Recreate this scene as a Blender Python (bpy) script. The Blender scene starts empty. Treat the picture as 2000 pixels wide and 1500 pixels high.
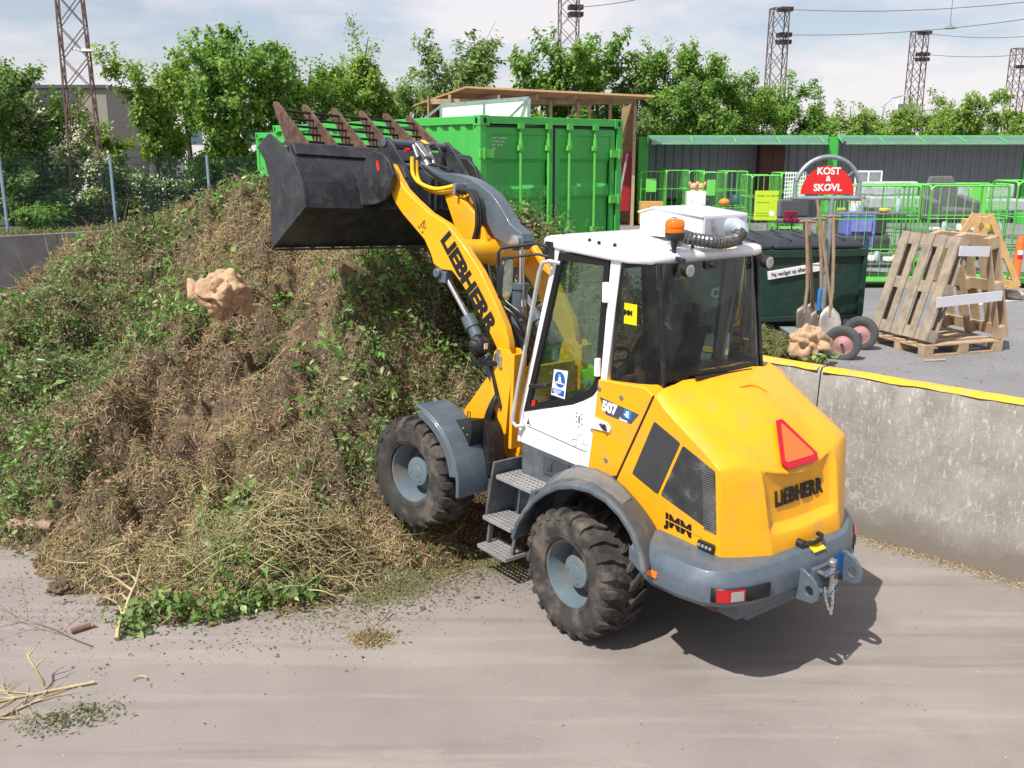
import bpy, bmesh, math, random
import numpy as np
from mathutils import Vector, Matrix, noise
R_ = math.radians
# ------------------------------------------------------------------ camera, sky, sun, exposure
SC = bpy.context.scene
CAMZ, PITCH, FPX = 3.6, 0.2365, 1850.0
cd = bpy.data.cameras.new('camera'); cam = bpy.data.objects.new('camera', cd); SC.collection.objects.link(cam)
cam.location = (0, 0, CAMZ); cam.rotation_euler = (math.pi/2-PITCH, 0, 0)
cd.sensor_width = 36; cd.lens = FPX/2000*36; cd.clip_end = 3000; cd.clip_start = .05
SC.camera = cam
SUN_EL, SUN_AZ = R_(55), R_(222)          # azimuth the light comes FROM, clockwise from +Y
W = bpy.data.worlds.new('World'); SC.world = W; W.use_nodes = True
nt = W.node_tree; nt.nodes.clear()
sky = nt.nodes.new('ShaderNodeTexSky'); sky.sky_type = 'NISHITA'; sky.sun_disc = False
sky.sun_elevation = SUN_EL; sky.sun_rotation = SUN_AZ; sky.dust_density = 1.2; sky.air_density = 1.0; sky.ozone_density = 1.0
bg = nt.nodes.new('ShaderNodeBackground'); bg.inputs[1].default_value = .108
out = nt.nodes.new('ShaderNodeOutputWorld')
tc = nt.nodes.new('ShaderNodeTexCoord'); mp = nt.nodes.new('ShaderNodeMapping'); mp.inputs['Scale'].default_value = (1, 1, 3.2)
nz = nt.nodes.new('ShaderNodeTexNoise'); nz.inputs['Scale'].default_value = 3.4; nz.inputs['Detail'].default_value = 7; nz.inputs['Roughness'].default_value = .55
cr = nt.nodes.new('ShaderNodeValToRGB'); cr.color_ramp.elements[0].position = .42; cr.color_ramp.elements[1].position = .60
mx = nt.nodes.new('ShaderNodeMixRGB'); mx.inputs[2].default_value = (7.3, 7.0, 7.2, 1)
mul = nt.nodes.new('ShaderNodeMath'); mul.operation = 'MULTIPLY_ADD'; mul.inputs[1].default_value = .72; mul.inputs[2].default_value = .2
nt.links.new(tc.outputs['Generated'], mp.inputs[0]); nt.links.new(mp.outputs[0], nz.inputs['Vector'])
nt.links.new(nz.outputs[0], cr.inputs[0]); nt.links.new(cr.outputs[0], mul.inputs[0]); nt.links.new(mul.outputs[0], mx.inputs[0])
ty = nt.nodes.new('ShaderNodeMixRGB'); ty.blend_type = 'MULTIPLY'; ty.inputs[0].default_value = 1; ty.inputs[2].default_value = (1.0, .955, .985, 1)
nt.links.new(sky.outputs[0], ty.inputs[1]); nt.links.new(ty.outputs[0], mx.inputs[1]); nt.links.new(mx.outputs[0], bg.inputs[0]); nt.links.new(bg.outputs[0], out.inputs[0])
sl = bpy.data.lights.new('sun', 'SUN'); sl.energy = 5.0; sl.angle = R_(.53); sl.color = (1, .955, .89)
so = bpy.data.objects.new('sun', sl); SC.collection.objects.link(so)
sd = Vector((math.sin(SUN_AZ)*math.cos(SUN_EL), math.cos(SUN_AZ)*math.cos(SUN_EL), math.sin(SUN_EL)))
so.rotation_euler = sd.to_track_quat('Z', 'Y').to_euler(); so.location = (0, 0, 30)
SC.view_settings.view_transform = 'Standard'; SC.view_settings.look = 'None'; SC.view_settings.exposure = .27; SC.view_settings.gamma = 1
SC.render.engine = 'CYCLES'
try:
    SC.cycles.max_bounces = 7; SC.cycles.transparent_max_bounces = 16; SC.cycles.sample_clamp_indirect = 6
except Exception: pass

# ------------------------------------------------------------------ surveying helpers: photo pixel -> point in the yard
_c, _s = math.cos(PITCH), math.sin(PITCH)
def ray(u, v):
    a = (u-1000)/FPX; b = (750-v)/FPX
    return Vector((a, _c+b*_s, -_s+b*_c))
def at(u, v, z=0.):
    r = ray(u, v); return Vector((0, 0, CAMZ)) + r*((z-CAMZ)/r.z)
def dep(u, v, y):
    r = ray(u, v); return Vector((0, 0, CAMZ)) + r*(y/r.y)
UZ = 1.25                                   # level of the upper yard

# ------------------------------------------------------------------ object helpers
def tag(o, label=None, cat=None, group=None, kind=None):
    if label: o['label'] = label
    if cat: o['category'] = cat
    if group: o['group'] = group
    if kind: o['kind'] = kind
    return o
def thing(name, label, cat, loc=(0, 0, 0), rz=0, group=None):
    o = bpy.data.objects.new(name, None); SC.collection.objects.link(o); o.empty_display_size = .2
    o.location = loc; o.rotation_euler = (0, 0, rz); return tag(o, label, cat, group)
def dup(o, loc=None, rz=None, label=None, parent=None):
    c = o.copy(); SC.collection.objects.link(c)
    if parent: c.parent = parent
    for ch in o.children: dup(ch, parent=c)
    if loc is not None: c.location = loc
    if rz is not None: c.rotation_euler = (0, 0, rz)
    if label: c['label'] = label
    return c
class MB:
    def __init__(s, M=None): s.v = []; s.f = []; s.M = M
    def add(s, vs, fs):
        n = len(s.v); s.v += [tuple(v) for v in vs]; s.f += [tuple(i+n for i in f) for f in fs]; return s
    def box(s, x0, x1, y0, y1, z0, z1):
        return s.add([(x0,y0,z0),(x1,y0,z0),(x1,y1,z0),(x0,y1,z0),(x0,y0,z1),(x1,y0,z1),(x1,y1,z1),(x0,y1,z1)],
            [(0,3,2,1),(4,5,6,7),(0,1,5,4),(1,2,6,5),(2,3,7,6),(3,0,4,7)])
    def bar(s, p, q, w, h=None, up=(0, 0, 1)):
        p = Vector(p); q = Vector(q); h = h or w; d = (q-p).normalized(); u = Vector(up)
        if abs(d.dot(u)) > .98: u = Vector((1, 0, 0))
        a = d.cross(u).normalized(); b = a.cross(d).normalized()
        vs = [e+a*(w/2*i)+b*(h/2*j) for e in (p, q) for i, j in ((-1,-1),(1,-1),(1,1),(-1,1))]
        return s.add(vs, [(0,1,2,3),(7,6,5,4),(0,4,5,1),(1,5,6,2),(2,6,7,3),(3,7,4,0)])
    def tube(s, pts, r, n=8, cap=True):
        pts = [Vector(p) for p in pts]; m = len(pts); r = [r]*m if not hasattr(r, '__len__') else r
        u = None; vs = []
        for i, p in enumerate(pts):
            d = (pts[min(i+1, m-1)]-pts[max(i-1, 0)])
            d = d.normalized() if d.length > 1e-9 else Vector((0, 0, 1))
            if u is None:
                u = d.cross(Vector((0, 0, 1)));
                if u.length < .05: u = d.cross(Vector((1, 0, 0)))
                u.normalize()
            else:
                u = (u-d*u.dot(d)); u = u.normalized() if u.length > 1e-6 else d.orthogonal().normalized()
            w = d.cross(u)
            for k in range(n):
                t = 2*math.pi*k/n; vs.append(p+u*(math.cos(t)*r[i])+w*(math.sin(t)*r[i]))
        fs = [(i*n+k, i*n+(k+1) % n, (i+1)*n+(k+1) % n, (i+1)*n+k) for i in range(m-1) for k in range(n)]
        if cap: fs += [tuple(range(n))[::-1], tuple(range((m-1)*n, m*n))]
        return s.add(vs, fs)
    def prism(s, pts, d0, d1, ax='y'):
        def mk(p, d): return {'x': (d, p[0], p[1]), 'y': (p[0], d, p[1]), 'z': (p[0], p[1], d)}[ax]
        n = len(pts)
        return s.add([mk(p, d0) for p in pts]+[mk(p, d1) for p in pts],
            [tuple(range(n)), tuple(range(2*n-1, n-1, -1))]+[(i, n+i, n+(i+1) % n, (i+1) % n) for i in range(n)])
    def loft(s, loops, closed=True, caps=True):
        n = len(loops[0]); vs = [p for l in loops for p in l]; m = len(loops); e = n if closed else n-1
        fs = [(i*n+k, i*n+(k+1) % n, (i+1)*n+(k+1) % n, (i+1)*n+k) for i in range(m-1) for k in range(e)]
        if caps and closed: fs += [tuple(range(n))[::-1], tuple(range((m-1)*n, m*n))]
        return s.add(vs, fs)
    def lathe(s, prof, n=32, c=(0, 0, 0), ax='z', closed=False, caps=True):
        vs = []; c = Vector(c)
        for r, a in prof:
            for k in range(n):
                t = 2*math.pi*k/n; x, y = r*math.cos(t), r*math.sin(t)
                vs.append(c+Vector({'z': (x, y, a), 'y': (x, a, y), 'x': (a, x, y)}[ax]))
        m = len(prof); mm = m if closed else m-1
        fs = [(i*n+k, i*n+(k+1) % n, ((i+1) % m)*n+(k+1) % n, ((i+1) % m)*n+k) for i in range(mm) for k in range(n)]
        if not closed and caps:
            if prof[0][0] > 0: fs.append(tuple(range(n))[::-1])
            if prof[-1][0] > 0: fs.append(tuple(range((m-1)*n, m*n)))
        return s.add(vs, fs)
    def build(s, name, mat, parent=None, bevel=0, smooth=35, seg=2, solid=0, fix=True, sub=0):
        me = bpy.data.meshes.new(name)
        vs = [s.M @ Vector(v) for v in s.v] if s.M else s.v
        me.from_pydata([tuple(v) for v in vs], [], s.f); me.materials.append(mat)
        if fix:
            b = bmesh.new(); b.from_mesh(me); bmesh.ops.remove_doubles(b, verts=b.verts, dist=1e-5)
            bmesh.ops.recalc_face_normals(b, faces=b.faces); b.to_mesh(me); b.free()
        if smooth:
            me.shade_smooth(); me.set_sharp_from_angle(angle=R_(smooth))
        o = bpy.data.objects.new(name, me); SC.collection.objects.link(o)
        if parent: o.parent = parent
        if solid:
            m = o.modifiers.new('solid', 'SOLIDIFY'); m.thickness = solid; m.offset = 0
        if bevel:
            m = o.modifiers.new('bevel', 'BEVEL'); m.width = bevel; m.segments = seg; m.limit_method = 'ANGLE'; m.angle_limit = R_(32); m.harden_normals = True
        if sub:
            m = o.modifiers.new('sub', 'SUBSURF'); m.levels = sub; m.render_levels = sub
        return o
def nmesh(name, V, F, mat, parent=None, smooth=False):
    """fast mesh from numpy arrays, F is (n,k)"""
    me = bpy.data.meshes.new(name); k = F.shape[1]
    me.vertices.add(len(V)); me.vertices.foreach_set('co', V.astype(np.float32).ravel())
    me.loops.add(F.size); me.loops.foreach_set('vertex_index', F.astype(np.int32).ravel())
    me.polygons.add(len(F)); me.polygons.foreach_set('loop_start', np.arange(0, F.size, k, dtype=np.int32))
    me.update(calc_edges=True); me.materials.append(mat)
    if smooth: me.shade_smooth()
    o = bpy.data.objects.new(name, me); SC.collection.objects.link(o)
    if parent: o.parent = parent
    return o

# ------------------------------------------------------------------ materials
MC = {}
def mat(name, col, rough=.5, metal=0., var=.12, vs=6., bump=0., bs=30., col2=None, spec=.5, coat=0., stretch=None, dirt=None, da=.5, ds=2.):
    if name in MC: return MC[name]
    m = bpy.data.materials.new(name); m.use_nodes = True; n = m.node_tree; p = n.nodes['Principled BSDF']; L = n.links.new
    p.inputs['Roughness'].default_value = rough; p.inputs['Metallic'].default_value = metal
    p.inputs['Specular IOR Level'].default_value = spec; p.inputs['Coat Weight'].default_value = coat; p.inputs['Coat Roughness'].default_value = .12
    t = n.nodes.new('ShaderNodeTexCoord'); mpn = n.nodes.new('ShaderNodeMapping')
    if stretch: mpn.inputs['Scale'].default_value = stretch
    L(t.outputs['Object'], mpn.inputs[0])
    z = n.nodes.new('ShaderNodeTexNoise'); z.inputs['Scale'].default_value = vs; z.inputs['Detail'].default_value = 6; z.inputs['Roughness'].default_value = .6
    L(mpn.outputs[0], z.inputs['Vector'])
    c = Vector(col); c2 = Vector(col2) if col2 else c*(1-var*2)
    r = n.nodes.new('ShaderNodeValToRGB'); r.color_ramp.elements[0].position = .3; r.color_ramp.elements[1].position = .7
    r.color_ramp.elements[0].color = (*c2, 1); r.color_ramp.elements[1].color = (*(c if col2 else c*(1+var*.5)), 1)
    L(z.outputs[0], r.inputs[0]); src = r.outputs[0]
    if dirt:
        z2 = n.nodes.new('ShaderNodeTexNoise'); z2.inputs['Scale'].default_value = ds; z2.inputs['Detail'].default_value = 9; z2.inputs['Roughness'].default_value = .7
        L(t.outputs['Object'], z2.inputs['Vector'])
        r2 = n.nodes.new('ShaderNodeValToRGB'); r2.color_ramp.elements[0].position = .5; r2.color_ramp.elements[1].position = .68
        r2.color_ramp.elements[1].color = (da, da, da, 1)
        r2.color_ramp.elements[0].color = (0, 0, 0, 1); L(z2.outputs[0], r2.inputs[0])
        x = n.nodes.new('ShaderNodeMixRGB'); x.inputs[2].default_value = (*dirt, 1); L(r2.outputs[0], x.inputs[0]); L(src, x.inputs[1]); src = x.outputs[0]
        mr = n.nodes.new('ShaderNodeMapRange'); mr.inputs[3].default_value = rough; mr.inputs[4].default_value = min(1, rough+.35)
        L(r2.outputs[0], mr.inputs[0]); L(mr.outputs[0], p.inputs['Roughness'])
    L(src, p.inputs['Base Color'])
    if bump:
        z3 = n.nodes.new('ShaderNodeTexNoise'); z3.inputs['Scale'].default_value = bs; z3.inputs['Detail'].default_value = 5
        L(mpn.outputs[0], z3.inputs['Vector'])
        b = n.nodes.new('ShaderNodeBump'); b.inputs['Strength'].default_value = bump; b.inputs['Distance'].default_value = .02
        L(z3.outputs[0], b.inputs['Height']); L(b.outputs[0], p.inputs['Normal'])
    MC[name] = m; return m
def glass(name, tint, gloss=.08, refl=.35):
    if name in MC: return MC[name]
    m = bpy.data.materials.new(name); m.use_nodes = True; n = m.node_tree; n.nodes.clear(); L = n.links.new
    o = n.nodes.new('ShaderNodeOutputMaterial'); tr = n.nodes.new('ShaderNodeBsdfTransparent'); tr.inputs[0].default_value = (*tint, 1)
    g = n.nodes.new('ShaderNodeBsdfGlossy'); g.inputs['Roughness'].default_value = gloss; g.inputs[0].default_value = (.9, .95, 1, 1)
    f = n.nodes.new('ShaderNodeFresnel'); f.inputs[0].default_value = 1.5
    z = n.nodes.new('ShaderNodeTexNoise'); z.inputs['Scale'].default_value = 5; z.inputs['Detail'].default_value = 8
    mm = n.nodes.new('ShaderNodeMath'); mm.operation = 'MULTIPLY'; mm.inputs[1].default_value = refl*2
    df = n.nodes.new('ShaderNodeBsdfDiffuse'); df.inputs[0].default_value = (.35, .33, .3, 1)
    rp = n.nodes.new('ShaderNodeValToRGB'); rp.color_ramp.elements[0].position = .45; rp.color_ramp.elements[1].position = .95; rp.color_ramp.elements[1].color = (.09, .09, .09, 1)
    x1 = n.nodes.new('ShaderNodeMixShader'); x2 = n.nodes.new('ShaderNodeMixShader')
    L(f.outputs[0], mm.inputs[0]); L(mm.outputs[0], x1.inputs[0]); L(tr.outputs[0], x1.inputs[1]); L(g.outputs[0], x1.inputs[2])
    L(z.outputs[0], rp.inputs[0]); L(rp.outputs[0], x2.inputs[0]); L(x1.outputs[0], x2.inputs[1]); L(df.outputs[0], x2.inputs[2]); L(x2.outputs[0], o.inputs[0])
    MC[name] = m; return m
def leafmat(name, cols, trans=.35, rough=.45):
    if name in MC: return MC[name]
    m = bpy.data.materials.new(name); m.use_nodes = True; n = m.node_tree; p = n.nodes['Principled BSDF']; L = n.links.new
    g = n.nodes.new('ShaderNodeNewGeometry'); r = n.nodes.new('ShaderNodeValToRGB'); r.color_ramp.interpolation = 'LINEAR'
    e = r.color_ramp.elements
    while len(e) < len(cols): e.new(.5)
    for i, c in enumerate(cols): e[i].position = i/(len(cols)-1); e[i].color = (*c, 1)
    L(g.outputs['Random Per Island'], r.inputs[0]); L(r.outputs[0], p.inputs['Base Color']); p.inputs['Roughness'].default_value = rough
    p.inputs['Specular IOR Level'].default_value = .3
    if trans:
        t = n.nodes.new('ShaderNodeBsdfTranslucent'); h = n.nodes.new('ShaderNodeHueSaturation'); h.inputs['Saturation'].default_value = 1.15; h.inputs['Value'].default_value = 1.5
        L(r.outputs[0], h.inputs['Color']); L(h.outputs[0], t.inputs[0])
        x = n.nodes.new('ShaderNodeMixShader'); x.inputs[0].default_value = trans
        L(p.outputs[0], x.inputs[1]); L(t.outputs[0], x.inputs[2]); L(x.outputs[0], n.nodes['Material Output'].inputs[0])
    MC[name] = m; return m
YEL = mat('yellow_paint', (.86, .40, .004), .38, var=.05, vs=3, coat=.2, dirt=(.46, .27, .08), da=.5, ds=5)
WHT = mat('white_paint', (.86, .87, .88), .3, var=.02, coat=.4, dirt=(.6, .58, .54), da=.35, ds=4)
GRY = mat('grey_paint', (.085, .115, .145), .38, var=.08, coat=.25, dirt=(.17, .17, .16), da=.35, ds=9)
GRP = mat('grey_plastic', (.085, .105, .125), .6, var=.12, vs=12, bump=.08, bs=200, dirt=(.22, .2, .17), da=.6, ds=5)
GRR = mat('grey_rim', (.12, .165, .195), .45, var=.08, coat=.1, dirt=(.21, .165, .12), da=.85, ds=5)
BLK = mat('black_plastic', (.012, .013, .015), .45, var=.2, dirt=(.07, .065, .06), da=.4, ds=9)
BLM = mat('black_steel', (.045, .05, .058), .38, metal=.25, var=.3, vs=4, bump=.05, bs=40, dirt=(.10, .09, .08), da=.6, ds=9)
RUS = mat('rusty_steel', (.17, .095, .065), .75, metal=.2, var=.35, vs=14, bump=.15, bs=60, dirt=(.06, .045, .04), da=.8, ds=5)
TYR = mat('tyre_rubber', (.05, .046, .042), .88, var=.3, vs=8, bump=.15, bs=70, dirt=(.15, .125, .10), da=.9, ds=4)
STL = mat('zinc_steel', (.5, .51, .52), .35, metal=.85, var=.12)
CHR = mat('chrome_rod', (.75, .76, .8), .12, metal=1, var=.03)
GLV = mat('galvanised_steel', (.36, .40, .44), .45, metal=.5, var=.15, vs=18)
HOSE = mat('black_hose', (.015, .015, .017), .4, var=.1)
YHO = mat('yellow_hose', (.85, .55, .02), .4, var=.05)
REDP = mat('red_plastic', (.6, .01, .015), .3, var=.05)
ORP = mat('orange_plastic', (.9, .2, .01), .25, var=.06)
WHD = mat('white_decal', (.8, .8, .8), .5, var=.02)
BKD = mat('black_decal', (.008, .008, .01), .5, var=.02)
GLD = glass('door_glass', (.70, .84, .76), .02, .22)
GLR = glass('rear_glass', (.27, .30, .31), .02, .48)
CONG = mat('green_container_paint', (.06, .47, .075), .42, var=.07, vs=1.2, dirt=(.06, .34, .07), da=.5, ds=2)
CAGG = mat('green_cage_paint', (.16, .62, .10), .4, var=.05)
WOODP = mat('pallet_wood', (.52, .38, .24), .8, col2=(.34, .24, .15), vs=5, stretch=(1, 1, 1), bump=.12, bs=40, dirt=(.28, .24, .2), da=.6, ds=6)
WOODG = mat('weathered_pallet_wood', (.42, .34, .25), .85, col2=(.24, .20, .16), vs=6, bump=.15, bs=50, dirt=(.16, .13, .1), da=.6, ds=8)
PLY = mat('plywood', (.50, .32, .16), .7, col2=(.40, .24, .11), vs=3, bump=.03)
TOOLW = mat('tool_handle_wood', (.30, .21, .135), .75, col2=(.2, .14, .09), vs=14)
# --- flat writing cut as thin solid letters
def text(name, s, size, m, parent, M, off=.0, sx=1., shear=0., ext=.0015, align='LEFT', space=1.):
    c = bpy.data.curves.new(name, 'FONT'); c.body = s; c.size = size; c.offset = off; c.shear = shear; c.extrude = ext; c.align_x = align; c.space_character = space; c.resolution_u = 3
    o = bpy.data.objects.new(name, c); SC.collection.objects.link(o); bpy.context.view_layer.update()
    me = bpy.data.meshes.new_from_object(o.evaluated_get(bpy.context.evaluated_depsgraph_get()))
    bpy.data.objects.remove(o); bpy.data.curves.remove(c)
    me.transform(M @ Matrix.Diagonal((sx, 1, 1, 1))); me.materials.clear(); me.materials.append(m); me.name = name
    o = bpy.data.objects.new(name, me); SC.collection.objects.link(o)
    if parent: o.parent = parent
    return o
def frame(o, right, up):
    r = Vector(right).normalized(); u = Vector(up); u = (u-r*u.dot(r)).normalized(); n = r.cross(u)
    M = Matrix((r, u, n)).transposed().to_4x4(); M.translation = Vector(o); return M
# ================================================================== THE GROUND (two levels), retaining walls
def groundmat(name, c1, c2, stain, lines):
    m = bpy.data.materials.new(name); m.use_nodes = True; n = m.node_tree; p = n.nodes['Principled BSDF']; L = n.links.new
    t = n.nodes.new('ShaderNodeTexCoord')
    def nz_(sc, det, ro, stretch=None, rot=0):
        z = n.nodes.new('ShaderNodeTexNoise'); z.inputs['Scale'].default_value = sc; z.inputs['Detail'].default_value = det; z.inputs['Roughness'].default_value = ro
        mpn = n.nodes.new('ShaderNodeMapping'); mpn.inputs['Rotation'].default_value = (0, 0, rot); mpn.inputs['Scale'].default_value = stretch or (1, 1, 1)
        L(t.outputs['Object'], mpn.inputs[0]); L(mpn.outputs[0], z.inputs['Vector']); return z
    def ramp(z, a, b, ca=(0,0,0), cb=(1,1,1)):
        r = n.nodes.new('ShaderNodeValToRGB'); r.color_ramp.elements[0].position = a; r.color_ramp.elements[1].position = b
        r.color_ramp.elements[0].color = (*ca, 1); r.color_ramp.elements[1].color = (*cb, 1); L(z.outputs[0], r.inputs[0]); return r
    def mix(f, a, b, k=1.):
        x = n.nodes.new('ShaderNodeMixRGB'); 
        if k != 1:
            q = n.nodes.new('ShaderNodeMath'); q.operation = 'MULTIPLY'; q.inputs[1].default_value = k; L(f, q.inputs[0]); f = q.outputs[0]
        L(f, x.inputs[0])
        for s_, i in ((a, 1), (b, 2)):
            if isinstance(s_, tuple): x.inputs[i].default_value = (*s_, 1)
            else: L(s_, x.inputs[i])
        return x.outputs[0]
    base = ramp(nz_(.55, 6, .6), .35, .65, c1, c2).outputs[0]
    base = mix(ramp(nz_(.9, 8, .65), .52, .72).outputs[0], base, stain, .55)
    if lines:
        base = mix(ramp(nz_(1.1, 5, .6, (.16, 2.2, 1), R_(42)), .54, .60).outputs[0], base, tuple(min(1, c*1.3) for c in c2), .3)
        base = mix(ramp(nz_(1.4, 5, .6, (.12, 2.6, 1), R_(52)), .58, .68).outputs[0], base, tuple(c*.72 for c in c1), .45)
        base = mix(ramp(nz_(3, 8, .7, (.5, 1.5, 1), R_(30)), .60, .75).outputs[0], base, tuple(min(1, c*1.45) for c in c2), .35)
    base = mix(ramp(nz_(70, 4, .7), .35, .7).outputs[0], tuple(c*.72 for c in c1), base) if False else base
    vo = n.nodes.new('ShaderNodeTexVoronoi'); vo.feature = 'DISTANCE_TO_EDGE'; vo.inputs['Scale'].default_value = .23
    wn = nz_(1.6, 6, .7); am = n.nodes.new('ShaderNodeMixRGB'); am.inputs[0].default_value = .35; L(t.outputs['Object'], am.inputs[1]); L(wn.outputs[1], am.inputs[2]); L(am.outputs[0], vo.inputs['Vector'])
    base = mix(ramp(nz_(24, 6, .75), .62, .74).outputs[0], base, tuple(c*.62 for c in c1), .55)
    base = mix(ramp(nz_(31, 6, .75), .64, .74).outputs[0], base, tuple(min(1, c*1.5) for c in c2), .45)
    g = ramp(nz_(95, 5, .85), .3, .75, (.66,.66,.66), (1.24,1.23,1.22)); xx = n.nodes.new('ShaderNodeMixRGB'); xx.blend_type = 'MULTIPLY'; xx.inputs[0].default_value = 1; L(base, xx.inputs[1]); L(g.outputs[0], xx.inputs[2])
    L(xx.outputs[0], p.inputs['Base Color']); p.inputs['Roughness'].default_value = .9; p.inputs['Specular IOR Level'].default_value = .3
    b = n.nodes.new('ShaderNodeBump'); b.inputs['Strength'].default_value = .35; b.inputs['Distance'].default_value = .006; L(nz_(160, 3, .8).outputs[0], b.inputs['Height']); L(b.outputs[0], p.inputs['Normal'])
    return m
GM = groundmat('yard_concrete', (.238,.212,.193), (.292,.263,.24), (.20,.178,.16), True)
UM = groundmat('upper_asphalt', (.20,.20,.208), (.255,.255,.262), (.17,.17,.172), False)
m = MB(); m.add([(-900,-300,0),(900,-300,0),(900,1500,0),(-900,1500,0)], [(0,1,2,3)]); tag(m.build('lower_ground', GM, smooth=0), kind='structure')
WD = Vector((-.702, .712, 0)); WP = Vector((2.45, 9.57, 0)); WN = Vector((.712, .702, 0))
def wl(s, o=0): return WP+WD*s+WN*o
a0, a1 = wl(-26, .30), wl(12.2, .30)
m = MB(); pts = [a0, a1, Vector((a1.x, 59, 0)), Vector((-90, 59, 0)), Vector((-900, 59, 0)), Vector((-900, 1500, 0)), Vector((900, 1500, 0)), Vector((900, a0.y, 0))]
m.add([(p.x, p.y, UZ) for p in pts], [tuple(range(len(pts)-1, -1, -1))])
tag(m.build('upper_ground', UM, smooth=0), kind='structure')
# concrete retaining blocks with yellow painted tops
def concmat():
    m = bpy.data.materials.new('wall_concrete'); m.use_nodes = True; n = m.node_tree; p = n.nodes['Principled BSDF']; L = n.links.new
    t = n.nodes.new('ShaderNodeTexCoord')
    def N(sc, d=8, r=.65, st=(1,1,1)):
        z = n.nodes.new('ShaderNodeTexNoise'); z.inputs['Scale'].default_value = sc; z.inputs['Detail'].default_value = d; z.inputs['Roughness'].default_value = r
        q = n.nodes.new('ShaderNodeMapping'); q.inputs['Scale'].default_value = st; L(t.outputs['Object'], q.inputs[0]); L(q.outputs[0], z.inputs['Vector']); return z
    def ramp(z, a, b, ca=(0,0,0), cb=(1,1,1)):
        r = n.nodes.new('ShaderNodeValToRGB'); r.color_ramp.elements[0].position = a; r.color_ramp.elements[1].position = b; r.color_ramp.elements[0].color = (*ca,1); r.color_ramp.elements[1].color = (*cb,1); L(z, r.inputs[0]); return r.outputs[0]
    def mix(f, a, b):
        x = n.nodes.new('ShaderNodeMixRGB'); L(f, x.inputs[0])
        for s_, i in ((a,1),(b,2)):
            if isinstance(s_, tuple): x.inputs[i].default_value = (*s_,1)
            else: L(s_, x.inputs[i])
        return x.outputs[0]
    c = ramp(N(2.2).outputs[0], .35, .65, (.24,.222,.20), (.37,.35,.32))
    c = mix(ramp(N(9, 8, .75).outputs[0], .55, .75), c, (.24,.21,.18))
    c = mix(ramp(N(26, 9, .85, (1,1,.3)).outputs[0], .54, .62), c, (.60,.58,.54))
    c = mix(ramp(N(40, 6, .8).outputs[0], .58, .68), c, (.17,.155,.14))
    wv = N(6, 3, .5); v = n.nodes.new('ShaderNodeTexVoronoi'); v.feature = 'DISTANCE_TO_EDGE'; v.inputs['Scale'].default_value = 1.7
    ad = n.nodes.new('ShaderNodeMixRGB'); ad.inputs[0].default_value = .22; L(t.outputs['Object'], ad.inputs[1]); L(wv.outputs[1], ad.inputs[2]); L(ad.outputs[0], v.inputs['Vector'])
    sp = n.nodes.new('ShaderNodeSeparateXYZ'); L(t.outputs['Object'], sp.inputs[0])
    crk = ramp(v.outputs[0], .0, .012, (1,1,1), (0,0,0)); mk = ramp(N(1.3).outputs[0], .52, .60); mm = n.nodes.new('ShaderNodeMixRGB'); mm.blend_type = 'MULTIPLY'; mm.inputs[0].default_value = 1; L(crk, mm.inputs[1]); L(mk, mm.inputs[2])
    c = mix(mm.outputs[0], c, (.45,.43,.40))
    # brown tone blended in more strongly towards the foot, edge broken by noise
    ns = N(1.6, 6, .6); a_ = n.nodes.new('ShaderNodeMath'); a_.operation = 'MULTIPLY_ADD'; a_.inputs[1].default_value = .55; L(ns.outputs[0], a_.inputs[0]); a_.inputs[2].default_value = .10
    d_ = n.nodes.new('ShaderNodeMath'); d_.operation = 'SUBTRACT'; L(a_.outputs[0], d_.inputs[0]); L(sp.outputs[2], d_.inputs[1])
    c = mix(ramp(d_.outputs[0], -.95, .25), c, (.19,.165,.14))
    L(c, p.inputs['Base Color']); p.inputs['Roughness'].default_value = .9
    b = n.nodes.new('ShaderNodeBump'); b.inputs['Strength'].default_value = .5; b.inputs['Distance'].default_value = .012; L(N(28, 9, .75).outputs[0], b.inputs['Height']); L(b.outputs[0], p.inputs['Normal'])
    return m
CM = concmat()
YTOP = mat('worn_yellow_paint', (.74,.46,.02), .85, col2=(.66,.40,.02), vs=5, dirt=(.30,.28,.24), da=1., ds=11, bump=.2, bs=50)
BL = 3.0
for k in range(-7, 5):
    s0, s1 = k*BL-.775, (k+1)*BL-.79
    L2 = s1-s0; o_ = wl(s0, 0); ang = math.atan2(WD.y, WD.x)
    m = MB(); j = random.Random(k); n_ = 26; tp = [1.585+j.uniform(-.002,.002) for _ in range(n_+1)]; loops = []
    for i in range(n_+1):
        x = L2*i/n_; f = .02 if i in (0, n_) else 0; e = j.uniform(0,.012)
        loops.append([(x,.0,0),(x,0,.02),(x,-.005+e*.3,1.2),(x,-f-e,tp[i]-.035),(x,-.02-f-e,tp[i]-.012),(x,-.04-f,tp[i]),(x,-.15,tp[i]),(x,-.17,tp[i]-.03),(x,-.17,0)])
    m.loft(loops); w = m.build('retaining_wall', CM, smooth=40)
    w.location = o_; w.rotation_euler = (0, 0, ang)
    w.scale = (1, -1, 1) if False else (1, 1, 1)
    tag(w, ('long cracked concrete retaining block with a yellow top, nearest the right edge' if k == -1 else 'concrete retaining block with a yellow painted top right behind the loader' if k == 0 else 'concrete retaining block with a yellow top, continuing behind the heap' if k > 0 else 'concrete retaining block with a yellow top beyond the right edge'), 'retaining wall', 'concrete blocks of the bay wall')
    m = MB(); lp = []
    for i in range(n_+1):
        x = .02+(L2-.04)*i/n_; e = j.uniform(0,.012); lp.append([(x,.0035,tp[i]-.018-e),(x,-.016,tp[i]-.006),(x,-.04,tp[i]+.003),(x,-.15,tp[i]+.003),(x,-.1735,tp[i]-.03)])
    m.loft(lp, closed=False); m.build('yellow_top', YTOP, w, smooth=50)
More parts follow.
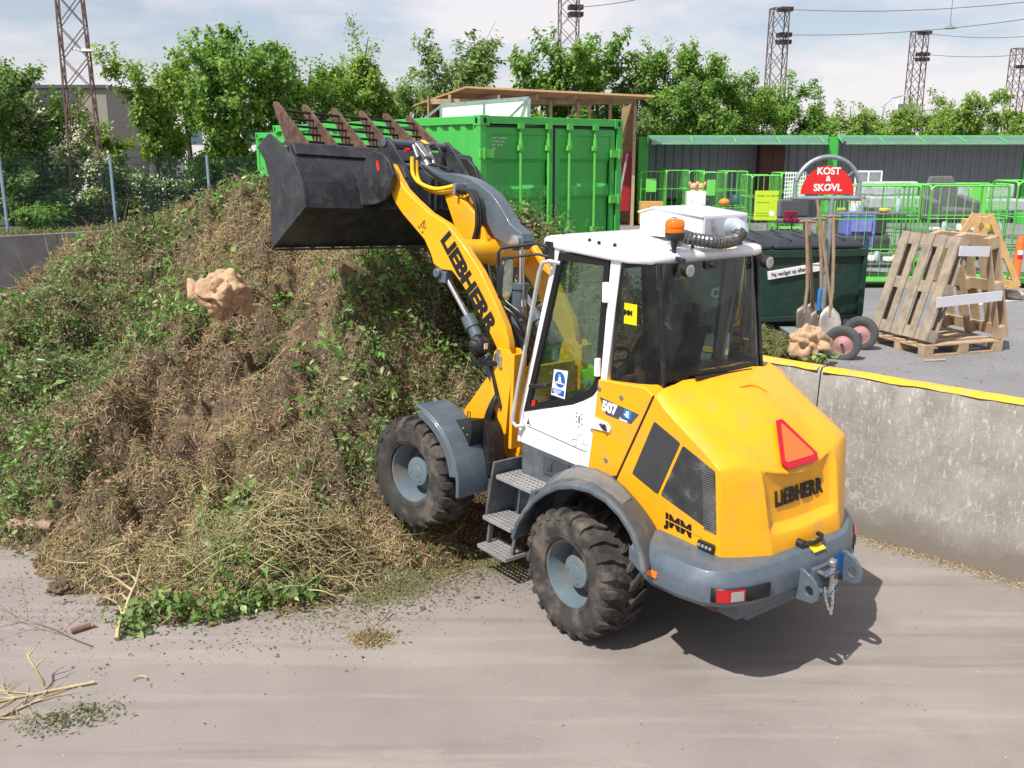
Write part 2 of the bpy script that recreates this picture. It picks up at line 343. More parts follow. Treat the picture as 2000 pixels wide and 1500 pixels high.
# far left: concrete wall under the fence, grass verge behind it
LP, LDr = Vector((-13.7, 25.5, 0)), Vector((.70, .714, 0)); LN = Vector((-.714, .70, 0))
m = MB(); a, b = LP-LDr*6, LP+LDr*14
for k in range(8):
    p0 = a+(b-a)*(k/8); p1 = a+(b-a)*((k+1)/8); d_ = (p1-p0).normalized()
    mm = MB(); q0, q1 = p0+d_*.006, p1-d_*.006; mm.add([q0, q1, q1+LN*.25, q0+LN*.25]+[v+Vector((0,0,1.5)) for v in (q0, q1, q1+LN*.25, q0+LN*.25)], [(0,3,2,1),(4,5,6,7),(0,1,5,4),(1,2,6,5),(2,3,7,6),(3,0,4,7)])
    tag(mm.build('retaining_wall', mat('dark_wall_concrete', (.20,.20,.195), .9, col2=(.13,.13,.125), vs=1.5, bump=.3, dirt=(.27,.26,.24), da=.6), bevel=.01), 'plain grey concrete wall block below the mesh fence at far left', 'retaining wall', 'grey wall blocks under the fence')
VM = mat('verge_soil', (.10,.12,.05), .95, col2=(.07,.075,.035), vs=3, bump=.6, bs=20)
c_, d_ = b+LN*.2, a+LN*.2
m = MB(); m.add([(d_.x,d_.y,1.44),(c_.x,c_.y,1.44),(-7.5,60,1.44),(-80,60,1.44),(-80,d_.y,1.44)], [(0,1,2,3,4)]); tag(m.build('grass_verge', VM, smooth=0), kind='structure')
# ================================================================== THE WHEEL LOADER
# local axes of the rear frame: x forward, y left, z up; the front frame is articulated against it
LD = thing('wheel_loader', 'yellow wheel loader with a white cab and toothed black bucket raised over the heap', 'wheel loader', (1.26, 7.28, 0), R_(127))
RFW = Matrix.Translation((1.26, 7.28, 0)) @ Matrix.Rotation(R_(127), 4, 'Z')
def _ffw():
    y = R_(46); r = R_(3); h = Vector((-math.sin(y), math.cos(y), 0)); l = Vector((-math.cos(y), -math.sin(y), 0)); u = Vector((0, 0, 1))
    l2 = l*math.cos(r)+u*math.sin(r); u2 = u*math.cos(r)-l*math.sin(r)
    M = Matrix((h, l2, u2)).transposed().to_4x4(); M.translation = (-.2, 8.77, .28); return M
FFW = _ffw(); FM = RFW.inverted() @ FFW
def arcpts(cx, cz, r, a0, a1, n): return [(cx+r*math.cos(R_(a0+(a1-a0)*i/n)), cz+r*math.sin(R_(a0+(a1-a0)*i/n))) for i in range(n+1)]
# ---- wheels
def wheel(M, s):
    """s=+1 outer face to +y"""
    T = MB(M @ Matrix.Diagonal((1, s, 1, 1)))
    T.lathe([(.262,.168),(.27,.182),(.295,.193),(.30,.1965),(.305,.193),(.35,.205),(.40,.207),(.44,.198),(.452,.192),(.456,.194),(.462,.188),(.474,.175),(.479,.14),(.481,0),(.479,-.14),(.474,-.175),(.44,-.198),(.39,-.207),(.33,-.203),(.27,-.182),(.262,-.168),(.25,0)], 64, ax='y', closed=True)
    n = 22
    for side in (1, -1):
        for k in range(n):
            t0 = 2*math.pi*(k+(.5 if side < 0 else 0))/n
            loops = []
            for a, sc, w, rt, rb in ((.008,.055,.030,.508,.47),(.035,.042,.052,.512,.47),(.08,.012,.056,.512,.47),(.11,-.010,.058,.511,.47),(.15,-.018,.068,.508,.465),(.185,-.02,.070,.497,.455),(.2075,-.02,.064,.474,.43),(.209,-.02,.05,.455,.43)):
                l = []
                for ss, rr in ((sc-w/2,rb),(sc-w/2+.006,rt),(sc+w/2-.006,rt),(sc+w/2,rb)):
                    th = t0+ss/.5; l.append((rr*math.cos(th), a*side, rr*math.sin(th)))
                loops.append(l)
            T.loft(loops)
    w = T.build('tyre', TYR, None, smooth=28)
    w.name = 'wheel'; w.parent = LD
    Rm = MB(M @ Matrix.Diagonal((1, s, 1, 1)))
    Rm.lathe([(.268,.178),(.272,.170),(.268,.163),(.252,.158),(.246,.13),(.238,.10),(.232,.07),(.222,.02),(.212,-.05),(.20,-.062),(.132,-.065),(.130,.05)], 48, ax='y', caps=False)
    for k in range(8):
        t = 2*math.pi*k/8; c = (.165*math.cos(t), 0, .165*math.sin(t))
        Rm.lathe([(.013,-.063),(.013,-.04),(.0,-.038)], 6, c=c, ax='y')
    Rm.build('rim', GRR, w, smooth=30)
    H = MB(M @ Matrix.Diagonal((1, s, 1, 1)))
    H.lathe([(.131,-.065),(.131,.075),(.126,.088),(.10,.094),(.055,.094),(.05,.098),(0,.099)], 40, ax='y')
    H.tube([(.085,.09,.0),(.085,.104,.0)], .009, 6); H.tube([(-.03,.09,-.08),(-.03,.104,-.08)], .009, 6)
    H.build('hub_cap', GRR, w, smooth=30)
wheel(Matrix.Translation((0, .88, .51)) @ Matrix.Rotation(R_(-1.5), 4, 'Z'), 1)
wheel(Matrix.Translation((0, -.88, .51)) @ Matrix.Rotation(R_(-1.5), 4, 'Z'), -1)
wheel(FM @ Matrix.Translation((0, .88, .51)) @ Matrix.Rotation(R_(14), 4, 'Y'), 1)
wheel(FM @ Matrix.Translation((0, -.88, .51)), -1)
# ---- chassis
m = MB(); m.box(-1.2, .95, -.42, .42, .42, .85); m.box(-.12, .12, -.7, .7, .38, .64); m.box(-1.25, -.55, -.6, .6, .5, .9)
m.build('rear_chassis', GRY, LD, bevel=.02)
m = MB(FM); m.box(-1.05, .35, -.3, .3, .42, .85); m.box(-.12, .12, -.7, .7, .4, .62); m.build('front_chassis', YEL, LD, bevel=.02)
# ---- front frame: web plates, tower plates, cross wall
m = MB(FM)
for y0, y1 in ((.33, .37), (-.37, -.33)):
    m.prism([(.05,.98),(-.27,1.37),(-.45,1.40),(-.66,1.18),(-.70,.79),(-.62,.47),(-.31,.40),(-.05,.60)], y0, y1)
m.box(-.70, -.655, -.33, .33, .50, 1.50); m.box(-.66, -.50, -.33, .33, 1.02, 1.06)
m.build('front_frame', YEL, LD, bevel=.008)
for s in (1, -1):
    m = MB(FM)
    o = [(-.47,1.55),(-.49,1.63),(-.53,1.67),(-.66,1.67),(-.70,1.62),(-.71,1.50),(-.68,1.19),(-.66,.92),(-.56,.88),(-.47,.95),(-.45,1.2),(-.455,1.42)]
    for y in ((.50, .53), (.37, .395)): m.prism(o, s*y[0], s*y[1])
    m.prism([(-.70,.80),(-.70,1.64),(-.735,1.64),(-.735,.80)], s*.37, s*.53)
    m.build('tower_plate', YEL, LD, bevel=.006)
    p_ = MB(FM); p_.lathe([(.045,s*.53),(.045,s*.545),(.03,s*.55),(0,s*.55)], 16, c=(-.545,0,1.585), ax='y'); p_.bar((-.58,s*.54,1.50),(-.55,s*.54,1.66),.035,.02, up=(0,1,0)); p_.build('pivot_pin', STL, LD, bevel=.003)
# ---- lift arms
ARM = [(1.16,3.20),(1.13,3.10),(1.06,3.07),(1.05,2.99),(.95,2.86),(.84,2.76),(.68,2.65),(.52,2.54),(.43,2.42),(.38,2.32),(.27,2.28),(.13,2.28),(-.02,2.16),(-.22,1.95),(-.40,1.75),(-.49,1.63),(-.49,1.56),(-.54,1.52),(-.60,1.54),(-.63,1.62),(-.62,1.72),(-.57,1.86),(-.43,2.06),(-.24,2.31),(-.04,2.50),(.21,2.70),(.46,2.79),(.66,2.90),(.82,3.00),(.91,3.10),(1.0,3.21),(1.08,3.25)]
arms = []
for s in (1, -1):
    m = MB(FM); m.prism(ARM, s*.405, s*.485); a = m.build('lift_arm', YEL, LD, bevel=.012, smooth=50); arms.append(a)
    m = MB(FM); m.lathe([(.075,s*.40),(.085,s*.42),(.085,s*.50),(.062,s*.51),(.062,s*.545),(.04,s*.55),(0,s*.55)], 24, c=(1.09,0,3.165), ax='y'); m.build('arm_pin', mat('greasy_steel', (.1,.085,.075), .5, metal=.5, dirt=(.2,.12,.07), da=.7), a)
# LIEBHERR on the left arm, reading from the bucket end down to the cab
Md = FM @ frame((.205, .4885, 2.545), (-.64, 0, -.765), (-.765, 0, .64))
text('lettering', 'LIEBHERR', .20, BKD, arms[0], Md @ Matrix.Translation((-.06, -.058, 0)), off=.010, sx=1.2, space=1.0)
# warning triangle and scuffs on the arm
m = MB(FM)
def tri(m, c, r, w, y):
    P = [(c[0]+r*math.cos(R_(90+120*k+18)), c[1]+r*math.sin(R_(90+120*k+18))) for k in range(3)]
    for k in range(3): m.bar((P[k][0], y, P[k][1]), (P[(k+1)%3][0], y, P[(k+1)%3][1]), w, .001, up=(0,1,0))
tri(m, (.53,2.675), .045, .006, .4885); m.bar((.53,.4885,2.66),(.525,.4885,2.695),.006,.001,up=(0,1,0)); m.bar((.60,.4885,2.66),(.585,.4885,2.64),.014,.001,up=(0,1,0)); m.bar((.53,.4885,2.615),(.55,.4885,2.60),.012,.001,up=(0,1,0))
m.build('warning_mark', BKD, arms[0], smooth=0)
# stop gusset under the arm tip
m = MB(FM); m.prism([(1.15,3.08),(1.09,3.02),(1.0,3.02),(1.08,2.95),(1.17,2.98)], .36, .50); m.build('arm_stop', RUS, arms[0], bevel=.008)
# ---- cross tube and yellow bracket carrying the tilt lever
m = MB(FM); m.tube([(.10,-.41,2.44),(.10,-.2,2.44),(.10,.2,2.44),(.10,.41,2.44)], .125, 28); m.build('cross_tube', YEL, LD)
m = MB(FM)
for y in (.13, -.13): m.prism([(.62,2.94),(.52,2.97),(.34,2.90),(.20,2.80),(.06,2.62),(.0,2.45),(.08,2.34),(.2,2.42),(.22,2.5),(.40,2.52),(.5,2.72)], y-.022, y+.022)
m.prism([(.62,2.94),(.60,2.90),(.42,2.60),(.44,2.58)], -.11, .11)
m.build('lever_bracket', YEL, LD, bevel=.008, smooth=45)
# ---- grey tilt lever (boomerang) and its pins
LEV = [(1.14,3.36),(1.06,3.26),(.92,3.20),(.78,3.155),(.64,3.16),(.5,3.14),(.35,3.11),(.22,3.06),(.08,2.99),(-.03,2.90),(-.12,2.80),(-.19,2.72),(-.34,2.64),(-.37,2.57),(-.32,2.50),(-.24,2.48),(-.13,2.54),(.0,2.58),(.06,2.64),(.13,2.74),(.22,2.88),(.32,2.96),(.5,3.02),(.71,3.05),(.88,3.10),(1.0,3.15),(1.12,3.26),(1.18,3.34)]
m = MB(FM); m.prism(LEV, -.075, .075); lev = m.build('tilt_lever', GRY, LD, bevel=.01, smooth=50)
m = MB(FM); m.lathe([(.06,-.11),(.06,.105),(.035,.115),(0,.115)], 20, c=(-.27,0,2.565), ax='y'); m.build('lever_pin', STL, lev); m = MB(FM); m.lathe([(.05,-.1),(.05,.1),(0,.1)], 16, c=(.28,0,2.93), ax='y'); m.build('lever_pin', STL, lev)
m = MB(FM); m.box(.16,.24,.0755,.077,2.80,2.80+.09); m.build('data_plate', mat('grey_sticker', (.5,.52,.55), .4), lev, smooth=0)
# ---- tilt cylinder
m = MB(FM); m.tube([(-.27,0,1.62),(-.275,0,2.16)], .072, 24); m.tube([(-.275,0,2.13),(-.275,0,2.19)], .085, 24); m.tube([(-.268,0,1.45),(-.27,0,1.62)], .06, 16); tc_ = m.build('tilt_cylinder', GRY, LD, bevel=.004)
m = MB(FM); m.tube([(-.275,0,2.18),(-.27,0,2.56)], .032, 16); m.build('piston_rod', CHR, tc_)
m = MB(FM); m.tube([(-.36,.04,1.85),(-.355,.04,2.2),(-.33,.06,2.56)], .009, 8); m.bar((-.34,.04,1.86),(-.29,.04,1.86),.02); m.build('indicator_rod', STL, tc_)
m = MB(FM); m.box(-.352,-.345,.0,.05,1.98,2.04); m.build('sticker', WHD, tc_, smooth=0)
# ---- lift cylinders
for s in (1, -1):
    m = MB(FM); m.tube([(-.12,s*.445,1.80),(-.51,s*.445,1.26)], .055, 20); m.tube([(-.055,s*.445,1.885),(-.125,s*.445,1.79)], .068, 20); c = m.build('lift_cylinder', GRY, LD, bevel=.004)
    m = MB(FM); m.tube([(.25,s*.445,2.22),(-.07,s*.445,1.865)], .027, 14); m.build('piston_rod', CHR, c)
    m = MB(FM); m.tube([(.30,s*.36,2.25),(.30,s*.53,2.25)], .045, 16); m.box(.2,.31,s*.445-.05,s*.445+.05,2.16,2.27); m.build('cylinder_eye', GRY, c, bevel=.012)
# ---- head lamp (seen from behind) on its bracket, with the yellow lock block below
for s in (1, -1):
    m = MB(FM); m.lathe([(.0,-.075),(.05,-.07),(.085,-.04),(.098,.0),(.098,.03),(.09,.045),(0,.045)], 24, c=(-.40,s*.62,1.68), ax='x')
    for k in range(10): m.tube([(-.40-.05+.0*k, s*.62+.1*math.cos(.628*k), 1.68+.1*math.sin(.628*k)), (-.37, s*.62+.1*math.cos(.628*k), 1.68+.1*math.sin(.628*k))], .006, 5)
    h = m.build('headlight', BLK, LD); m = MB(FM); m.bar((-.42,s*.62,1.59),(-.44,s*.6,1.54),.07,.05); m.bar((-.36,s*.66,1.53),(-.50,s*.5,1.53),.10,.045); m.bar((-.45,s*.52,1.53),(-.60,s*.535,1.15),.05,.03); m.build('lamp_bracket', BLK, h, bevel=.006)
    m = MB(FM); m.box(-.479,-.474,s*.60,s*.64,1.66,1.71); m.build('sticker', WHD, h, smooth=0)
    m = MB(FM); m.bar((-.49,s*.535,1.12),(-.55,s*.535,1.02),.05,.03,up=(0,1,0)); m.tube([(-.5,s*.53,1.1),(-.5,s*.56,1.1)], .022, 10); m.build('lock_block', BLK, h, bevel=.004)
# ---- hoses
def hz(pts, r, m_, name='hose', par=None, M=FM):
    out = []; P = [Vector(p) for p in pts]
    for i in range(len(P)-1):
        a, b, c_, d = P[max(i-1,0)], P[i], P[i+1], P[min(i+2,len(P)-1)]
        for k in range(6):
            t = k/6; out.append(.5*((2*b)+(-a+c_)*t+(2*a-5*b+4*c_-d)*t*t+(-a+3*b-3*c_+d)*t**3))
    out.append(P[-1]); q = MB(M); q.tube(out, r, 10); return q.build(name, m_, par or LD)
for dy, dz in ((0, 0), (.055, .035)):
    hz([(1.10,.10+dy,3.27+dz),(1.06,.12+dy,3.12+dz*.5),(.93,.14+dy,3.02+dz),(.68,.15+dy,2.97+dz),(.42,.13+dy,3.01+dz)], .02, YHO)
for k in range(3):
    y = .09+.045*k; hz([(.42,y,3.0),(.26,y,2.99),(.15,y+.01,2.88),(.12,y+.02,2.68),(.15,y+.04,2.5),(.08,y+.05,2.38),(-.02+.02*k,y+.04,2.28)], .016, HOSE)
m = MB(FM); m.box(.40,.435,.06,.22,2.96,3.06); m.build('hose_clamp', STL, LD, bevel=.004); m = MB(FM); m.box(.10,.17,.10,.26,2.495,2.53); m.build('hose_clamp', STL, LD, bevel=.004)
for k in range(4):
    hz([(-.52,.40,1.33),(-.53-.01*k,.56,1.22),(-.45-.02*k,.58,.98),(-.55-.02*k,.56+.01*k,.84),(-.62-.012*k,.5,.70),(-.55,.42,.60)], .014, HOSE)
for k in range(3): hz([(-.05,.3-.1*k,2.35),(-.2,.33-.1*k,2.05),(-.42,.3-.1*k,1.9),(-.5,.2-.1*k,1.6),(-.45,.1,1.3)], .014, HOSE)
# ---- quick coupler, bucket, toothed frame
BP = [(1.94,2.38),(1.37,2.80),(1.395,2.90),(1.43,3.02),(1.49,3.13),(1.56,3.22),(1.64,3.30)]
YB = 1.2
m = MB(FM); o = BP+[(1.66,3.36),(1.80,3.38),(1.80,3.36),(1.67,3.335)]; inner = [(1.655,3.285),(1.58,3.205),(1.51,3.12),(1.45,3.01),(1.415,2.895),(1.395,2.815),(1.96,2.395)]
m.prism(BP+[(1.66,3.37),(1.82,3.385),(1.82,3.37),(1.675,3.355)]+inner, -YB+.01, YB-.01)
bk = m.build('bucket', BLM, LD, bevel=.004, smooth=32)
for s in (1, -1):
    m = MB(FM); m.prism([(1.945,2.365),(1.355,2.795),(1.385,2.955),(1.47,3.12),(1.57,3.23),(1.70,3.335),(1.97,3.47),(2.18,3.34),(2.05,3.22),(1.965,3.03),(1.95,2.8)], s*(YB-.012), s*(YB+.018)); m.build('side_plate', BLM, bk, bevel=.004)
m = MB(FM); m.box(1.90,1.945,-YB,YB,2.355,2.375)
m.prism([(1.44,3.03),(1.432,3.035),(1.385,2.86),(1.36,2.79),(1.37,2.79)], -YB+.02, YB-.02)
for k in range(9): m.tube([(1.93,-1.0+.25*k,2.35),(1.93,-1.0+.25*k,2.392)], .022, 8)
m.build('cutting_edge', BLM, bk, bevel=.003)
m = MB(FM); m.prism([(1.60,3.27),(1.585,3.285),(1.66,3.385),(1.80,3.40),(1.80,3.385),(1.67,3.365)], -YB+.04, YB-.04); m.build('stiffening_rail', BLM, bk, bevel=.004)
for s in (1, -1):
    m = MB(FM); m.prism([(1.34,3.12),(1.30,3.26),(1.20,3.34),(1.05,3.32),(.93,3.24),(.87,3.12),(.92,3.0),(1.0,2.88),(1.14,2.84),(1.36,2.82),(1.40,2.95),(1.46,3.10)], s*.53, s*.575); q = m.build('coupler_plate', BLM, bk, bevel=.008)
    m = MB(FM); m.prism([(1.46,3.10),(1.42,2.84),(1.36,2.76),(1.22,2.80),(1.02,2.84),(.98,2.90),(1.10,3.0),(1.2,3.2)], s*.33, s*.36); m.build('bucket_ear', BLM, bk, bevel=.006)
m = MB(FM); m.prism(arcpts(0,0,.055,0,360,14)[:-1], .5765, .579); o_ = m.build('red_sticker', REDP, bk, smooth=0)
for v in o_.data.vertices:
    loc = FM.inverted() @ v.co; v.co = FM @ Vector((loc.x*.35+loc.z*.35+1.10, loc.y, loc.z*.9-loc.x*.2+3.2))
# jaw (toothed clamp frame)
jws = []
for s in (1, -1):
    jaw = MB(FM); jws.append(jaw); jaw.prism([(1.24,3.47),(1.18,3.48),(1.13,3.44),(.92,3.22),(.88,3.10),(.95,3.07),(1.16,3.12),(1.40,3.18),(1.42,3.26),(1.33,3.36)], s*.37, s*.405)
jw = jws[0].build('jaw_lever', BLM, LD, bevel=.006); jws[1].build('jaw_lever', BLM, LD, bevel=.006)
m = MB(FM); m.tube([(1.22,-.42,3.43),(1.22,.42,3.43)], .038, 20); m.tube([(1.33,-.45,3.22),(1.33,.45,3.22)], .03, 16); m.build('jaw_shaft', GRY, jw)
TY = (.90, .56, .20, -.16, -.49, -.82)
for i, y in enumerate(TY):
    b0 = 3.33 if i < 4 else 3.42
    m = MB(FM); m.prism([(1.68,b0),(2.10,b0),(2.375,3.77),(2.36,3.81),(2.30,3.80)], y-.014, y+.014); m.build('tooth', RUS, jw, bevel=.004)
m = MB(FM)
for k in range(5):
    t = k/4.6; z = 3.41+.34*t+.01; x = 2.0+.28*t-.02
    m.tube([(x,.90,z),(x,-.82,z)], .013, 10)
m.build('cross_bar', mat('bar_steel', (.03,.028,.028), .5, metal=.4, var=.3), jw)
m = MB(FM); m.bar((1.78,1.1,3.335),(1.78,-1.08,3.345),.14,.05); m.build('jaw_beam', RUS, jw, bevel=.006)
m = MB(FM); m.tube([(1.10,.02,3.34),(1.0,.03,3.22)], .032, 14); m.tube([(1.15,.10,3.42),(1.08,.1,3.30)], .022, 12); m.tube([(1.13,-.06,3.42),(.98,-.04,3.22)], .022, 12); m.bar((1.18,.02,3.43),(1.02,.02,3.30),.09,.05); m.build('coupling_valve', STL, jw, bevel=.006)
m = MB(FM); m.tube([(1.16,.15,3.37),(1.16,.19,3.37)], .022, 12); m.build('red_cap', REDP, jw)
m = MB(FM); m.bar((1.13,.0,3.475),(1.06,.0,3.44),.06,.004); m.build('yellow_sticker', YHO, jw)
hz([(1.15,-.05,3.38),(1.05,-.1,3.44),(.95,-.12,3.32),(1.0,-.2,3.24)], .012, HOSE, par=jw); hz([(1.0,0,3.25),(.85,-.03,3.22),(.7,.0,3.18)], .014, HOSE, par=jw); hz([(1.02,.08,3.22),(.8,.09,3.12),(.55,.09,3.05)], .014, HOSE, par=jw)
# ---- front fenders with box behind
for s in (1, -1):
    ou = arcpts(0, .51, .665, 98, 186, 14); inn = arcpts(0, .51, .63, 186, 98, 14)
    m = MB(FM); m.prism(ou+inn, s*.72, s*1.085); m.prism(arcpts(0,.51,.645,104,170,10)+arcpts(0,.51,.56,170,104,10), s*1.06, s*1.09)
    f = m.build('front_fender', GRY, LD, bevel=.016)
    m = MB(FM); m.prism([(-.42,1.02),(-.60,1.03),(-.66,.92),(-.70,.60),(-.58,.52),(-.47,.75)], s*.55, s*.74); m.prism([(-.40,1.05),(-.59,1.08),(-.60,1.0),(-.57,.84),(-.42,.86)], s*.72, s*.88)
    m.tube([(-.47,s*.78,1.07),(-.47,s*.78,1.12),(-.44,s*.78,1.12),(-.44,s*.78,1.07)], .006, 6)
    m.build('lamp_housing', BLK, f, bevel=.008)
    m = MB(FM)
    for x, z in ((-.55,.95),(-.54,.88),(-.50,1.0)): m.tube([(x,s*.88,z),(x,s*.888,z)], .009, 8)
    m.build('bolt', STL, f)
# ================= rear frame: fenders, steps
AR = [(.60,.60),(.54,.74),(.45,.87),(.34,.99),(.20,1.10),(.05,1.185),(-.12,1.24),(-.30,1.262),(-.46,1.24),(-.60,1.18),(-.71,1.09),(-.79,.97),(-.84,.84)]
def offs(P, d):
    o = []
    for i, p in enumerate(P):
        a = Vector(P[max(i-1,0)]); b = Vector(P[min(i+1,len(P)-1)]); t = (b-a).normalized(); o.append((p[0]-(-t.y)*d*-1*-1, p[1]-(t.x)*d*-1*-1))
    return o
for s in (1, -1):
    AI = [(.66,.60),(.68,.80),(.66,.95),(.55,1.06),(.40,1.14),(.25,1.20),(.08,1.225),(-.08,1.215),(-.22,1.17),(-.34,1.11),(-.44,1.05),(-.53,.98),(-.60,.88)]
    m = MB(); UO = offs(AR, .04); UI = offs(AI, .04)
    m.loft([[(a[0],s*.70,a[1]),(b[0],s*1.10,b[1]),(b[0],s*1.12,b[1]-.0),(d[0],s*1.12,d[1]),(d[0],s*1.09,d[1]+.01),(c[0],s*.70,c[1])] for a, b, c, d in zip(AI, AR, UI, UO)])
    m.prism([(.60,.60),(.54,.74),(.45,.87),(.34,.99),(.20,1.10),(.12,1.15),(.10,1.24),(.35,1.22),(.55,.95),(.66,.62)], s*.62, s*.72)
    f = m.build('rear_fender', GRP, LD, bevel=.014, smooth=40)
    m = MB(); m.loft([[(a[0],s*.78,a[1]+.045),(a[0],s*.78,a[1]+.064),(b[0],s*1.02,b[1]+.064),(b[0],s*1.02,b[1]+.04)] for a, b in [((AI[i][0]*.8+AR[i][0]*.2, AI[i][1]*.8+AR[i][1]*.2), (AI[i][0]*.25+AR[i][0]*.75, AI[i][1]*.25+AR[i][1]*.75)) for i in range(4, 10)]]); m.build('tread_pad', mat('worn_grey_pad', (.17,.18,.185), .75, var=.2, dirt=(.24,.21,.17), da=.8), f, bevel=.006, smooth=40)
    m = MB(); m.prism([(-.80,1.04),(-.50,1.27),(-.46,1.0)][:0] or [(-.62,1.19),(-.80,1.0),(-.86,.86),(-.70,1.06),(-1.0,1.02),(-1.0,1.07)], s*.70, s*1.0) if False else None
def perf(m, x0, x1, y0, y1, z, nx, ny, k=.33):
    dx = (x1-x0)/nx; dy = (y1-y0)/ny
    for i in range(nx):
        for j in range(ny):
            cx = x0+(i+.5)*dx; cy = y0+(j+.5)*dy; r = min(dx, dy)*k
            sq = [(1,0),(1,1),(0,1),(-1,1),(-1,0),(-1,-1),(0,-1),(1,-1)]
            vs = [(cx+a*dx/2, cy+b*dy/2, z) for a, b in sq]+[(cx+r*math.cos(R_(45*q)), cy+r*math.sin(R_(45*q)), z) for q in range(8)]
            m.add(vs, [(q, (q+1) % 8, 8+(q+1) % 8, 8+q) for q in range(8)])
STP = mat('perforated_step', (.42,.42,.42), .55, metal=.4, var=.15, dirt=(.25,.22,.18), da=.6)
for s in (1, -1):
    sp = MB()
    sp.prism([(1.17,1.06),(1.20,1.06),(1.345,.50),(1.31,.50)], s*.55, s*.88)           # front cheek
    sp.prism([(.66,.93),(1.17,.93),(1.31,.53),(.86,.53)], s*.56, s*.585)               # riser behind lower step
    sp.prism([(.62,.96),(.66,.96),(.88,.50),(.58,.60)], s*.56, s*.88)
    sp.bar((.90,s*.84,.55),(.95,s*.86,.29),.045,.03); sp.bar((1.27,s*.84,.55),(1.29,s*.86,.29),.045,.03)
    sp.prism([(.66,.90),(1.17,.90),(1.17,.93),(.66,.93)], s*.58, s*.86); sp.prism([(.88,.50),(1.31,.50),(1.31,.53),(.88,.53)], s*.58, s*.90)
    st = sp.build('step_frame', GRP, LD, bevel=.006)
    for (x0, x1, y0, y1, z) in ((.68,1.16,.62,.87,.945),(.90,1.30,.66,.915,.545),(.91,1.32,.74,.96,.285)):
        m = MB(); a, b = sorted((s*y0, s*y1)); perf(m, x0, x1, a, b, z, 10, 5)
        m.build('step', STP, st, solid=.008, smooth=0)
        m = MB(); m.bar((x0,s*y1,z-.012),(x1,s*y1,z-.012),.008,.03); m.bar((x0,s*y0,z-.012),(x1,s*y0,z-.012),.008,.03); m.bar((x0,s*y0,z-.012),(x0,s*y1,z-.012),.008,.03); m.bar((x1,s*y0,z-.012),(x1,s*y1,z-.012),.008,.03); m.build('step_rim', STP, st)
    m = MB(); m.prism([(1.09,1.245),(.20,1.225),(.16,1.14),(.36,1.14),(.60,.93),(1.09,.93)], s*.40, s*.655); pb = m.build('side_box', GRP, LD, bevel=.01)
    m = MB(); m.box(.45,.78,min(s*.655,s*.668),max(s*.655,s*.668),1.03,1.19); m.box(.66,.72,min(s*.668,s*.68),max(s*.668,s*.68),1.08,1.15); m.tube([(.52,s*.66,1.10),(.52,s*.70,1.09)], .018, 12); m.build('hatch', mat('dark_hatch', (.06,.07,.08), .5), pb, bevel=.004)
# ================= cab
cb = MB()
cb.box(-.02, 1.06, -.62, .62, 1.19, 1.27)                                              # floor
cb.prism([(1.03,1.27),(1.12,1.25),(1.10,1.50),(1.02,1.50)], -.62, .62)                 # front apron
for s in (1, -1):
    cb.prism([(.66,2.90),(.60,2.90),(1.055,1.49),(1.10,1.22),(1.14,1.22),(1.105,1.49)], s*.60, s*.665)   # front pillar
    cb.prism([(-.085,2.88),(.02,2.88),(.105,1.95),(.04,1.95)], s*.61, s*.665)          # rear door post
cb.prism([(.56,2.90),(.70,2.90),(.72,2.84),(.60,2.80)], -.62, .62)
cab = cb.build('cab_frame', WHT, LD, bevel=.008)
for s in (1, -1): m = MB(); m.bar((-.335,s*.53,2.86),(-.435,s*.54,1.98),.03,.03); m.build('rear_post', BLK, LD, bevel=.006)
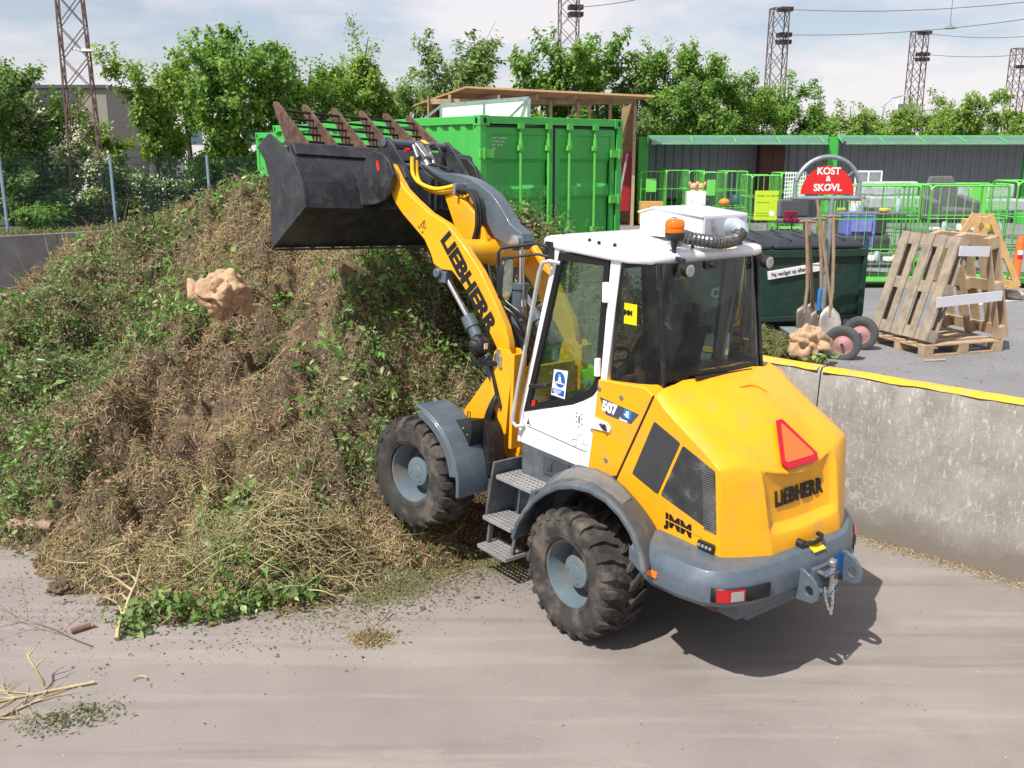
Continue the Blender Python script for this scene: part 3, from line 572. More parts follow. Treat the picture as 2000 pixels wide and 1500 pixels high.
# doors
DG = [(.60,2.87),(.03,2.87),(.085,2.2),(.10,1.97),(.135,1.88),(.19,1.815),(.28,1.765),(.42,1.70),(1.045,1.505)]
def inset(P, d):
    c = Vector((sum(p[0] for p in P)/len(P), sum(p[1] for p in P)/len(P))); n = len(P); o = []
    for i in range(n):
        a, b, c_ = Vector(P[i-1]), Vector(P[i]), Vector(P[(i+1) % n]); t1 = (b-a).normalized(); t2 = (c_-b).normalized()
        n1 = Vector((-t1.y, t1.x)); n2 = Vector((-t2.y, t2.x)); 
        if n1.dot(c-b) < 0: n1 = -n1
        if n2.dot(c-b) < 0: n2 = -n2
        k = (n1+n2); k = k/(max(.4, k.length_squared/2)); o.append((b.x+k.x*d, b.y+k.y*d))
    return o
doors = []
for s in (1, -1):
    m = MB(); m.prism([(1.045,1.50),(.42,1.695),(.28,1.758),(.19,1.808),(.135,1.872),(.10,1.96),(.13,1.66),(.165,1.41),(.205,1.20),(1.095,1.222)], s*.60, s*.662)
    d = m.build('door', WHT, LD, bevel=.006, smooth=30); doors.append(d)
    I = inset(DG, .055); n = len(DG)
    m = MB(); y0, y1 = s*.645, s*.667
    m.add([(p[0],y1,p[1]) for p in DG]+[(p[0],y1,p[1]) for p in I]+[(p[0],y0,p[1]) for p in DG]+[(p[0],y0,p[1]) for p in I],
        [(i,(i+1)%n,n+(i+1)%n,n+i) for i in range(n)]+[(2*n+i,3*n+i,3*n+(i+1)%n,2*n+(i+1)%n) for i in range(n)]+[(n+i,n+(i+1)%n,3*n+(i+1)%n,3*n+i) for i in range(n)]+[(i,2*n+i,2*n+(i+1)%n,(i+1)%n) for i in range(n)])
    m.build('window_frame', BKD, d, smooth=0)
    m = MB(); m.prism(I, s*.652, s*.656); m.build('window', GLD, d, smooth=0)
    m = MB(); m.bar((.93,s*.69,1.745),(.70,s*.69,1.80),.045,.04); m.bar((.93,s*.68,1.745),(.90,s*.66,1.75),.05,.05); m.build('handle', BLK, d, bevel=.012)
    m = MB(); m.box(.03,.07,min(s*.66,s*.70),max(s*.66,s*.70),2.55,2.70); m.build('hinge', WHT, d, bevel=.008); m = MB(); m.box(.10,.14,min(s*.66,s*.70),max(s*.66,s*.70),1.98,2.12); m.build('hinge', WHT, d, bevel=.008)
    m = MB(); m.prism([(.20,1.60),(.14,1.67),(-.03,1.655),(-.07,1.62),(-.06,1.585),(.12,1.575)], s*.700, s*.715); m.build('latch_plate', WHT, d, bevel=.004)
    m = MB(); m.lathe([(.022,s*.715),(.022,s*.725),(0,s*.727)], 14, c=(-.01,0,1.62), ax='y'); m.bar((-.04,s*.725,1.60),(.03,s*.725,1.635),.02,.012); m.build('latch', mat('dark_latch', (.08,.08,.09), .3, metal=.7), d)
d = doors[0]
Ms = frame((.655,.6695,1.735), (-.185,0,.0), (-.04,0,.21))
def onside(x, z, y=.669, right=(-1,0,0), up=(0,0,1)): return frame((x,y,z), right, up)
m = MB(); m.prism([(.645,1.94),(.475,1.955),(.51,1.72),(.68,1.725)], .668, .6695); m.build('safety_notice', WHD, d, smooth=0)
BLU = mat('blue_decal', (.01,.11,.42), .4, var=.03)
m = MB(); m.prism([(.665,1.785),(.515,1.785),(.522,1.735),(.672,1.74)], .6696, .6702); m.prism([(.573+.066*math.cos(R_(20*k)), 1.868+.066*math.sin(R_(20*k))) for k in range(18)], .6696, .6702); m.build('blue_panel', BLU, d, smooth=0)
for i, t in enumerate(('Hold ansigtet af', 'maskinen ved','fald nu')): text('notice_lettering', ('Rundstykning af', 'vogne skal se', 'tydeligt')[i], .016, WHD, d, onside(.655-.006*i,1.768-.014*i,.6705), sx=1.0, off=.0005, ext=.0003)
m = MB(); m.tube([(.573,.671,1.905),(.573,.671,1.906)], .012, 10); m.prism([(.585,1.895),(.56,1.895),(.555,1.85),(.592,1.85)], .6703, .671); m.prism([(.62,1.842),(.60,1.85),(.58,1.84),(.56,1.85),(.54,1.84),(.52,1.848),(.52,1.835),(.62,1.832)], .6703, .671); m.build('pictogram', WHD, d, smooth=0)
m = MB(); m.prism([(.93,1.625),(.885,1.635),(.895,1.58),(.94,1.57)], .668, .6695); m.build('red_label', REDP, d, smooth=0)
m = MB()
for a, b in ((0,0),(.03,.05),(-.03,.05),(.035,-.02),(-.035,-.03),(0,.028),(.0,-.055),(-.03,.015),(.03,.02)): m.tube([(.34+a,.660,1.585+b),(.34+a,.6635,1.585+b)], .007, 10)
m.bar((.34,.6632,1.56),(.34,.6632,1.62),.014,.001, up=(0,1,0)); m.build('speaker_holes', BKD, d, smooth=0)
m = MB(); m.bar((.97,.663,1.385),(.25,.663,1.345),.006,.0015, up=(0,1,0)); m.build('door_line', BKD, d, smooth=0)
m = MB(); m.prism([(1.01,1.395),(.985,1.46),(.975,1.42),(.94,1.395),(.965,1.415),(.985,1.41)], .6625, .664); m.bar((1.0,.6635,1.385),(.92,.6635,1.383),.006,.001,up=(0,1,0)); m.build('logo', BKD, d, smooth=0)
m = MB(); GD = mat('grey_decal', (.35,.36,.37), .5)
for cx, cz, r in ((.39,1.39,.028),(.27,1.375,.032)):
    P = arcpts(cx,cz,r,0,360,16); [m.bar((P[i][0],.6635,P[i][1]),(P[i+1][0],.6635,P[i+1][1]),.005,.001,up=(0,1,0)) for i in range(16)]
for a, b in (((.42,1.41),(.36,1.42)),((.36,1.42),(.35,1.47)),((.35,1.47),(.29,1.47)),((.29,1.47),(.28,1.41)),((.28,1.41),(.22,1.40)),((.42,1.41),(.42,1.44))): m.bar((a[0],.6635,a[1]),(b[0],.6635,b[1]),.005,.001,up=(0,1,0))
m.build('pictogram', GD, d, smooth=0)
# windscreen, rear wrap-around glass
m = MB(); m.add([(.64,.60,2.84),(.64,-.60,2.84),(1.075,-.60,1.50),(1.075,.60,1.50)], [(0,1,2,3)]); m.build('windscreen', GLD, LD, smooth=0)
gb = [(-.0,.658),(-.12,.655),(-.27,.635),(-.37,.60),(-.44,.535),(-.475,.44),(-.49,.25),(-.495,0)]; gb = gb+[(x,-y) for x, y in gb[-2::-1]]
gt = [(-.06,.655),(-.12,.645),(-.21,.615),(-.28,.57),(-.34,.50),(-.375,.41),(-.39,.22),(-.395,0)]; gt = gt+[(x,-y) for x, y in gt[-2::-1]]
m = MB(); m.loft([[(x,y,1.965) for x, y in gb], [(x,y,2.86) for x, y in gt]], closed=False); m.build('rear_window', GLR, LD, smooth=60)
m = MB(); sc_ = lambda P, k: [(x*k, y*k) for x, y in P]
m.loft([[(x,y,1.955) for x, y in gb],[(x,y,2.03) for x, y in [(a[0]*.915+b[0]*.085,a[1]*.915+b[1]*.085) for a, b in zip(gb,gt)]]], closed=False)
m.build('rear_window_seal', BKD, LD, smooth=60)
m = MB(); m.bar((-.50,-.35,2.0),(-.52,.30,2.03),.02,.03); m.bar((-.51,.05,1.98),(-.53,.38,1.94),.016,.016); m.build('wiper', BLK, LD, bevel=.004)
m = MB(); m.box(-.26,-.13,.659,.661,2.42,2.57); m.build('yellow_notice', mat('yellow_notice', (.8,.68,.0), .5), LD, smooth=0)
text('notice_lettering', 'JMM', .05, BKD, LD, onside(-.125,2.485,.6625), off=.003, ext=.0005, shear=.0)
m = MB(); m.box(-.405,-.403,.255,.345,2.50,2.61); nm_ = m.build('number_notice', mat('pale_notice', (.42,.47,.5), .5), LD, smooth=0)
text('notice_number', '91', .055, BKD, nm_, frame((-.4065,.325,2.53), (0,-1,0), (0,0,1)), off=.0, ext=.0005)
# roof
RO = [(.885,.50),(.87,.60),(.80,.655),(.62,.685),(.05,.70),(-.18,.69),(-.30,.58),(-.335,.44),(-.35,-.44),(-.345,-.56),(-.28,-.66),(-.10,-.70),(.62,-.685),(.80,-.655),(.87,-.60),(.885,-.50)]
def zr(x, e): return 2.90+.055*min(1, max(0, (x+.35)/1.2))+e
m = MB(); loops = []
for k, e in ((.985,-.05),(1.0,-.035),(1.0,.0),(.985,.018),(.94,.03),(.80,.042),(.5,.052),(.2,.056)):
    loops.append([(.26+(x-.26)*k, y*k, zr(x, e)) for x, y in RO])
m.loft(loops); roof = m.build('roof', WHT, LD, smooth=50)
for x, y in ((.35,.58),(.05,.60),(-.25,.1),(.75,.5),(.78,.42),(-.27,-.05),(.2,.62)): m = MB(); m.lathe([(.014,0),(.014,.018),(.008,.024),(0,.024)], 10, c=(x,y,zr(x,.038))); m.build('roof_plug', BLK, roof)
m = MB()
m.lathe([(.05,0),(.048,.012),(0,.016)], 20, c=(-.22,-.42,2.94)); m.build('roof_plug', BLK, roof)
# filter unit on the roof
AM = Matrix.Translation((-.05,-.19,2.955)) @ Matrix.Rotation(R_(2), 4, 'Z')
m = MB(AM); m.prism([(-.19,.035),(.44,.035),(.44,.21),(.28,.25),(-.19,.20)], -.30, .20); au = m.build('filter_unit', WHT, roof, bevel=.006)
m = MB(AM); m.prism([(-.205,.20),(.28,.25),(.455,.21),(.455,.222),(.28,.264),(-.205,.215)], -.315, .215); m.build('lid', WHT, au, bevel=.004)
m = MB(AM); m.box(-.215,-.19,-.30,.20,.035,.20)
m.build('end_panel', mat('pale_grey_panel', (.55,.58,.62), .35, var=.04, coat=.3), au, bevel=.004)
m = MB(AM)
for y in (-.22,.12):
    m.bar((-.222,y,.11),(-.222,y,.19),.022,.012); m.tube([(-.225,y,.10),(-.235,y,.14)], .007, 6)
m.build('catch', STL, au, bevel=.002)
m = MB(AM); m.tube([(-.20,-.09,.12),(-.27,-.09,.13),(-.31,-.09,.115),(-.335,-.08,.07)], [.07,.068,.062,.058], 18); m.build('duct_elbow', mat('grey_duct', (.4,.46,.52), .4), au)
HP = [(-.335,-.08,.06),(-.34,.0,.005),(-.33,.12,-.01),(-.30,.24,-.0),(-.22,.34,.02),(-.12,.38,.05),(-.05,.36,.11),(-.03,.33,.12),(-.03,.31,.05),(-.03,.31,-.02)]
hb = []
for i in range(len(HP)-1):
    for k in range(9): hb.append(Vector(HP[i]).lerp(Vector(HP[i+1]), k/9))
hb.append(Vector(HP[-1]))
for _ in range(4): hb = [hb[0]]+[(hb[i-1]+hb[i]*2+hb[i+1])/4 for i in range(1, len(hb)-1)]+[hb[-1]]
q = MB(AM); q.tube([p+Vector((0,0,.035)) for p in hb], [.052 if i % 2 else .044 for i in range(len(hb))], 18); q.build('corrugated_hose', mat('ribbed_hose', (.20,.205,.21), .35, metal=.5, col2=(.03,.03,.035), vs=70), au, smooth=0)
m = MB(AM); m.lathe([(.058,-.01),(.058,.04),(.053,.045)], 20, c=(-.03,.31,0)); m.build('hose_collar', STL, au)
# beacon
BC = Matrix.Translation((-.31,.36,2.86))
m = MB(BC); m.tube([(0,0,.0),(0,0,.03),(-.0,.0,.12)], .017, 10); m.bar((0,0,.03),(-.09,-.02,.01),.03,.03); m.tube([(0,0,.10),(0,0,.155)], [.022,.03], 12); be = m.build('beacon_bracket', BLK, roof, bevel=.004)
m = MB(BC); m.lathe([(.02,.15),(.058,.152),(.068,.165),(.070,.205),(.068,.207),(0,.207)], 28); m.build('beacon_base', BLK, be)
BEA = bpy.data.materials.new('amber_lens'); BEA.use_nodes = True; p_ = BEA.node_tree.nodes['Principled BSDF']; p_.inputs['Base Color'].default_value = (1,.22,.0,1); p_.inputs['Roughness'].default_value = .08; p_.inputs['Transmission Weight'].default_value = .35; p_.inputs['Coat Weight'].default_value = .6
m = MB(BC); m.lathe([(.067,.207),(.071,.212),(.071,.235),(.066,.238),(.066,.243),(.071,.246),(.071,.268),(.067,.288),(.055,.300),(.03,.305),(0,.306)], 32); m.build('beacon_lens', BEA, be)
# work lights and rear camera under the roof edge
for (x, y, z) in ((-.44,.36,2.81),(-.43,-.53,2.81)):
    m = MB(); m.lathe([(0,.04),(.03,.035),(.046,.015),(.05,-.01),(.05,-.03),(.046,-.034)], 24, c=(x,y,z), ax='x'); m.bar((x+.02,y,z+.04),(x+.06,y,2.87),.03,.012); w = m.build('work_light', BLK, roof)
    m = MB(); m.lathe([(.044,-.036),(.03,-.040),(0,-.041)], 24, c=(x,y,z), ax='x')
    for k in range(9): m.lathe([(.009,-.036),(.008,-.043),(0,-.044)], 8, c=(x, y+.026*math.cos(.7*k)*(k > 0), z+.026*math.sin(.7*k)*(k > 0)), ax='x')
    m.build('lens', mat('lamp_lens', (.55,.55,.52), .15, metal=.6), w)
m = MB(); m.box(-.42,-.37,.02,.12,2.80,2.86); m.lathe([(.02,-.03),(.02,.02),(0,.02)], 12, c=(-.42,.08,2.83), ax='x'); m.build('rear_camera', BLK, roof, bevel=.005)
# mirrors, handrails
for s in (1, -1):
    m = MB(); m.tube([(.70,s*.68,2.90),(.78,s*.74,2.935),(.93,s*.98,2.90),(.945,s*1.0,2.86),(.945,s*1.0,2.55)], .014, 8); m.tube([(.68,s*.68,2.83),(.78,s*.74,2.85),(.93,s*.98,2.82)], .012, 8); m.box(.66,.74,min(s*.64,s*.70),max(s*.64,s*.70),2.80,2.95); a = m.build('mirror_arm', BLK, LD, bevel=.004)
    MM = Matrix.Translation((.90,s*.955,2.66)) @ Matrix.Rotation(R_(30*s), 4, 'Z') @ Matrix.Rotation(R_(-4), 4, 'Y')
    P = [(.105*math.copysign(abs(math.cos(t))**.5, math.cos(t)), .165*math.copysign(abs(math.sin(t))**.45, math.sin(t))) for t in [2*math.pi*k/28 for k in range(28)]]
    m = MB(MM); m.loft([[(.045,y*.6,z*.8) for y, z in P],[(.03,y*.92,z*.95) for y, z in P],[(0,y,z) for y, z in P],[(-.012,y*.98,z*.98) for y, z in P]]); mi = m.build('mirror', BLK, a, smooth=60)
    m = MB(MM); m.prism([(y*.92,z*.94) for y, z in P], -.014, -.0125, 'x'); m.build('mirror_glass', mat('mirror_glass', (.42,.5,.47), .03, metal=1, var=.0), mi, smooth=0)
    m = MB(); m.tube([(.60,s*.66,2.79),(.66,s*.72,2.805),(.72,s*.735,2.79),(.765,s*.735,2.70),(1.11,s*.735,1.46),(1.115,s*.735,1.41),(1.08,s*.72,1.375),(1.03,s*.67,1.385)], .017, 10); m.build('grab_rail', mat('silver_rail', (.62,.62,.62), .35, metal=.3), LD)
# cab interior: seat, wheel, console
INT = mat('cab_interior', (.018,.018,.02), .7, var=.3)
m = MB(); m.box(.05,.52,-.26,.26,1.27,1.60); m.bar((.28,0,1.62),(.28,0,1.70),.50,.50, up=(0,1,0)); m.bar((.06,0,1.70),(-.10,0,2.28),.46,.13,up=(1,0,0)); m.bar((-.10,0,2.30),(-.13,0,2.50),.26,.09,up=(1,0,0)); m.build('seat', INT, LD, bevel=.04, seg=3)
m = MB(); m.box(.0,.60,-.50,-.30,1.27,1.78); m.box(.15,.55,.30,.40,1.60,1.78); m.bar((.80,0,1.27),(.72,0,1.86),.10,.10); m.box(.82,1.0,-.45,.45,1.27,1.62); m.tube([(.55,-.40,1.78),(.56,-.40,1.95)], .022, 8); m.lathe([(.0,-.02),(.03,-.01),(.035,.03),(0,.06)], 12, c=(.56,-.40,1.96)); m.build('console', INT, LD, bevel=.02)
m = MB(); P = [(.70+.18*math.cos(t)*.5, .19*math.sin(t), 1.90-.18*math.cos(t)*.75) for t in [2*math.pi*k/24 for k in range(25)]]; m.tube(P, .014, 8); m.tube([(.70,-.18,1.90),(.70,.18,1.90)], .012, 6); m.build('steering_wheel', INT, LD)
m = MB(); m.box(-.02,.60,-.58,.58,2.80,2.84); m.bar((-.28,.50,1.97),(-.20,.50,2.84),.09,.06); m.build('headliner', mat('grey_lining', (.05,.05,.055), .8), LD)
m = MB(); m.box(.02,.06,-.36,-.24,1.85,2.0); m.build('red_box', REDP, LD, bevel=.01)
# ================= rear body
CL = [(-.42,2.035),(-.56,2.01),(-.74,1.945),(-.92,1.85),(-1.06,1.72),(-1.18,1.585),(-1.265,1.455)]
RG = [(-.50,.50,2.01),(-.60,.475,1.965),(-.74,.455,1.885),(-.88,.44,1.795),(-1.0,.43,1.715),(-1.12,.42,1.63),(-1.215,.405,1.545)]
SE = [(-.505,.68,1.965),(-.60,.695,1.885),(-.72,.70,1.81),(-.84,.70,1.74),(-.95,.70,1.68),(-1.05,.70,1.62),(-1.12,.695,1.575)]
rows = []
for i in range(7):
    c, r, e = CL[i], RG[i], SE[i]; row = []
    for f in (0, .33, .66, .88): row.append((c[0]+(r[0]-c[0])*f**1.6, r[1]*f, c[1]+(r[2]-c[1])*f**1.8 if i > 4 else c[1]+(r[2]-c[1])*f**2))
    row += [tuple(r), tuple((Vector(r)*.72+Vector(e)*.28)+Vector((-.006,0,.012))), tuple((Vector(r)*.42+Vector(e)*.58)+Vector((-.008,.004,.018))), tuple((Vector(r)*.16+Vector(e)*.84)+Vector((-.004,.004,.012))), e]
    rows.append(row)
# tail rows below the lip; columns: 0..3 recessed panel, 4 ridge, 5..7 corner facet, 8 side edge
def tail(zc, zr_, ze, xc, xr, xe, ye=.70, yr=.405, k=1.):
    row = []
    for f in (0, .33, .66, .88): row.append((xc+(xr-xc)*f**8*(1 if k else 0), yr*f*k, zc+(zr_-zc)*f**1.8))
    for g in (0, .28, .58, .84, 1): row.append((xr+(xe-xr)*g-(.012*math.sin(math.pi*g)), yr+(ye-yr)*g, zr_+(ze-zr_)*g))
    return row
rows.append(tail(1.43,1.52,1.55,-1.215,-1.23,-1.13))
rows.append(tail(1.39,1.44,1.46,-1.215,-1.262,-1.14))
rows.append(tail(1.12,1.15,1.18,-1.25,-1.315,-1.155, yr=.39))
rows.append(tail(1.075,1.10,1.15,-1.325,-1.325,-1.16, yr=.385))
rows.append(tail(1.0,1.02,1.05,-1.345,-1.345,-1.165, yr=.385))
rows.append(tail(.925,.925,.925,-1.35,-1.35,-1.17, yr=.385))
full = []
for r in rows: full.append([ (x,-y,z) for x, y, z in r[:0:-1]]+list(r))
m = MB(); m.loft(full, closed=False)
hood = m.build('engine_hood', YEL, LD, smooth=60)
sub = hood.modifiers.new('bevel', 'BEVEL'); sub.width = .012; sub.segments = 3; sub.limit_method = 'ANGLE'; sub.angle_limit = R_(18)
m = MB()
for s in (1, -1):
    m.prism([(e[0], e[2]) for e in SE]+[(-1.13,1.55),(-1.14,1.46),(-1.155,1.2),(-1.16,1.15),(-1.165,1.05),(-1.17,.925),(-.80,.925),(-.50,.98),(-.14,1.21),(-.14,1.235)], s*.66, s*.7005)
m.build('side_panel', YEL, hood, bevel=.006)
m = MB()
m.prism([(.09,1.965),(-.40,2.0),(-.485,1.955),(-.135,1.26),(.0,1.21),(.19,1.22),(.16,1.41),(.125,1.66)], -.70, .70)
m.build('rear_cowl', YEL, LD, bevel=.01)
m = MB(); m.box(-.45,.10,-.62,.62,1.95,1.962); m.build('rear_floor', INT, LD)
for s in (1, -1): m = MB(); m.bar((-.495,s*.702,1.955),(-.14,s*.702,1.25),.012,.004,up=(0,1,0)); m.build('seam', BKD, LD, smooth=0)
for s in (1, -1):
    g1 = [(-.51,1.775),(-.765,1.675),(-.57,1.245),(-.305,1.33)]; g2 = [(-.79,1.665),(-1.085,1.555),(-1.125,1.115),(-.60,1.25)]
    for gi, g in enumerate((g1, g2)):
        G2 = inset(g, .018); P = []
        for i in range(4):
            a, b, c_ = Vector(g[i-1]), Vector(g[i]), Vector(g[(i+1) % 4])
            for t in (.0, .5, 1): 
                u = b+(a-b).normalized()*.022*(1-t)+(c_-b).normalized()*.022*t; P.append((u.x, u.y)) if t != .5 else P.append((b.x*.72+u.x*.28, b.y*.72+u.y*.28))
        m = MB(); m.prism(P, s*.698, s*.706); m.build('grille', (mat('black_mesh', (.04,.043,.048), .75, var=.1) if gi == 0 else mat('dusty_black_mesh', (.05,.052,.055), .8, var=.3, dirt=(.16,.16,.155), da=.9, ds=6)), hood, bevel=.003)
        if gi == 1:
            m = MB()
            for k in range(26):
                z = 1.13+.0165*k; x1 = -1.115+(z-1.115)*.09; m.box(x1, x1+.10-.0*(k%3), min(s*.706,s*.7095), max(s*.706,s*.7095), z, z+.006)
            m.build('louvre', mat('dusty_louvre', (.12,.12,.12), .8), hood, smooth=0)
# hood writing and signs
Mj = frame((-.655,.7025,1.045), (-1,0,-.08), (0,0,1))
text('lettering', 'JMM', .125, BKD, hood, Mj, off=.006, sx=1.12, shear=-.12, ext=.001)
m = MB(); m.bar((-.66,.7045,1.085),(-1.0,.7045,1.06),.007,.0015,up=(0,1,0)); m.build('stripe', YEL, hood, smooth=0)
lm = MB(); lm.prism([(-.985,1.045),(-1.115,1.045),(-1.125,1.03),(-1.12,.985),(-.985,.985),(-.975,1.0)], .70, .73); l_ = lm.build('side_lamp', BLK, hood, bevel=.006)
m = MB()
for k in range(4): m.lathe([(.013,.73),(.012,.735),(0,.736)], 10, c=(-1.0-.033*k,0,1.014), ax='y')
m.build('lamp_lens', mat('lamp_lens', (.55,.55,.52), .15, metal=.6), l_)
m = MB(); m.prism([(.065,1.835),(-.355,1.79),(-.275,1.70),(-.005,1.715)], .7005, .7025); dc = m.build('type_plate', mat('slate_decal', (.06,.075,.13), .4), LD, smooth=0)
text('lettering', '507', .105, WHD, dc, frame((.035,.7035,1.742), (-1,0,-.05), (.05,0,1)), off=.006, ext=.0006)
m = MB(); m.prism([(-.205,1.80),(-.28,1.793),(-.273,1.728),(-.198,1.735)], .7026, .7034); m.build('blue_badge', mat('bright_blue', (.0,.25,.6), .4), dc, smooth=0)
text('lettering', '-E', .06, WHD, dc, frame((-.203,.7040,1.745), (-1,0,-.05), (.05,0,1)), off=.003, ext=.0004)
text('lettering', 'Stereo', .032, WHD, dc, frame((-.155,.7035,1.705), (-1,0,-.05), (.05,0,1)), off=.001, ext=.0004)
m = MB()
for x, z in ((.07,1.90),(-.17,1.88),(-.02,1.36)): m.lathe([(.02,.7005),(.02,.706),(.012,.708),(0,.708)], 14, c=(x,0,z), ax='y')
m.build('bolt', STL, LD)
text('lettering', 'LIEBHERR', .148, BKD, hood, frame((-1.243,.245,1.25), (0,-1,0), (.13,0,1)), off=.006, sx=.78, space=1.1, ext=.003)
# slow vehicle triangle on the hood slope: through points of the centre curve
A_, B_ = Vector((-1.00,-.02,1.795)), Vector((-1.235,-.02,1.515)); up_ = (A_-B_).normalized(); Mt = frame(B_, (0,-1,0), up_)
RED2 = mat('red_reflector', (.50,.004,.02), .3, var=.02); ORF = mat('fluorescent_orange', (1.,.16,.03), .5, var=.02)
m = MB(Mt); m.prism([(-.175,-.02),(.155,-.02),(.19,.03),(.025,.335),(-.04,.335),(-.21,.03)], .012, .020, 'z'); tr_ = m.build('triangle_sign', RED2, hood, smooth=0)
m = MB(Mt); m.prism([(-.15,.025),(.13,.025),(.15,.04),(.0,.30),(-.015,.30),(-.165,.04)], .0205, .0225, 'z'); m.build('triangle_centre', ORF, tr_, smooth=0)
m = MB(); P = [(-.78,-.10,1.945),(-.80,-.14,1.935),(-.80,.02,1.935),(-.90,.10,1.885)]
m.tube([(-.70,.03,1.965),(-.705,.0,1.966),(-.70,-.08,1.964),(-.73,-.14,1.95),(-.80,-.18,1.915)], [.004,.010,.012,.010,.003], 8); m.build('hood_dimple', YEL, hood)
# handle and latch at the tail
m = MB(); m.tube([(-1.34,.10,.985),(-1.40,.10,.985)], .032, 14); m.tube([(-1.385,.10,.985),(-1.42,.02,.99),(-1.42,-.05,1.0),(-1.40,-.09,1.01),(-1.36,-.10,1.01)], .017, 10); m.build('tail_handle', BLK, LD)
# bumper / counterweight
PT = [(-.60,1.0,.70),(-.80,1.01,.70),(-1.05,1.0,.70),(-1.24,.96,.68),(-1.36,.86,.62),(-1.43,.70,.55),(-1.46,.50,.50),(-1.465,.34,.34),(-1.465,0,0)]
PT = PT+[(-1.455,-.30,-.30),(-1.43,-.42,-.40),(-1.36,-.55,-.50),(-1.20,-.78,-.66),(-1.03,-.92,-.70),(-.80,-.98,-.70),(-.60,-.98,-.70)]
loops = []
for j, (x, y, yi) in enumerate(PT):
    xi = max(x, -1.17) if abs(y) > .69 else -1.17
    if j in (0, len(PT)-1): xi = x
    c = Vector((x, y, 0)); i_ = Vector((xi, yi, 0)); d_ = (c-i_).normalized(); t = min(1, abs(x+.6)/.3); zt = .985-.02*t*min(1, max(0, (abs(x)-.6)/.7))
    lo = .70 if abs(y) < .6 else .71
    if abs(x) < .7: lo = .80
    loops.append([tuple(i_+Vector((0,0,lo))), tuple(c-d_*.03+Vector((0,0,lo))), tuple(c+Vector((0,0,lo+.04))), tuple(c+d_*.006+Vector((0,0,lo+.15))), tuple(c-d_*.008+Vector((0,0,zt-.07))), tuple(c-d_*.045+Vector((0,0,zt-.012))), tuple(c-d_*.09+Vector((0,0,zt))), tuple(i_+Vector((0,0,zt+.005)))])
m = MB(); m.loft(loops); bp = m.build('rear_bumper', GRY, LD, bevel=.008, smooth=40)
m = MB()
for s in (1, -1): m.prism([(-.50,1.05),(-.62,1.20),(-.80,1.06),(-.86,.85),(-.66,.80),(-.60,.9)], s*.70, s*.985) if False else None
for s, Q in ((1, [(-1.298,.935),(-1.378,.86),(-1.448,.70),(-1.475,.55)]), (-1, [(-1.06,.905),(-1.21,.775),(-1.37,.55),(-1.405,.49)])):
    Q = [Vector((x, s*y, 0)) for x, y in Q]; L_ = lambda t: (Q[0].lerp(Q[1], t*3) if t < 1/3 else Q[1].lerp(Q[2], t*3-1) if t < 2/3 else Q[2].lerp(Q[3], t*3-2))
    dk = MB(); ts = [0, 1/3, 2/3, 1]; dk.add([tuple(L_(t)+Vector((0,0,.765))) for t in ts]+[tuple(L_(t)+Vector((0,0,.865))) for t in ts], [(k,k+1,5+k,4+k) for k in range(3)]); dk.build('recess_shade', BKD, bp, solid=.006, fix=False)  # black sheet on the bumper face, painting the shade of a lamp cut-out
    ts = [.10, 1/3, .56]; m = MB(); m.add([tuple(L_(t)+Vector((-.004,s*.002,.772))) for t in ts]+[tuple(L_(t)+Vector((-.004,s*.002,.855))) for t in ts], [(0,1,4,3),(1,2,5,4)]); t_ = m.build('tail_light', mat('red_lens', (.45,.004,.012), .12, coat=.6, var=.1), bp, solid=.02, smooth=0)
    ts = [.36, .53]; m = MB(); m.add([tuple(L_(t)+Vector((-.016,s*.004,.78))) for t in ts]+[tuple(L_(t)+Vector((-.016,s*.004,.845))) for t in ts], [(0,1,3,2)]); m.build('reversing_lens', mat('white_lens', (.35,.35,.35), .15), t_, solid=.006, smooth=0)
    m = MB(); m.box(-.89,-.77,min(s*1.0,s*1.022),max(s*1.0,s*1.022),.80,.845); m.build('side_reflector', ORP, bp, bevel=.004)
def holed(P, c, r, y0, y1, m_, name, par):
    n = len(P)*4; Q = []
    for i in range(len(P)):
        for k in range(4): Q.append(Vector(P[i]).lerp(Vector(P[(i+1) % len(P)]), k/4))
    vs = []; N = len(Q)
    for y in (y0, y1):
        for q in Q: vs.append((q.x, y, q.y))
        for q in Q:
            d_ = (q-Vector(c)).normalized()*r; vs.append((c[0]+d_.x, y, c[1]+d_.y))
    fs = [(i,(i+1)%N,N+(i+1)%N,N+i) for i in range(N)]+[(2*N+i,3*N+i,3*N+(i+1)%N,2*N+(i+1)%N) for i in range(N)]
    fs += [(i,2*N+i,2*N+(i+1)%N,(i+1)%N) for i in range(N)]+[(N+i,N+(i+1)%N,3*N+(i+1)%N,3*N+i) for i in range(N)]
    m = MB(); m.add(vs, fs); return m.build(name, m_, par, bevel=.003)
LUG = [(-1.44,.87),(-1.49,.87),(-1.555,.84),(-1.60,.80),(-1.625,.74),(-1.62,.69),(-1.58,.655),(-1.44,.64)]
for y in (.22, -.28): holed(LUG, (-1.55,.735), .036, y-.012, y+.012, GRY, 'tow_lug', bp)
m = MB(); m.box(-1.50,-1.44,-.17,.11,.60,.84); m.box(-1.56,-1.48,-.10,.05,.78,.80); m.box(-1.56,-1.48,-.10,.05,.64,.66); hi = m.build('hitch_plate', GRY, bp, bevel=.006)
m = MB(); m.tube([(-1.54,-.03,.62),(-1.54,-.03,.84)], .018, 12); m.lathe([(.0,-.02),(.025,-.01),(.03,.02),(0,.05)], 12, c=(-1.54,-.03,.86)); m.tube([(-1.50,.06,.81),(-1.54,.06,.81)], .016, 8); m.tube([(-1.50,.06,.68),(-1.54,.06,.68)], .016, 8); m.tube([(-1.50,-.06,.72),(-1.56,-.06,.72)], .026, 10); m.build('hitch_pin', STL, hi)
m = MB()
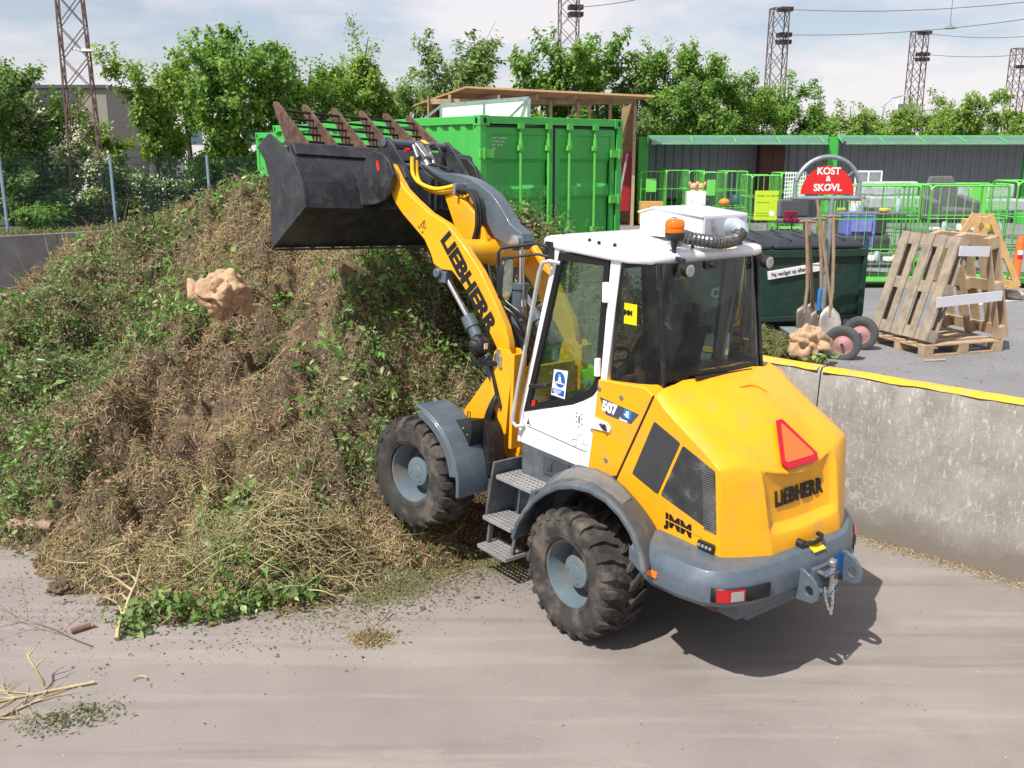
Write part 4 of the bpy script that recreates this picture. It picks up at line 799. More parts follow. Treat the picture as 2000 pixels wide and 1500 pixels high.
def link(m, c, d, L=.026, r=.004, flip=0):
    c = Vector(c); d = Vector(d).normalized(); s_ = d.cross(Vector((0,1,0) if flip else (1,0,0))).normalized()
    m.tube([c+d*(L*.5*math.cos(t))+s_*(L*.3*math.sin(t)) for t in [2*math.pi*k/8 for k in range(9)]], r, 5, cap=False)
CH = [(-1.55,.045,.70),(-1.56,.04,.62),(-1.565,.01,.55),(-1.57,-.02,.505),(-1.565,-.035,.56),(-1.56,-.04,.66),(-1.55,-.03,.78),(-1.55,-.05,.88)]
k_ = 0
for i in range(len(CH)-1):
    a, b = Vector(CH[i]), Vector(CH[i+1]); n_ = max(1, int((b-a).length/.018))
    for q in range(n_): link(m, a.lerp(b, q/n_), b-a, flip=k_ % 2); k_ += 1
m.build('chain', CHR, hi)
m = MB(); m.add([(-1.455,.06,.935),(-1.455,-.07,.935),(-1.38,-.07,.985),(-1.38,.06,.985)], [(0,1,2,3)]); m.build('yellow_sticker', YHO, bp, solid=.006, smooth=0)
m = MB(); m.box(-1.474,-1.47,-.26,-.17,.70,.86); m.build('blue_sticker', mat('blue_decal', (.01,.11,.42), .4), bp, smooth=0)
m = MB(); m.prism([(-1.0,.70),(-1.30,.70),(-1.22,.62),(-1.05,.62)], .55, .80); m.build('red_reflector_bracket', RUS, bp, bevel=.006)
# hi-vis vest hung inside the cab door
ve = MB(); loops = []
for i in range(9):
    z = 2.0-.28*i/8; loops.append([(.42-.17*k/7-.03*i/8, .55+.018*math.sin(k*2.1+i)+.02, z-.03*math.sin(k*1.2)) for k in range(8)])
ve.loft(loops, closed=False); v_ = ve.build('safety_vest', mat('hi_vis_yellow', (.45,.85,.02), .6, var=.08), None, solid=.006, smooth=60)
v_.location = LD.location; v_.rotation_euler = LD.rotation_euler; tag(v_, 'yellow green safety vest with grey bands hanging inside the cab door', 'safety vest')
ve = MB(); loops = []
for i, j in ((2.6, 2.2), (4.2, 4.2)):
    loops.append([(.42-.17*k/7-.03*i/8, .578+.018*math.sin(k*2.1+i), 1.98-.28*i/8-.03*math.sin(k*1.2)) for k in range(8)])
ve.loft(loops, closed=False); ve.build('reflective_band', mat('grey_band', (.35,.42,.42), .4), v_, solid=.008, smooth=60)
# ---- the driver, seated
def skin_body(name, J, E_, m_, parent=None, sub=2):
    me = bpy.data.meshes.new(name); me.from_pydata([j[0] for j in J], E_, []); me.materials.append(m_)
    o = bpy.data.objects.new(name, me); SC.collection.objects.link(o); o.parent = parent
    k = o.modifiers.new('skin', 'SKIN'); k.use_smooth_shade = True
    for i, j in enumerate(J): me.skin_vertices[0].data[i].radius = (j[1], j[1] if len(j) < 3 else j[2])
    me.skin_vertices[0].data[0].use_root = True
    s_ = o.modifiers.new('sub', 'SUBSURF'); s_.levels = sub; s_.render_levels = sub; return o
DR = thing('person', 'driver in dark clothes and a dark cap sitting at the wheel inside the cab', 'person', (1.26, 7.28, 0), R_(127))
bz = 1.74
J = [((.16,0,bz),.15,.12),((.12,0,bz+.22),.14,.11),((.12,0,bz+.42),.17,.10),((.14,0,bz+.50),.06),((.16,0,bz+.57),.055),
     ((.12,.19,bz+.44),.07),((.22,.27,bz+.20),.052),((.45,.22,bz+.12),.04),((.58,.12,bz+.16),.03),
     ((.12,-.19,bz+.44),.07),((.20,-.29,bz+.20),.052),((.42,-.36,bz+.10),.04),((.53,-.40,bz+.14),.03),
     ((.20,.11,bz-.02),.09),((.58,.14,bz-.02),.075),((.68,.14,bz-.40),.05),((.20,-.11,bz-.02),.09),((.58,-.14,bz-.02),.075),((.68,-.14,bz-.40),.05)]
E_ = [(0,1),(1,2),(2,3),(3,4),(2,5),(5,6),(6,7),(7,8),(2,9),(9,10),(10,11),(11,12),(0,13),(13,14),(14,15),(0,16),(16,17),(17,18)]
skin_body('body', J, E_, mat('dark_clothing', (.015,.016,.02), .85, var=.3), DR)
SKN = mat('skin', (.52,.28,.19), .55, var=.06)
hd = MB(); hc = Vector((.17,0,bz+.70)); loops = []
for i in range(13):
    t = math.pi*i/12; z = -math.cos(t)*.115; r = math.sin(t); l = []
    for k in range(18):
        a = 2*math.pi*k/18; x = .095*r*math.cos(a); y = .074*r*math.sin(a)
        if math.cos(a) > .6 and -.05 < z < .02: x += .014*(math.cos(a)-.6)/.4*(1-abs(z+.015)/.035 if abs(z+.015) < .035 else 0)*1.6
        if z < -.05: x += .012*math.cos(a)
        l.append(hc+Vector((x, y, z)))
    loops.append(l)
hd.loft(loops); head = hd.build('head', SKN, DR, smooth=70)
m = MB()
for s in (1, -1): m.lathe([(.0,-.008),(.02,-.004),(.024,.004),(0,.01)], 10, c=(hc.x-.01, hc.y+s*.075, hc.z-.005), ax='y')
m.build('ear', SKN, head)
m = MB(); l2 = []
for i in range(6):
    t = math.pi/2*i/5; l2.append([hc+Vector((.103*math.cos(t)*math.cos(2*math.pi*k/18), .083*math.cos(t)*math.sin(2*math.pi*k/18), .035+.095*math.sin(t))) for k in range(18)])
m.loft(l2); m.loft([[hc+Vector((.06,y,.04)) for y in (-.07,0,.07)],[hc+Vector((.185,y*.8,.025)) for y in (-.06,0,.06)]], closed=False)
m.build('cap', mat('dark_cap', (.02,.02,.022), .9), head, smooth=60)
for s, P0 in ((1, (.58,.12,bz+.16)), (-1, (.53,-.40,bz+.14))):
    P0 = Vector(P0); m = MB(); m.loft([[P0+Vector((x, s*y, z)) for y, z in ((.032,-.012),(.032,.012),(-.032,.012),(-.032,-.012))] for x in (0,.04,.08)])
    for f, (yy, ln) in enumerate(((.028,.055),(.010,.065),(-.009,.06),(-.027,.048))): m.tube([P0+Vector((.075,s*yy,0)), P0+Vector((.075+ln*.5,s*yy,-.004)), P0+Vector((.07+ln*.75,s*yy,-.03)), P0+Vector((.055+ln*.6,s*yy,-.05))], [.0095,.009,.008,.007], 8)
    m.tube([P0+Vector((.02,s*.03,0)), P0+Vector((.05,s*.05,-.01)), P0+Vector((.075,s*.045,-.03))], [.012,.010,.008], 8)
    m.build('hand', SKN, DR, smooth=60, fix=False)
# ================================================================== THE GREEN WASTE HEAP
RS = np.random.RandomState(7)
COL = [(-60,1050,780,10.2),(0,1060,710,11.0),(60,1078,610,12.3),(130,1150,485,14.3),(200,1185,478,14.6),(270,1212,462,14.6),(350,1212,420,14.3),(450,1203,378,14.2),(530,1196,375,14.0)]   # photo column: foot, crest, crest distance
pts = []
for u, ve, vc, yc in COL:
    p0 = at(u, ve, 0)
    for s in (0, .12, .25, .4, .55, .7, .85, 1.):
        v = ve+(vc-ve)*s; y = p0.y+(yc-p0.y)*s**1.36; q = dep(u, v, y); pts.append((q.x, q.y, max(0, q.z)))
    pts.append((p0.x, p0.y-.5, -.3))
for u, v, z in ((600,1185,0),(700,1165,0),(800,1145,0),(900,1115,0),(1000,1100,0),(1045,1085,0),(820,1035,.27),(980,1050,.06)): pts.append(tuple(at(u, v, z)))
for u, v, y in ((600,1060,7.7),(600,950,8.4),(600,850,9.2),(590,740,10.1),(590,620,11.3),(600,520,12.4),(640,1000,8.1),(645,880,8.8),(645,760,9.7),(645,620,10.9),(645,500,11.8),
  (700,1000,8.35),(705,900,8.95),(740,820,9.15),(710,760,9.3),(715,700,9.5),(700,650,9.55),(700,600,9.8),(700,560,10.1),(700,500,10.6),(900,980,8.95),(800,820,9.5),(800,760,9.7),(800,690,10.0),(790,610,10.5),(800,560,10.9),(800,505,11.3),(880,690,10.2),(880,600,10.9),(890,540,11.3),(920,780,9.8),
  (620,400,13.3),(700,395,12.6),(780,395,12.3),(850,405,12.0),(950,440,11.7),(1040,465,11.3),(1130,497,11.0),(1200,550,10.6)):
    pts.append(tuple(dep(u, v, y)))
pts += [(-8.6,14.5,-.1),(-8.5,16.5,.2),(-7.6,17.8,.4),(-6.5,18.5,.6),(-5,17.8,1.0),(-3.9,16.4,2.0),(-2.9,15.2,2.0),(-1.7,13.9,2.2),(-.6,12.8,2.2),(.4,11.9,2.1),(1.2,11.3,1.75),
 (.41,9.4,.22),(.9,8.6,.05),(0,8.2,.05),(1.5,9.6,.35),(2.3,9.3,-.15),(1.8,10.2,.9),(2.6,9.6,.1),(1.2,10.2,1.2),(.6,10.3,1.5),(-.2,9.9,1.1),(2.0,8.6,-.2),(3,8.5,-.3),(1.2,8.0,-.15),(1.2,7.4,-.2),(1.0,6.6,-.4),(-1.5,6.0,-.35),(-3.5,6.0,-.35),(-6,6.6,-.35),(-8.5,8,-.4),(-9.8,11,-.5),(-10.4,14,-.5),(-8.9,19,-.4),(-5,20,0)]
pts = np.array(pts); NPT = len(pts)
def U_(r2): return np.where(r2 > 1e-12, r2*np.log(r2+1e-12), 0)
d2 = ((pts[:, None, :2]-pts[None, :, :2])**2).sum(2)
A = np.zeros((NPT+3, NPT+3)); A[:NPT, :NPT] = U_(d2)+np.eye(NPT)*.05; A[:NPT, NPT] = 1; A[:NPT, NPT+1:] = pts[:, :2]; A[NPT:, :NPT] = A[:NPT, NPT:].T
sol = np.linalg.solve(A, np.r_[pts[:, 2], 0, 0, 0])
def tps(X, Y):
    r2 = (X[..., None]-pts[:, 0])**2+(Y[..., None]-pts[:, 1])**2
    return U_(r2)@sol[:NPT]+sol[NPT]+sol[NPT+1]*X+sol[NPT+2]*Y
def vnoise(X, Y, s, seed):
    X = X/s+seed*17.3; Y = Y/s+seed*9.1; xi = np.floor(X).astype(int); yi = np.floor(Y).astype(int); fx = X-xi; fy = Y-yi; fx = fx*fx*(3-2*fx); fy = fy*fy*(3-2*fy)
    def h(a, b):
        n = (a*374761393+b*668265263+seed*1442695041) & 0x7fffffff; n = ((n ^ (n >> 13))*1274126177) & 0x7fffffff; return ((n ^ (n >> 16)) & 0xffff)/65535.
    return (h(xi,yi)*(1-fx)+h(xi+1,yi)*fx)*(1-fy)+(h(xi,yi+1)*(1-fx)+h(xi+1,yi+1)*fx)*fy-.5
WL = [(335,612,.24),(255,640,.2),(505,452,.3),(430,470,.25),(455,640,.3),(520,655,.25),(590,720,.3),(380,720,.3),(480,780,.28),(560,820,.34),(300,800,.28),(240,870,.25),(360,880,.3),(520,900,.32),(600,930,.28),(620,560,.28),(270,980,.25),(180,1010,.25),(640,1080,.2),(780,740,.28),(820,640,.3),(140,560,.35),(260,500,.3),(100,760,.35),(40,860,.3)]
WB = []
for u, v, r in WL:
    q = ray(u, v); ys = np.arange(6.5, 15, .03); hh = tps(ys*q.x/q.y, ys); k = np.argmax(hh > CAMZ+ys*q.z/q.y); WB.append((ys[k]*q.x/q.y, ys[k]+.1, r))
def hgt(X, Y):
    Xw = X+.5*vnoise(X,Y,.5,31); Yw = Y+.5*vnoise(X,Y,.5,32)
    z = tps(X, Y); k = np.clip((z+.12)/.45, .18, 1)
    lump = np.abs(vnoise(Xw,Yw,1.15,3))*.62+np.abs(vnoise(Xw,Yw,.52,4))*.62+np.abs(vnoise(Xw,Yw,.24,5))*.36+vnoise(X,Y,.1,6)*.13+vnoise(X,Y,.05,7)*.07
    for bx, by, r in WB: z = z+r*.75*np.exp(-(((X-bx+.12*vnoise(X,Y,.2,51))**2+(Y-by+.12*vnoise(X,Y,.2,52))**2)/(r*r*.8))**1.7)
    pit = np.clip(-vnoise(Xw,Yw,.38,61)-.16, 0, 1)*np.clip(.5+vnoise(X,Y,1.1,62)*2, 0, 1)*1.5
    return z+k*(lump*1.4-.46-pit)+.04
GX0, GX1, GY0, GY1, ST = -9.2, 2.9, 6.0, 18.9, .04
gx = np.arange(GX0, GX1, ST); gy = np.arange(GY0, GY1, ST); XX, YY = np.meshgrid(gx, gy)
# keep the heap on the bay side of the retaining wall up to its top
ZZ = hgt(XX, YY); dw = (XX-WP.x)*WN.x+(YY-WP.y)*WN.y          # distance beyond wall face
ZZ = np.where(dw > -.02, np.where(dw < .55, np.minimum(ZZ, 1.66+np.maximum(0, ZZ-1.75)*.8), ZZ-(dw-.5)*1.6), ZZ)
ZZ = np.where(dw > .9, np.minimum(ZZ, 1.1), ZZ)
ny, nx = XX.shape; ok = ZZ > -.06
idx = np.arange(ny*nx).reshape(ny, nx); F = np.stack([idx[:-1,:-1], idx[:-1,1:], idx[1:,1:], idx[1:,:-1]], -1).reshape(-1, 4)
okf = (ok[:-1,:-1]|ok[:-1,1:]|ok[1:,1:]|ok[1:,:-1]).reshape(-1); F = F[okf]
used, inv = np.unique(F, return_inverse=True); V = np.stack([XX.ravel(), YY.ravel(), ZZ.ravel()], 1)[used]
HM = mat('heap_humus', (.17,.122,.075), .95, col2=(.05,.038,.024), vs=14, bump=1.2, bs=60, dirt=(.28,.20,.11), da=.9, ds=1.3)
heap = nmesh('waste_heap', V, inv.reshape(F.shape), HM, smooth=True)
tag(heap, 'big brown and green heap of garden waste under the raised bucket', 'garden waste heap', kind='stuff')
def nrm(x, y, e=.06):
    zx = (hgt(x+e, y)-hgt(x-e, y))/(2*e); zy = (hgt(x, y+e)-hgt(x, y-e))/(2*e); n = np.stack([-zx, -zy, np.ones_like(zx)], -1); return n/np.linalg.norm(n, axis=-1, keepdims=True)
# where the green stuff lies: centre u,v,z -> world, radius, strength
GB = [(110,640,1.4,1.2,1),(60,760,.9,1.0,1),(190,560,1.9,1.1,1),(250,500,2.2,.9,1),(340,500,2.4,.8,.9),(290,600,1.9,.6,.8),(450,430,2.7,.6,.45),(500,400,2.9,.7,.7),(30,900,.4,.7,.9),(120,720,1.1,.9,1),(200,740,1.2,.5,.8),(-20,850,.7,1.2,.9),
      (860,680,1.4,1.0,1),(800,600,1.8,.7,1),(760,800,1.0,.7,.9),(700,880,.8,.45,.8),(900,760,1.0,.9,1),(1000,560,1.9,1.0,1),(1150,560,2.0,1.0,1),(1130,640,1.5,1.2,1),(700,640,1.6,.5,.4),(450,940,.9,.35,.8),(20,980,.3,.8,.9),(560,520,2.4,.5,.5)]
GBw = [(at(u, v, z), r, s_) for u, v, z, r, s_ in GB]
def green(x, y):
    g = np.zeros_like(x)
    for p, r, s_ in GBw: g = np.maximum(g, s_*np.exp(-(((x-p.x)**2+(y-p.y)**2)/(r*r))**1.6))
    return np.clip(g+.35*vnoise(x,y,.5,12)*(g > .08), 0, 1)
def sample(n, zmin=0.02, gfun=None):
    out = []
    tot = 0
    while tot < n:
        x = RS.uniform(GX0, GX1, n*3); y = RS.uniform(GY0, GY1, n*3); z = hgt(x, y); k = z > zmin
        k &= ((x-WP.x)*WN.x+(y-WP.y)*WN.y) < .35
        if gfun is not None: k &= RS.rand(len(x)) < gfun(x, y)
        out.append(np.stack([x, y, z], 1)[k]); tot += k.sum()
    return np.concatenate(out)[:n]
def leaves(name, P, N, size, m_, aspect=.55, tilt=.7, fold=.25, droop=0., parent=None):
    """each leaf a folded diamond of two quads"""
    n = len(P); t = RS.normal(size=(n, 3)); t /= np.linalg.norm(t, axis=1, keepdims=True)
    nn = N+tilt*t; nn /= np.linalg.norm(nn, axis=1, keepdims=True); a = RS.normal(size=(n, 3)); a[:, 2] -= droop; a -= nn*(a*nn).sum(1, keepdims=True); a /= np.linalg.norm(a, axis=1, keepdims=True); b = np.cross(nn, a)
    L = (size*(.6+.8*RS.rand(n)))[:, None]; Wd = L*aspect*.5
    base = P; tip = P+a*L-nn*L*.12; mid1 = P+a*L*.42+b*Wd+nn*L*fold*.4; mid2 = P+a*L*.42-b*Wd+nn*L*fold*.4; cen = P+a*L*.45
    V = np.stack([base, mid1, tip, mid2, cen], 1).reshape(-1, 3); i = np.arange(n)[:, None]*5
    F = np.concatenate([i+np.array([[0,4,1,1]]), i+np.array([[0,0,0,0]])], 0)
    F3 = np.stack([i+np.array([[0,4,1]]), i+np.array([[4,2,1]]), i+np.array([[0,3,4]]), i+np.array([[4,3,2]])], 1).reshape(-1, 3)
    return nmesh(name, V, F3, m_, parent)
def blades(name, P, N, length, width, m_, bend=.6, lay=.8, dirv=None, parent=None):
    n = len(P); d = RS.normal(size=(n, 3)); 
    if dirv is not None: d = d*.5+dirv
    d = d-N*(d*N).sum(1, keepdims=True)*lay; d += N*RS.uniform(-.05,.5,(n,1)); d /= np.linalg.norm(d, axis=1, keepdims=True)
    s_ = np.cross(d, N+RS.normal(size=(n,3))*.4); s_ /= np.linalg.norm(s_, axis=1, keepdims=True); L = (length*(.4+1.2*RS.rand(n)))[:, None]; w = width*(.6+.8*RS.rand(n))[:, None]
    c = RS.normal(size=(n, 3))*bend*.35
    p0 = P; p1 = P+d*L*.5+c*L*.3; p2 = P+d*L+c*L*.2-N*L*bend*.25
    V = np.stack([p0-s_*w*.5, p0+s_*w*.5, p1+s_*w*.5, p1-s_*w*.5, p2], 1).reshape(-1, 3); i = np.arange(n)[:, None]*5
    F3 = np.stack([i+np.array([[0,1,2]]), i+np.array([[0,2,3]]), i+np.array([[3,2,4]])], 1).reshape(-1, 3)
    return nmesh(name, V, F3, m_, parent)
LG = leafmat('fresh_leaves', [(.06,.13,.03),(.10,.20,.045),(.18,.31,.08),(.08,.15,.04),(.33,.43,.15),(.18,.21,.09),(.24,.19,.09),(.13,.25,.06)], .28, .35)
LG2 = leafmat('dull_leaves', [(.08,.11,.045),(.15,.18,.08),(.24,.27,.14),(.10,.12,.05),(.32,.29,.17),(.16,.11,.06)], .2)
LT = leafmat('dry_grass', [(.34,.26,.13),(.48,.37,.19),(.24,.17,.09),(.58,.47,.28),(.33,.29,.13),(.17,.12,.065)], .15, .7)
LTG = leafmat('grass_clippings', [(.10,.13,.035),(.20,.20,.07),(.14,.15,.05),(.26,.24,.10),(.07,.08,.025)], .2, .6)
LB = leafmat('wood_crumbs', [(.34,.21,.11),(.24,.15,.08),(.24,.13,.06),(.48,.29,.14),(.10,.055,.035),(.28,.15,.08)], 0, .8)
TWG = leafmat('twig_bark', [(.30,.22,.14),(.42,.33,.2),(.16,.11,.075),(.24,.17,.12),(.36,.27,.16)], 0, .75)
# dry grass in clumps, with a brown mulch between
def clump(seed, s_=.35): return lambda x, y: np.clip((1-green(x, y)*.85)*(.60+2.3*vnoise(x,y,s_,seed)), .12, 1)
P = sample(160000, .03, clump(21, .45)); N = nrm(P[:, 0], P[:, 1]); o = blades('dry_grass', P+N*RS.uniform(-.01,.04,(len(P),1)), N, .085, .0055, LT); tag(o, 'tan dry grass clippings matted over the brown middle of the heap', 'dry grass', kind='stuff')
P = sample(45000, .03, lambda x, y: np.clip(.12+1.0*vnoise(x,y,.6,25)+.4*green(x,y), 0, 1)); N = nrm(P[:, 0], P[:, 1]); o = blades('grass_clippings', P+N*RS.uniform(-.01,.045,(len(P),1)), N, .10, .006, LTG); tag(o, 'olive green grass clippings lying in mats across the heap', 'grass clippings', kind='stuff')
P = sample(95000, -.01, lambda x, y: np.clip((1-green(x, y)*.7)*(.55+1.1*vnoise(x,y,.8,27)), 0, 1)); N = nrm(P[:, 0], P[:, 1]); o = leaves('mulch', P+N*.012, N, .03, LB, .55, 1.4); tag(o, 'orange brown mulch crumbs and dead leaves spread over the heap', 'mulch', kind='stuff')
# green foliage: sprigs (twig + leaves)
def sprigs(n, gf, ln, nl, ls, spread, zlift=.05, zmin=.05):
    S = sample(n, zmin, gf); N = nrm(S[:, 0], S[:, 1], .12); D = RS.normal(size=(n, 3)); D -= N*(D*N).sum(1, keepdims=True)*.6; D[:, 2] += .0; D += N*RS.uniform(-.1,.7,(n,1)); D /= np.linalg.norm(D, axis=1, keepdims=True)
    L = ln*(.5+RS.rand(n)); t = RS.rand(n, nl)**.8
    Pp = S[:, None, :]+D[:, None, :]*(L[:, None]*t)[..., None]+N[:, None, :]*zlift-np.array([0,0,1])*(L[:, None]*t*t*.25)[..., None]+RS.normal(size=(n, nl, 3))*spread
    return S, N, D, L, Pp.reshape(-1, 3), np.repeat(N, nl, 0)
S1 = sprigs(2600, lambda x, y: green(x, y)**2, .30, 15, .055, .03); o = leaves('green_foliage', S1[4], S1[5], .05*np.clip(np.exp(RS.normal(size=len(S1[4]))*.35), .4, 1.7), LG, .55, 1.1, droop=.5); tag(o, 'fresh green leafy cuttings lying over the left and right of the heap', 'green cuttings', kind='stuff')
S2 = sprigs(4200, lambda x, y: green(x, y)**1.6, .25, 20, .03, .05, .04); o = leaves('small_foliage', S2[4], S2[5], .026*np.exp(RS.normal(size=len(S2[4]))*.3), LG2, .6, 1.0); tag(o, 'small dull green hedge trimmings mixed through the heap', 'hedge trimmings', kind='stuff')
gl = lambda x, y: np.clip(green(x, y)*(vnoise(x,y,.7,41)+.15)*2, 0, 1)
S3 = sprigs(560, gl, .45, 9, .1, .05, .08); LGb = leafmat('laurel_leaves', [(.05,.13,.025),(.09,.21,.035),(.17,.33,.07),(.27,.42,.13)], .3, .3); o = leaves('laurel_leaves', S3[4], S3[5], .09*np.clip(np.exp(RS.normal(size=len(S3[4]))*.3), .5, 1.35), LGb, .42, .8, droop=.8); tag(o, 'large glossy green leaves hanging in sprays on the left of the heap', 'laurel cuttings', kind='stuff')
# stray weeds in the brown part
S4 = sprigs(160, lambda x, y: .5*(1-green(x, y)), .12, 9, .03, .03, .03); o = leaves('weeds', S4[4], S4[5], .04, LG, .6, .9); tag(o, 'small green weed sprigs dotted over the brown slope', 'weeds', kind='stuff')
# twigs
def twigs(name, n, gf, ln, r, m_, wig=.12, zmin=.03, up=.3, P=None, D=None):
    S = sample(n, zmin, gf) if P is None else P; N = nrm(S[:, 0], S[:, 1], .12); D_ = RS.normal(size=(n, 3)) if D is None else D
    D_ = D_-N*(D_*N).sum(1, keepdims=True)*.85+N*RS.uniform(-.1, up, (n, 1)); D_ /= np.linalg.norm(D_, axis=1, keepdims=True); L = ln*(.35+1.3*RS.rand(n)**1.5); K = 6
    pts_ = [S+N*.02]; d = D_.copy()
    for k in range(K-1):
        d = d+RS.normal(size=(n, 3))*wig; d /= np.linalg.norm(d, axis=1, keepdims=True); pts_.append(pts_[-1]+d*(L/(K-1))[:, None])
    Q = np.stack(pts_, 1); s_ = np.cross(D_, RS.normal(size=(n, 3))); s_ /= np.linalg.norm(s_, axis=1, keepdims=True); t_ = np.cross(D_, s_)
    rad = (r*(.5+RS.rand(n)))[:, None]*np.linspace(1, .35, K)[None, :]
    V = np.stack([Q+(s_*math.cos(a)+t_[:]*math.sin(a))[:, None, :]*rad[..., None] for a in (0, 2.09, 4.19)], 2)      # n,K,3,3
    base = (np.arange(n)*K*3)[:, None, None, None]; kk = (np.arange(K-1)*3)[None, :, None, None]; q = np.array([[[0,1,4,3],[1,2,5,4],[2,0,3,5]]])
    Fq = (base+kk+q[None]).reshape(-1, 4); return nmesh(name, V.reshape(-1, 3), Fq, m_, smooth=True)
tag(twigs('twigs', 3000, None, .42, .004, TWG), 'thin brown twigs and stalks sticking out all over the heap', 'twigs', kind='stuff')
gl2 = lambda x, y: np.where((x < -5.0) & (y > 11), 1., .02)
tag(twigs('bramble_stems', 260, gl2, .8, .005, TWG, .10, up=.45), 'long bare stems and brambles at the back left of the heap', 'bare stems', kind='stuff')
# pale tangled branches at the foot of the heap, and a spray of green leaves in front of them
c0 = at(470, 1080, .35); n = 420; rr = RS.normal(size=(n, 2))*np.array([.42,.13]); Pb = np.stack([c0.x+rr[:, 0], c0.y+.12+rr[:, 1], np.zeros(n)], 1); Pb[:, 2] = np.maximum(hgt(Pb[:, 0], Pb[:, 1]), 0)+RS.rand(n)*.12
PALE = leafmat('pale_bark', [(.42,.34,.18),(.55,.45,.26),(.34,.27,.14),(.48,.42,.2)], 0, .7)
Dd = RS.normal(size=(n, 3))*np.array([1,.35,.15])+np.array([.5,-.15,-.1]); tag(twigs('pale_branches', n, None, .42, .0062, PALE, .2, P=Pb, D=Dd, up=.15), 'tangle of pale yellowish branches at the front foot of the heap', 'pale branches', kind='stuff')
Pt = Pb[RS.randint(0, n, 9000)]+RS.normal(size=(9000, 3))*np.array([.22,.14,.06]); Pt[:, 2] = np.maximum(Pt[:, 2], .02); o = blades('pale_trimmings', Pt, np.tile([0,0,1.], (9000,1)), .06, .005, leafmat('pale_green_bits', [(.25,.26,.10),(.36,.34,.17),(.16,.2,.07),(.4,.36,.2)], .1), lay=.3); tag(o, 'pale green and straw bits caught among the tangled branches', 'trimmings', kind='stuff')
PL = []
for u, v, k, sx in ((290,1190,200,.14),(360,1190,230,.16),(430,1180,230,.16),(500,1165,260,.16),(560,1160,200,.14),(250,1215,90,.08),(600,1150,60,.1),(440,950,260,.13),(480,945,120,.1)):
    q = at(u, v, .1 if v > 1000 else .62); g = RS.normal(size=(k, 3))*np.array([sx, sx*.5, .06]); a = np.array(q)[None]+g; a[:, 2] = np.maximum(hgt(a[:, 0], a[:, 1]), 0)+.02+RS.rand(k)**1.5*.16; PL.append(a)
PL = np.concatenate(PL); o = leaves('leafy_branches', PL, np.tile([-.2,-.4,1.], (len(PL),1)), .05*np.exp(RS.normal(size=len(PL))*.35), LG, .6, 1.2); tag(o, 'fresh green leafy branches along the front edge of the heap', 'leafy branches', kind='stuff')
# moss, crumbs and litter scattered on the concrete in front
def scatter_ground(n, spots):
    out = []
    w = np.array([s_[3] for s_ in spots], float); w /= w.sum()
    for (u, v, r, k), c in zip(spots, (w*n).astype(int)):
        q = at(u, v, 0); g = RS.normal(size=(c, 2))*r; out.append(np.stack([q.x+g[:, 0], q.y+g[:, 1], np.zeros(c)], 1))
    return np.concatenate(out)
SP = [(150,1140,.35,1),(300,1230,.4,1),(600,1190,.4,1.4),(720,1160,.3,1.6),(820,1130,.35,2.2),(900,1110,.3,1.8),(980,1090,.25,1.2),(760,1110,.3,1.8),(700,1210,.3,.7),(730,1245,.07,1.3),(60,1110,.4,.7),(1010,1130,.2,.5),(180,1190,.3,.6),(450,1235,.25,.5),(900,1150,.3,.7)]
P = scatter_ground(5500, SP); P[:, 2] = np.maximum(hgt(P[:, 0], P[:, 1]), 0)+.004; o = leaves('ground_litter', P, np.tile([0,0,1.], (len(P),1)), .015*np.exp(RS.normal(size=len(P))*.5), leafmat('ground_crumbs', [(.10,.065,.04),(.18,.11,.06),(.07,.05,.035),(.26,.18,.10),(.14,.12,.05)], 0, .85), .7, .5, .1); tag(o, 'brown crumbs and leaf bits strewn over the concrete before the heap', 'litter', kind='stuff')
P = scatter_ground(9000, [(820,1120,.22,2),(880,1100,.2,1.5),(780,1150,.18,1.2),(730,1165,.15,1),(950,1095,.2,1),(640,1190,.2,.5),(1000,1100,.15,.7)]); P[:, 2] = np.maximum(hgt(P[:, 0], P[:, 1]), 0)+.005; o = blades('moss', P, np.tile([0,0,1.], (len(P),1)), .03, .006, LTG, lay=.2); tag(o, 'olive moss and grass bits thinning out beside the front wheel', 'moss', kind='stuff')
n = 350; P = np.stack([RS.uniform(-4, 3.4, n), RS.uniform(3.6, 8, n), np.full(n, .004)], 1); o = leaves('pebbles', P, np.tile([0,0,1.], (n,1)), .012, leafmat('specks', [(.6,.57,.5),(.12,.10,.08),(.2,.17,.1),(.5,.45,.35)], 0), .9, .3, .3); tag(o, 'tiny stones and specks on the bare concrete in the foreground', 'specks', kind='stuff')
# straw line along the foot of the retaining wall
ss = RS.uniform(-4.2, 1.5, 5000); oo = -np.abs(RS.normal(size=5000))*.09; P = np.stack([WP.x+WD.x*ss+WN.x*oo, WP.y+WD.y*ss+WN.y*oo, np.full(5000, .006)], 1); o = blades('straw', P, np.tile([0,0,1.], (5000,1)), .035, .005, LT, lay=.3); tag(o, 'line of straw and grass bits along the foot of the yellow topped wall', 'straw', kind='stuff')
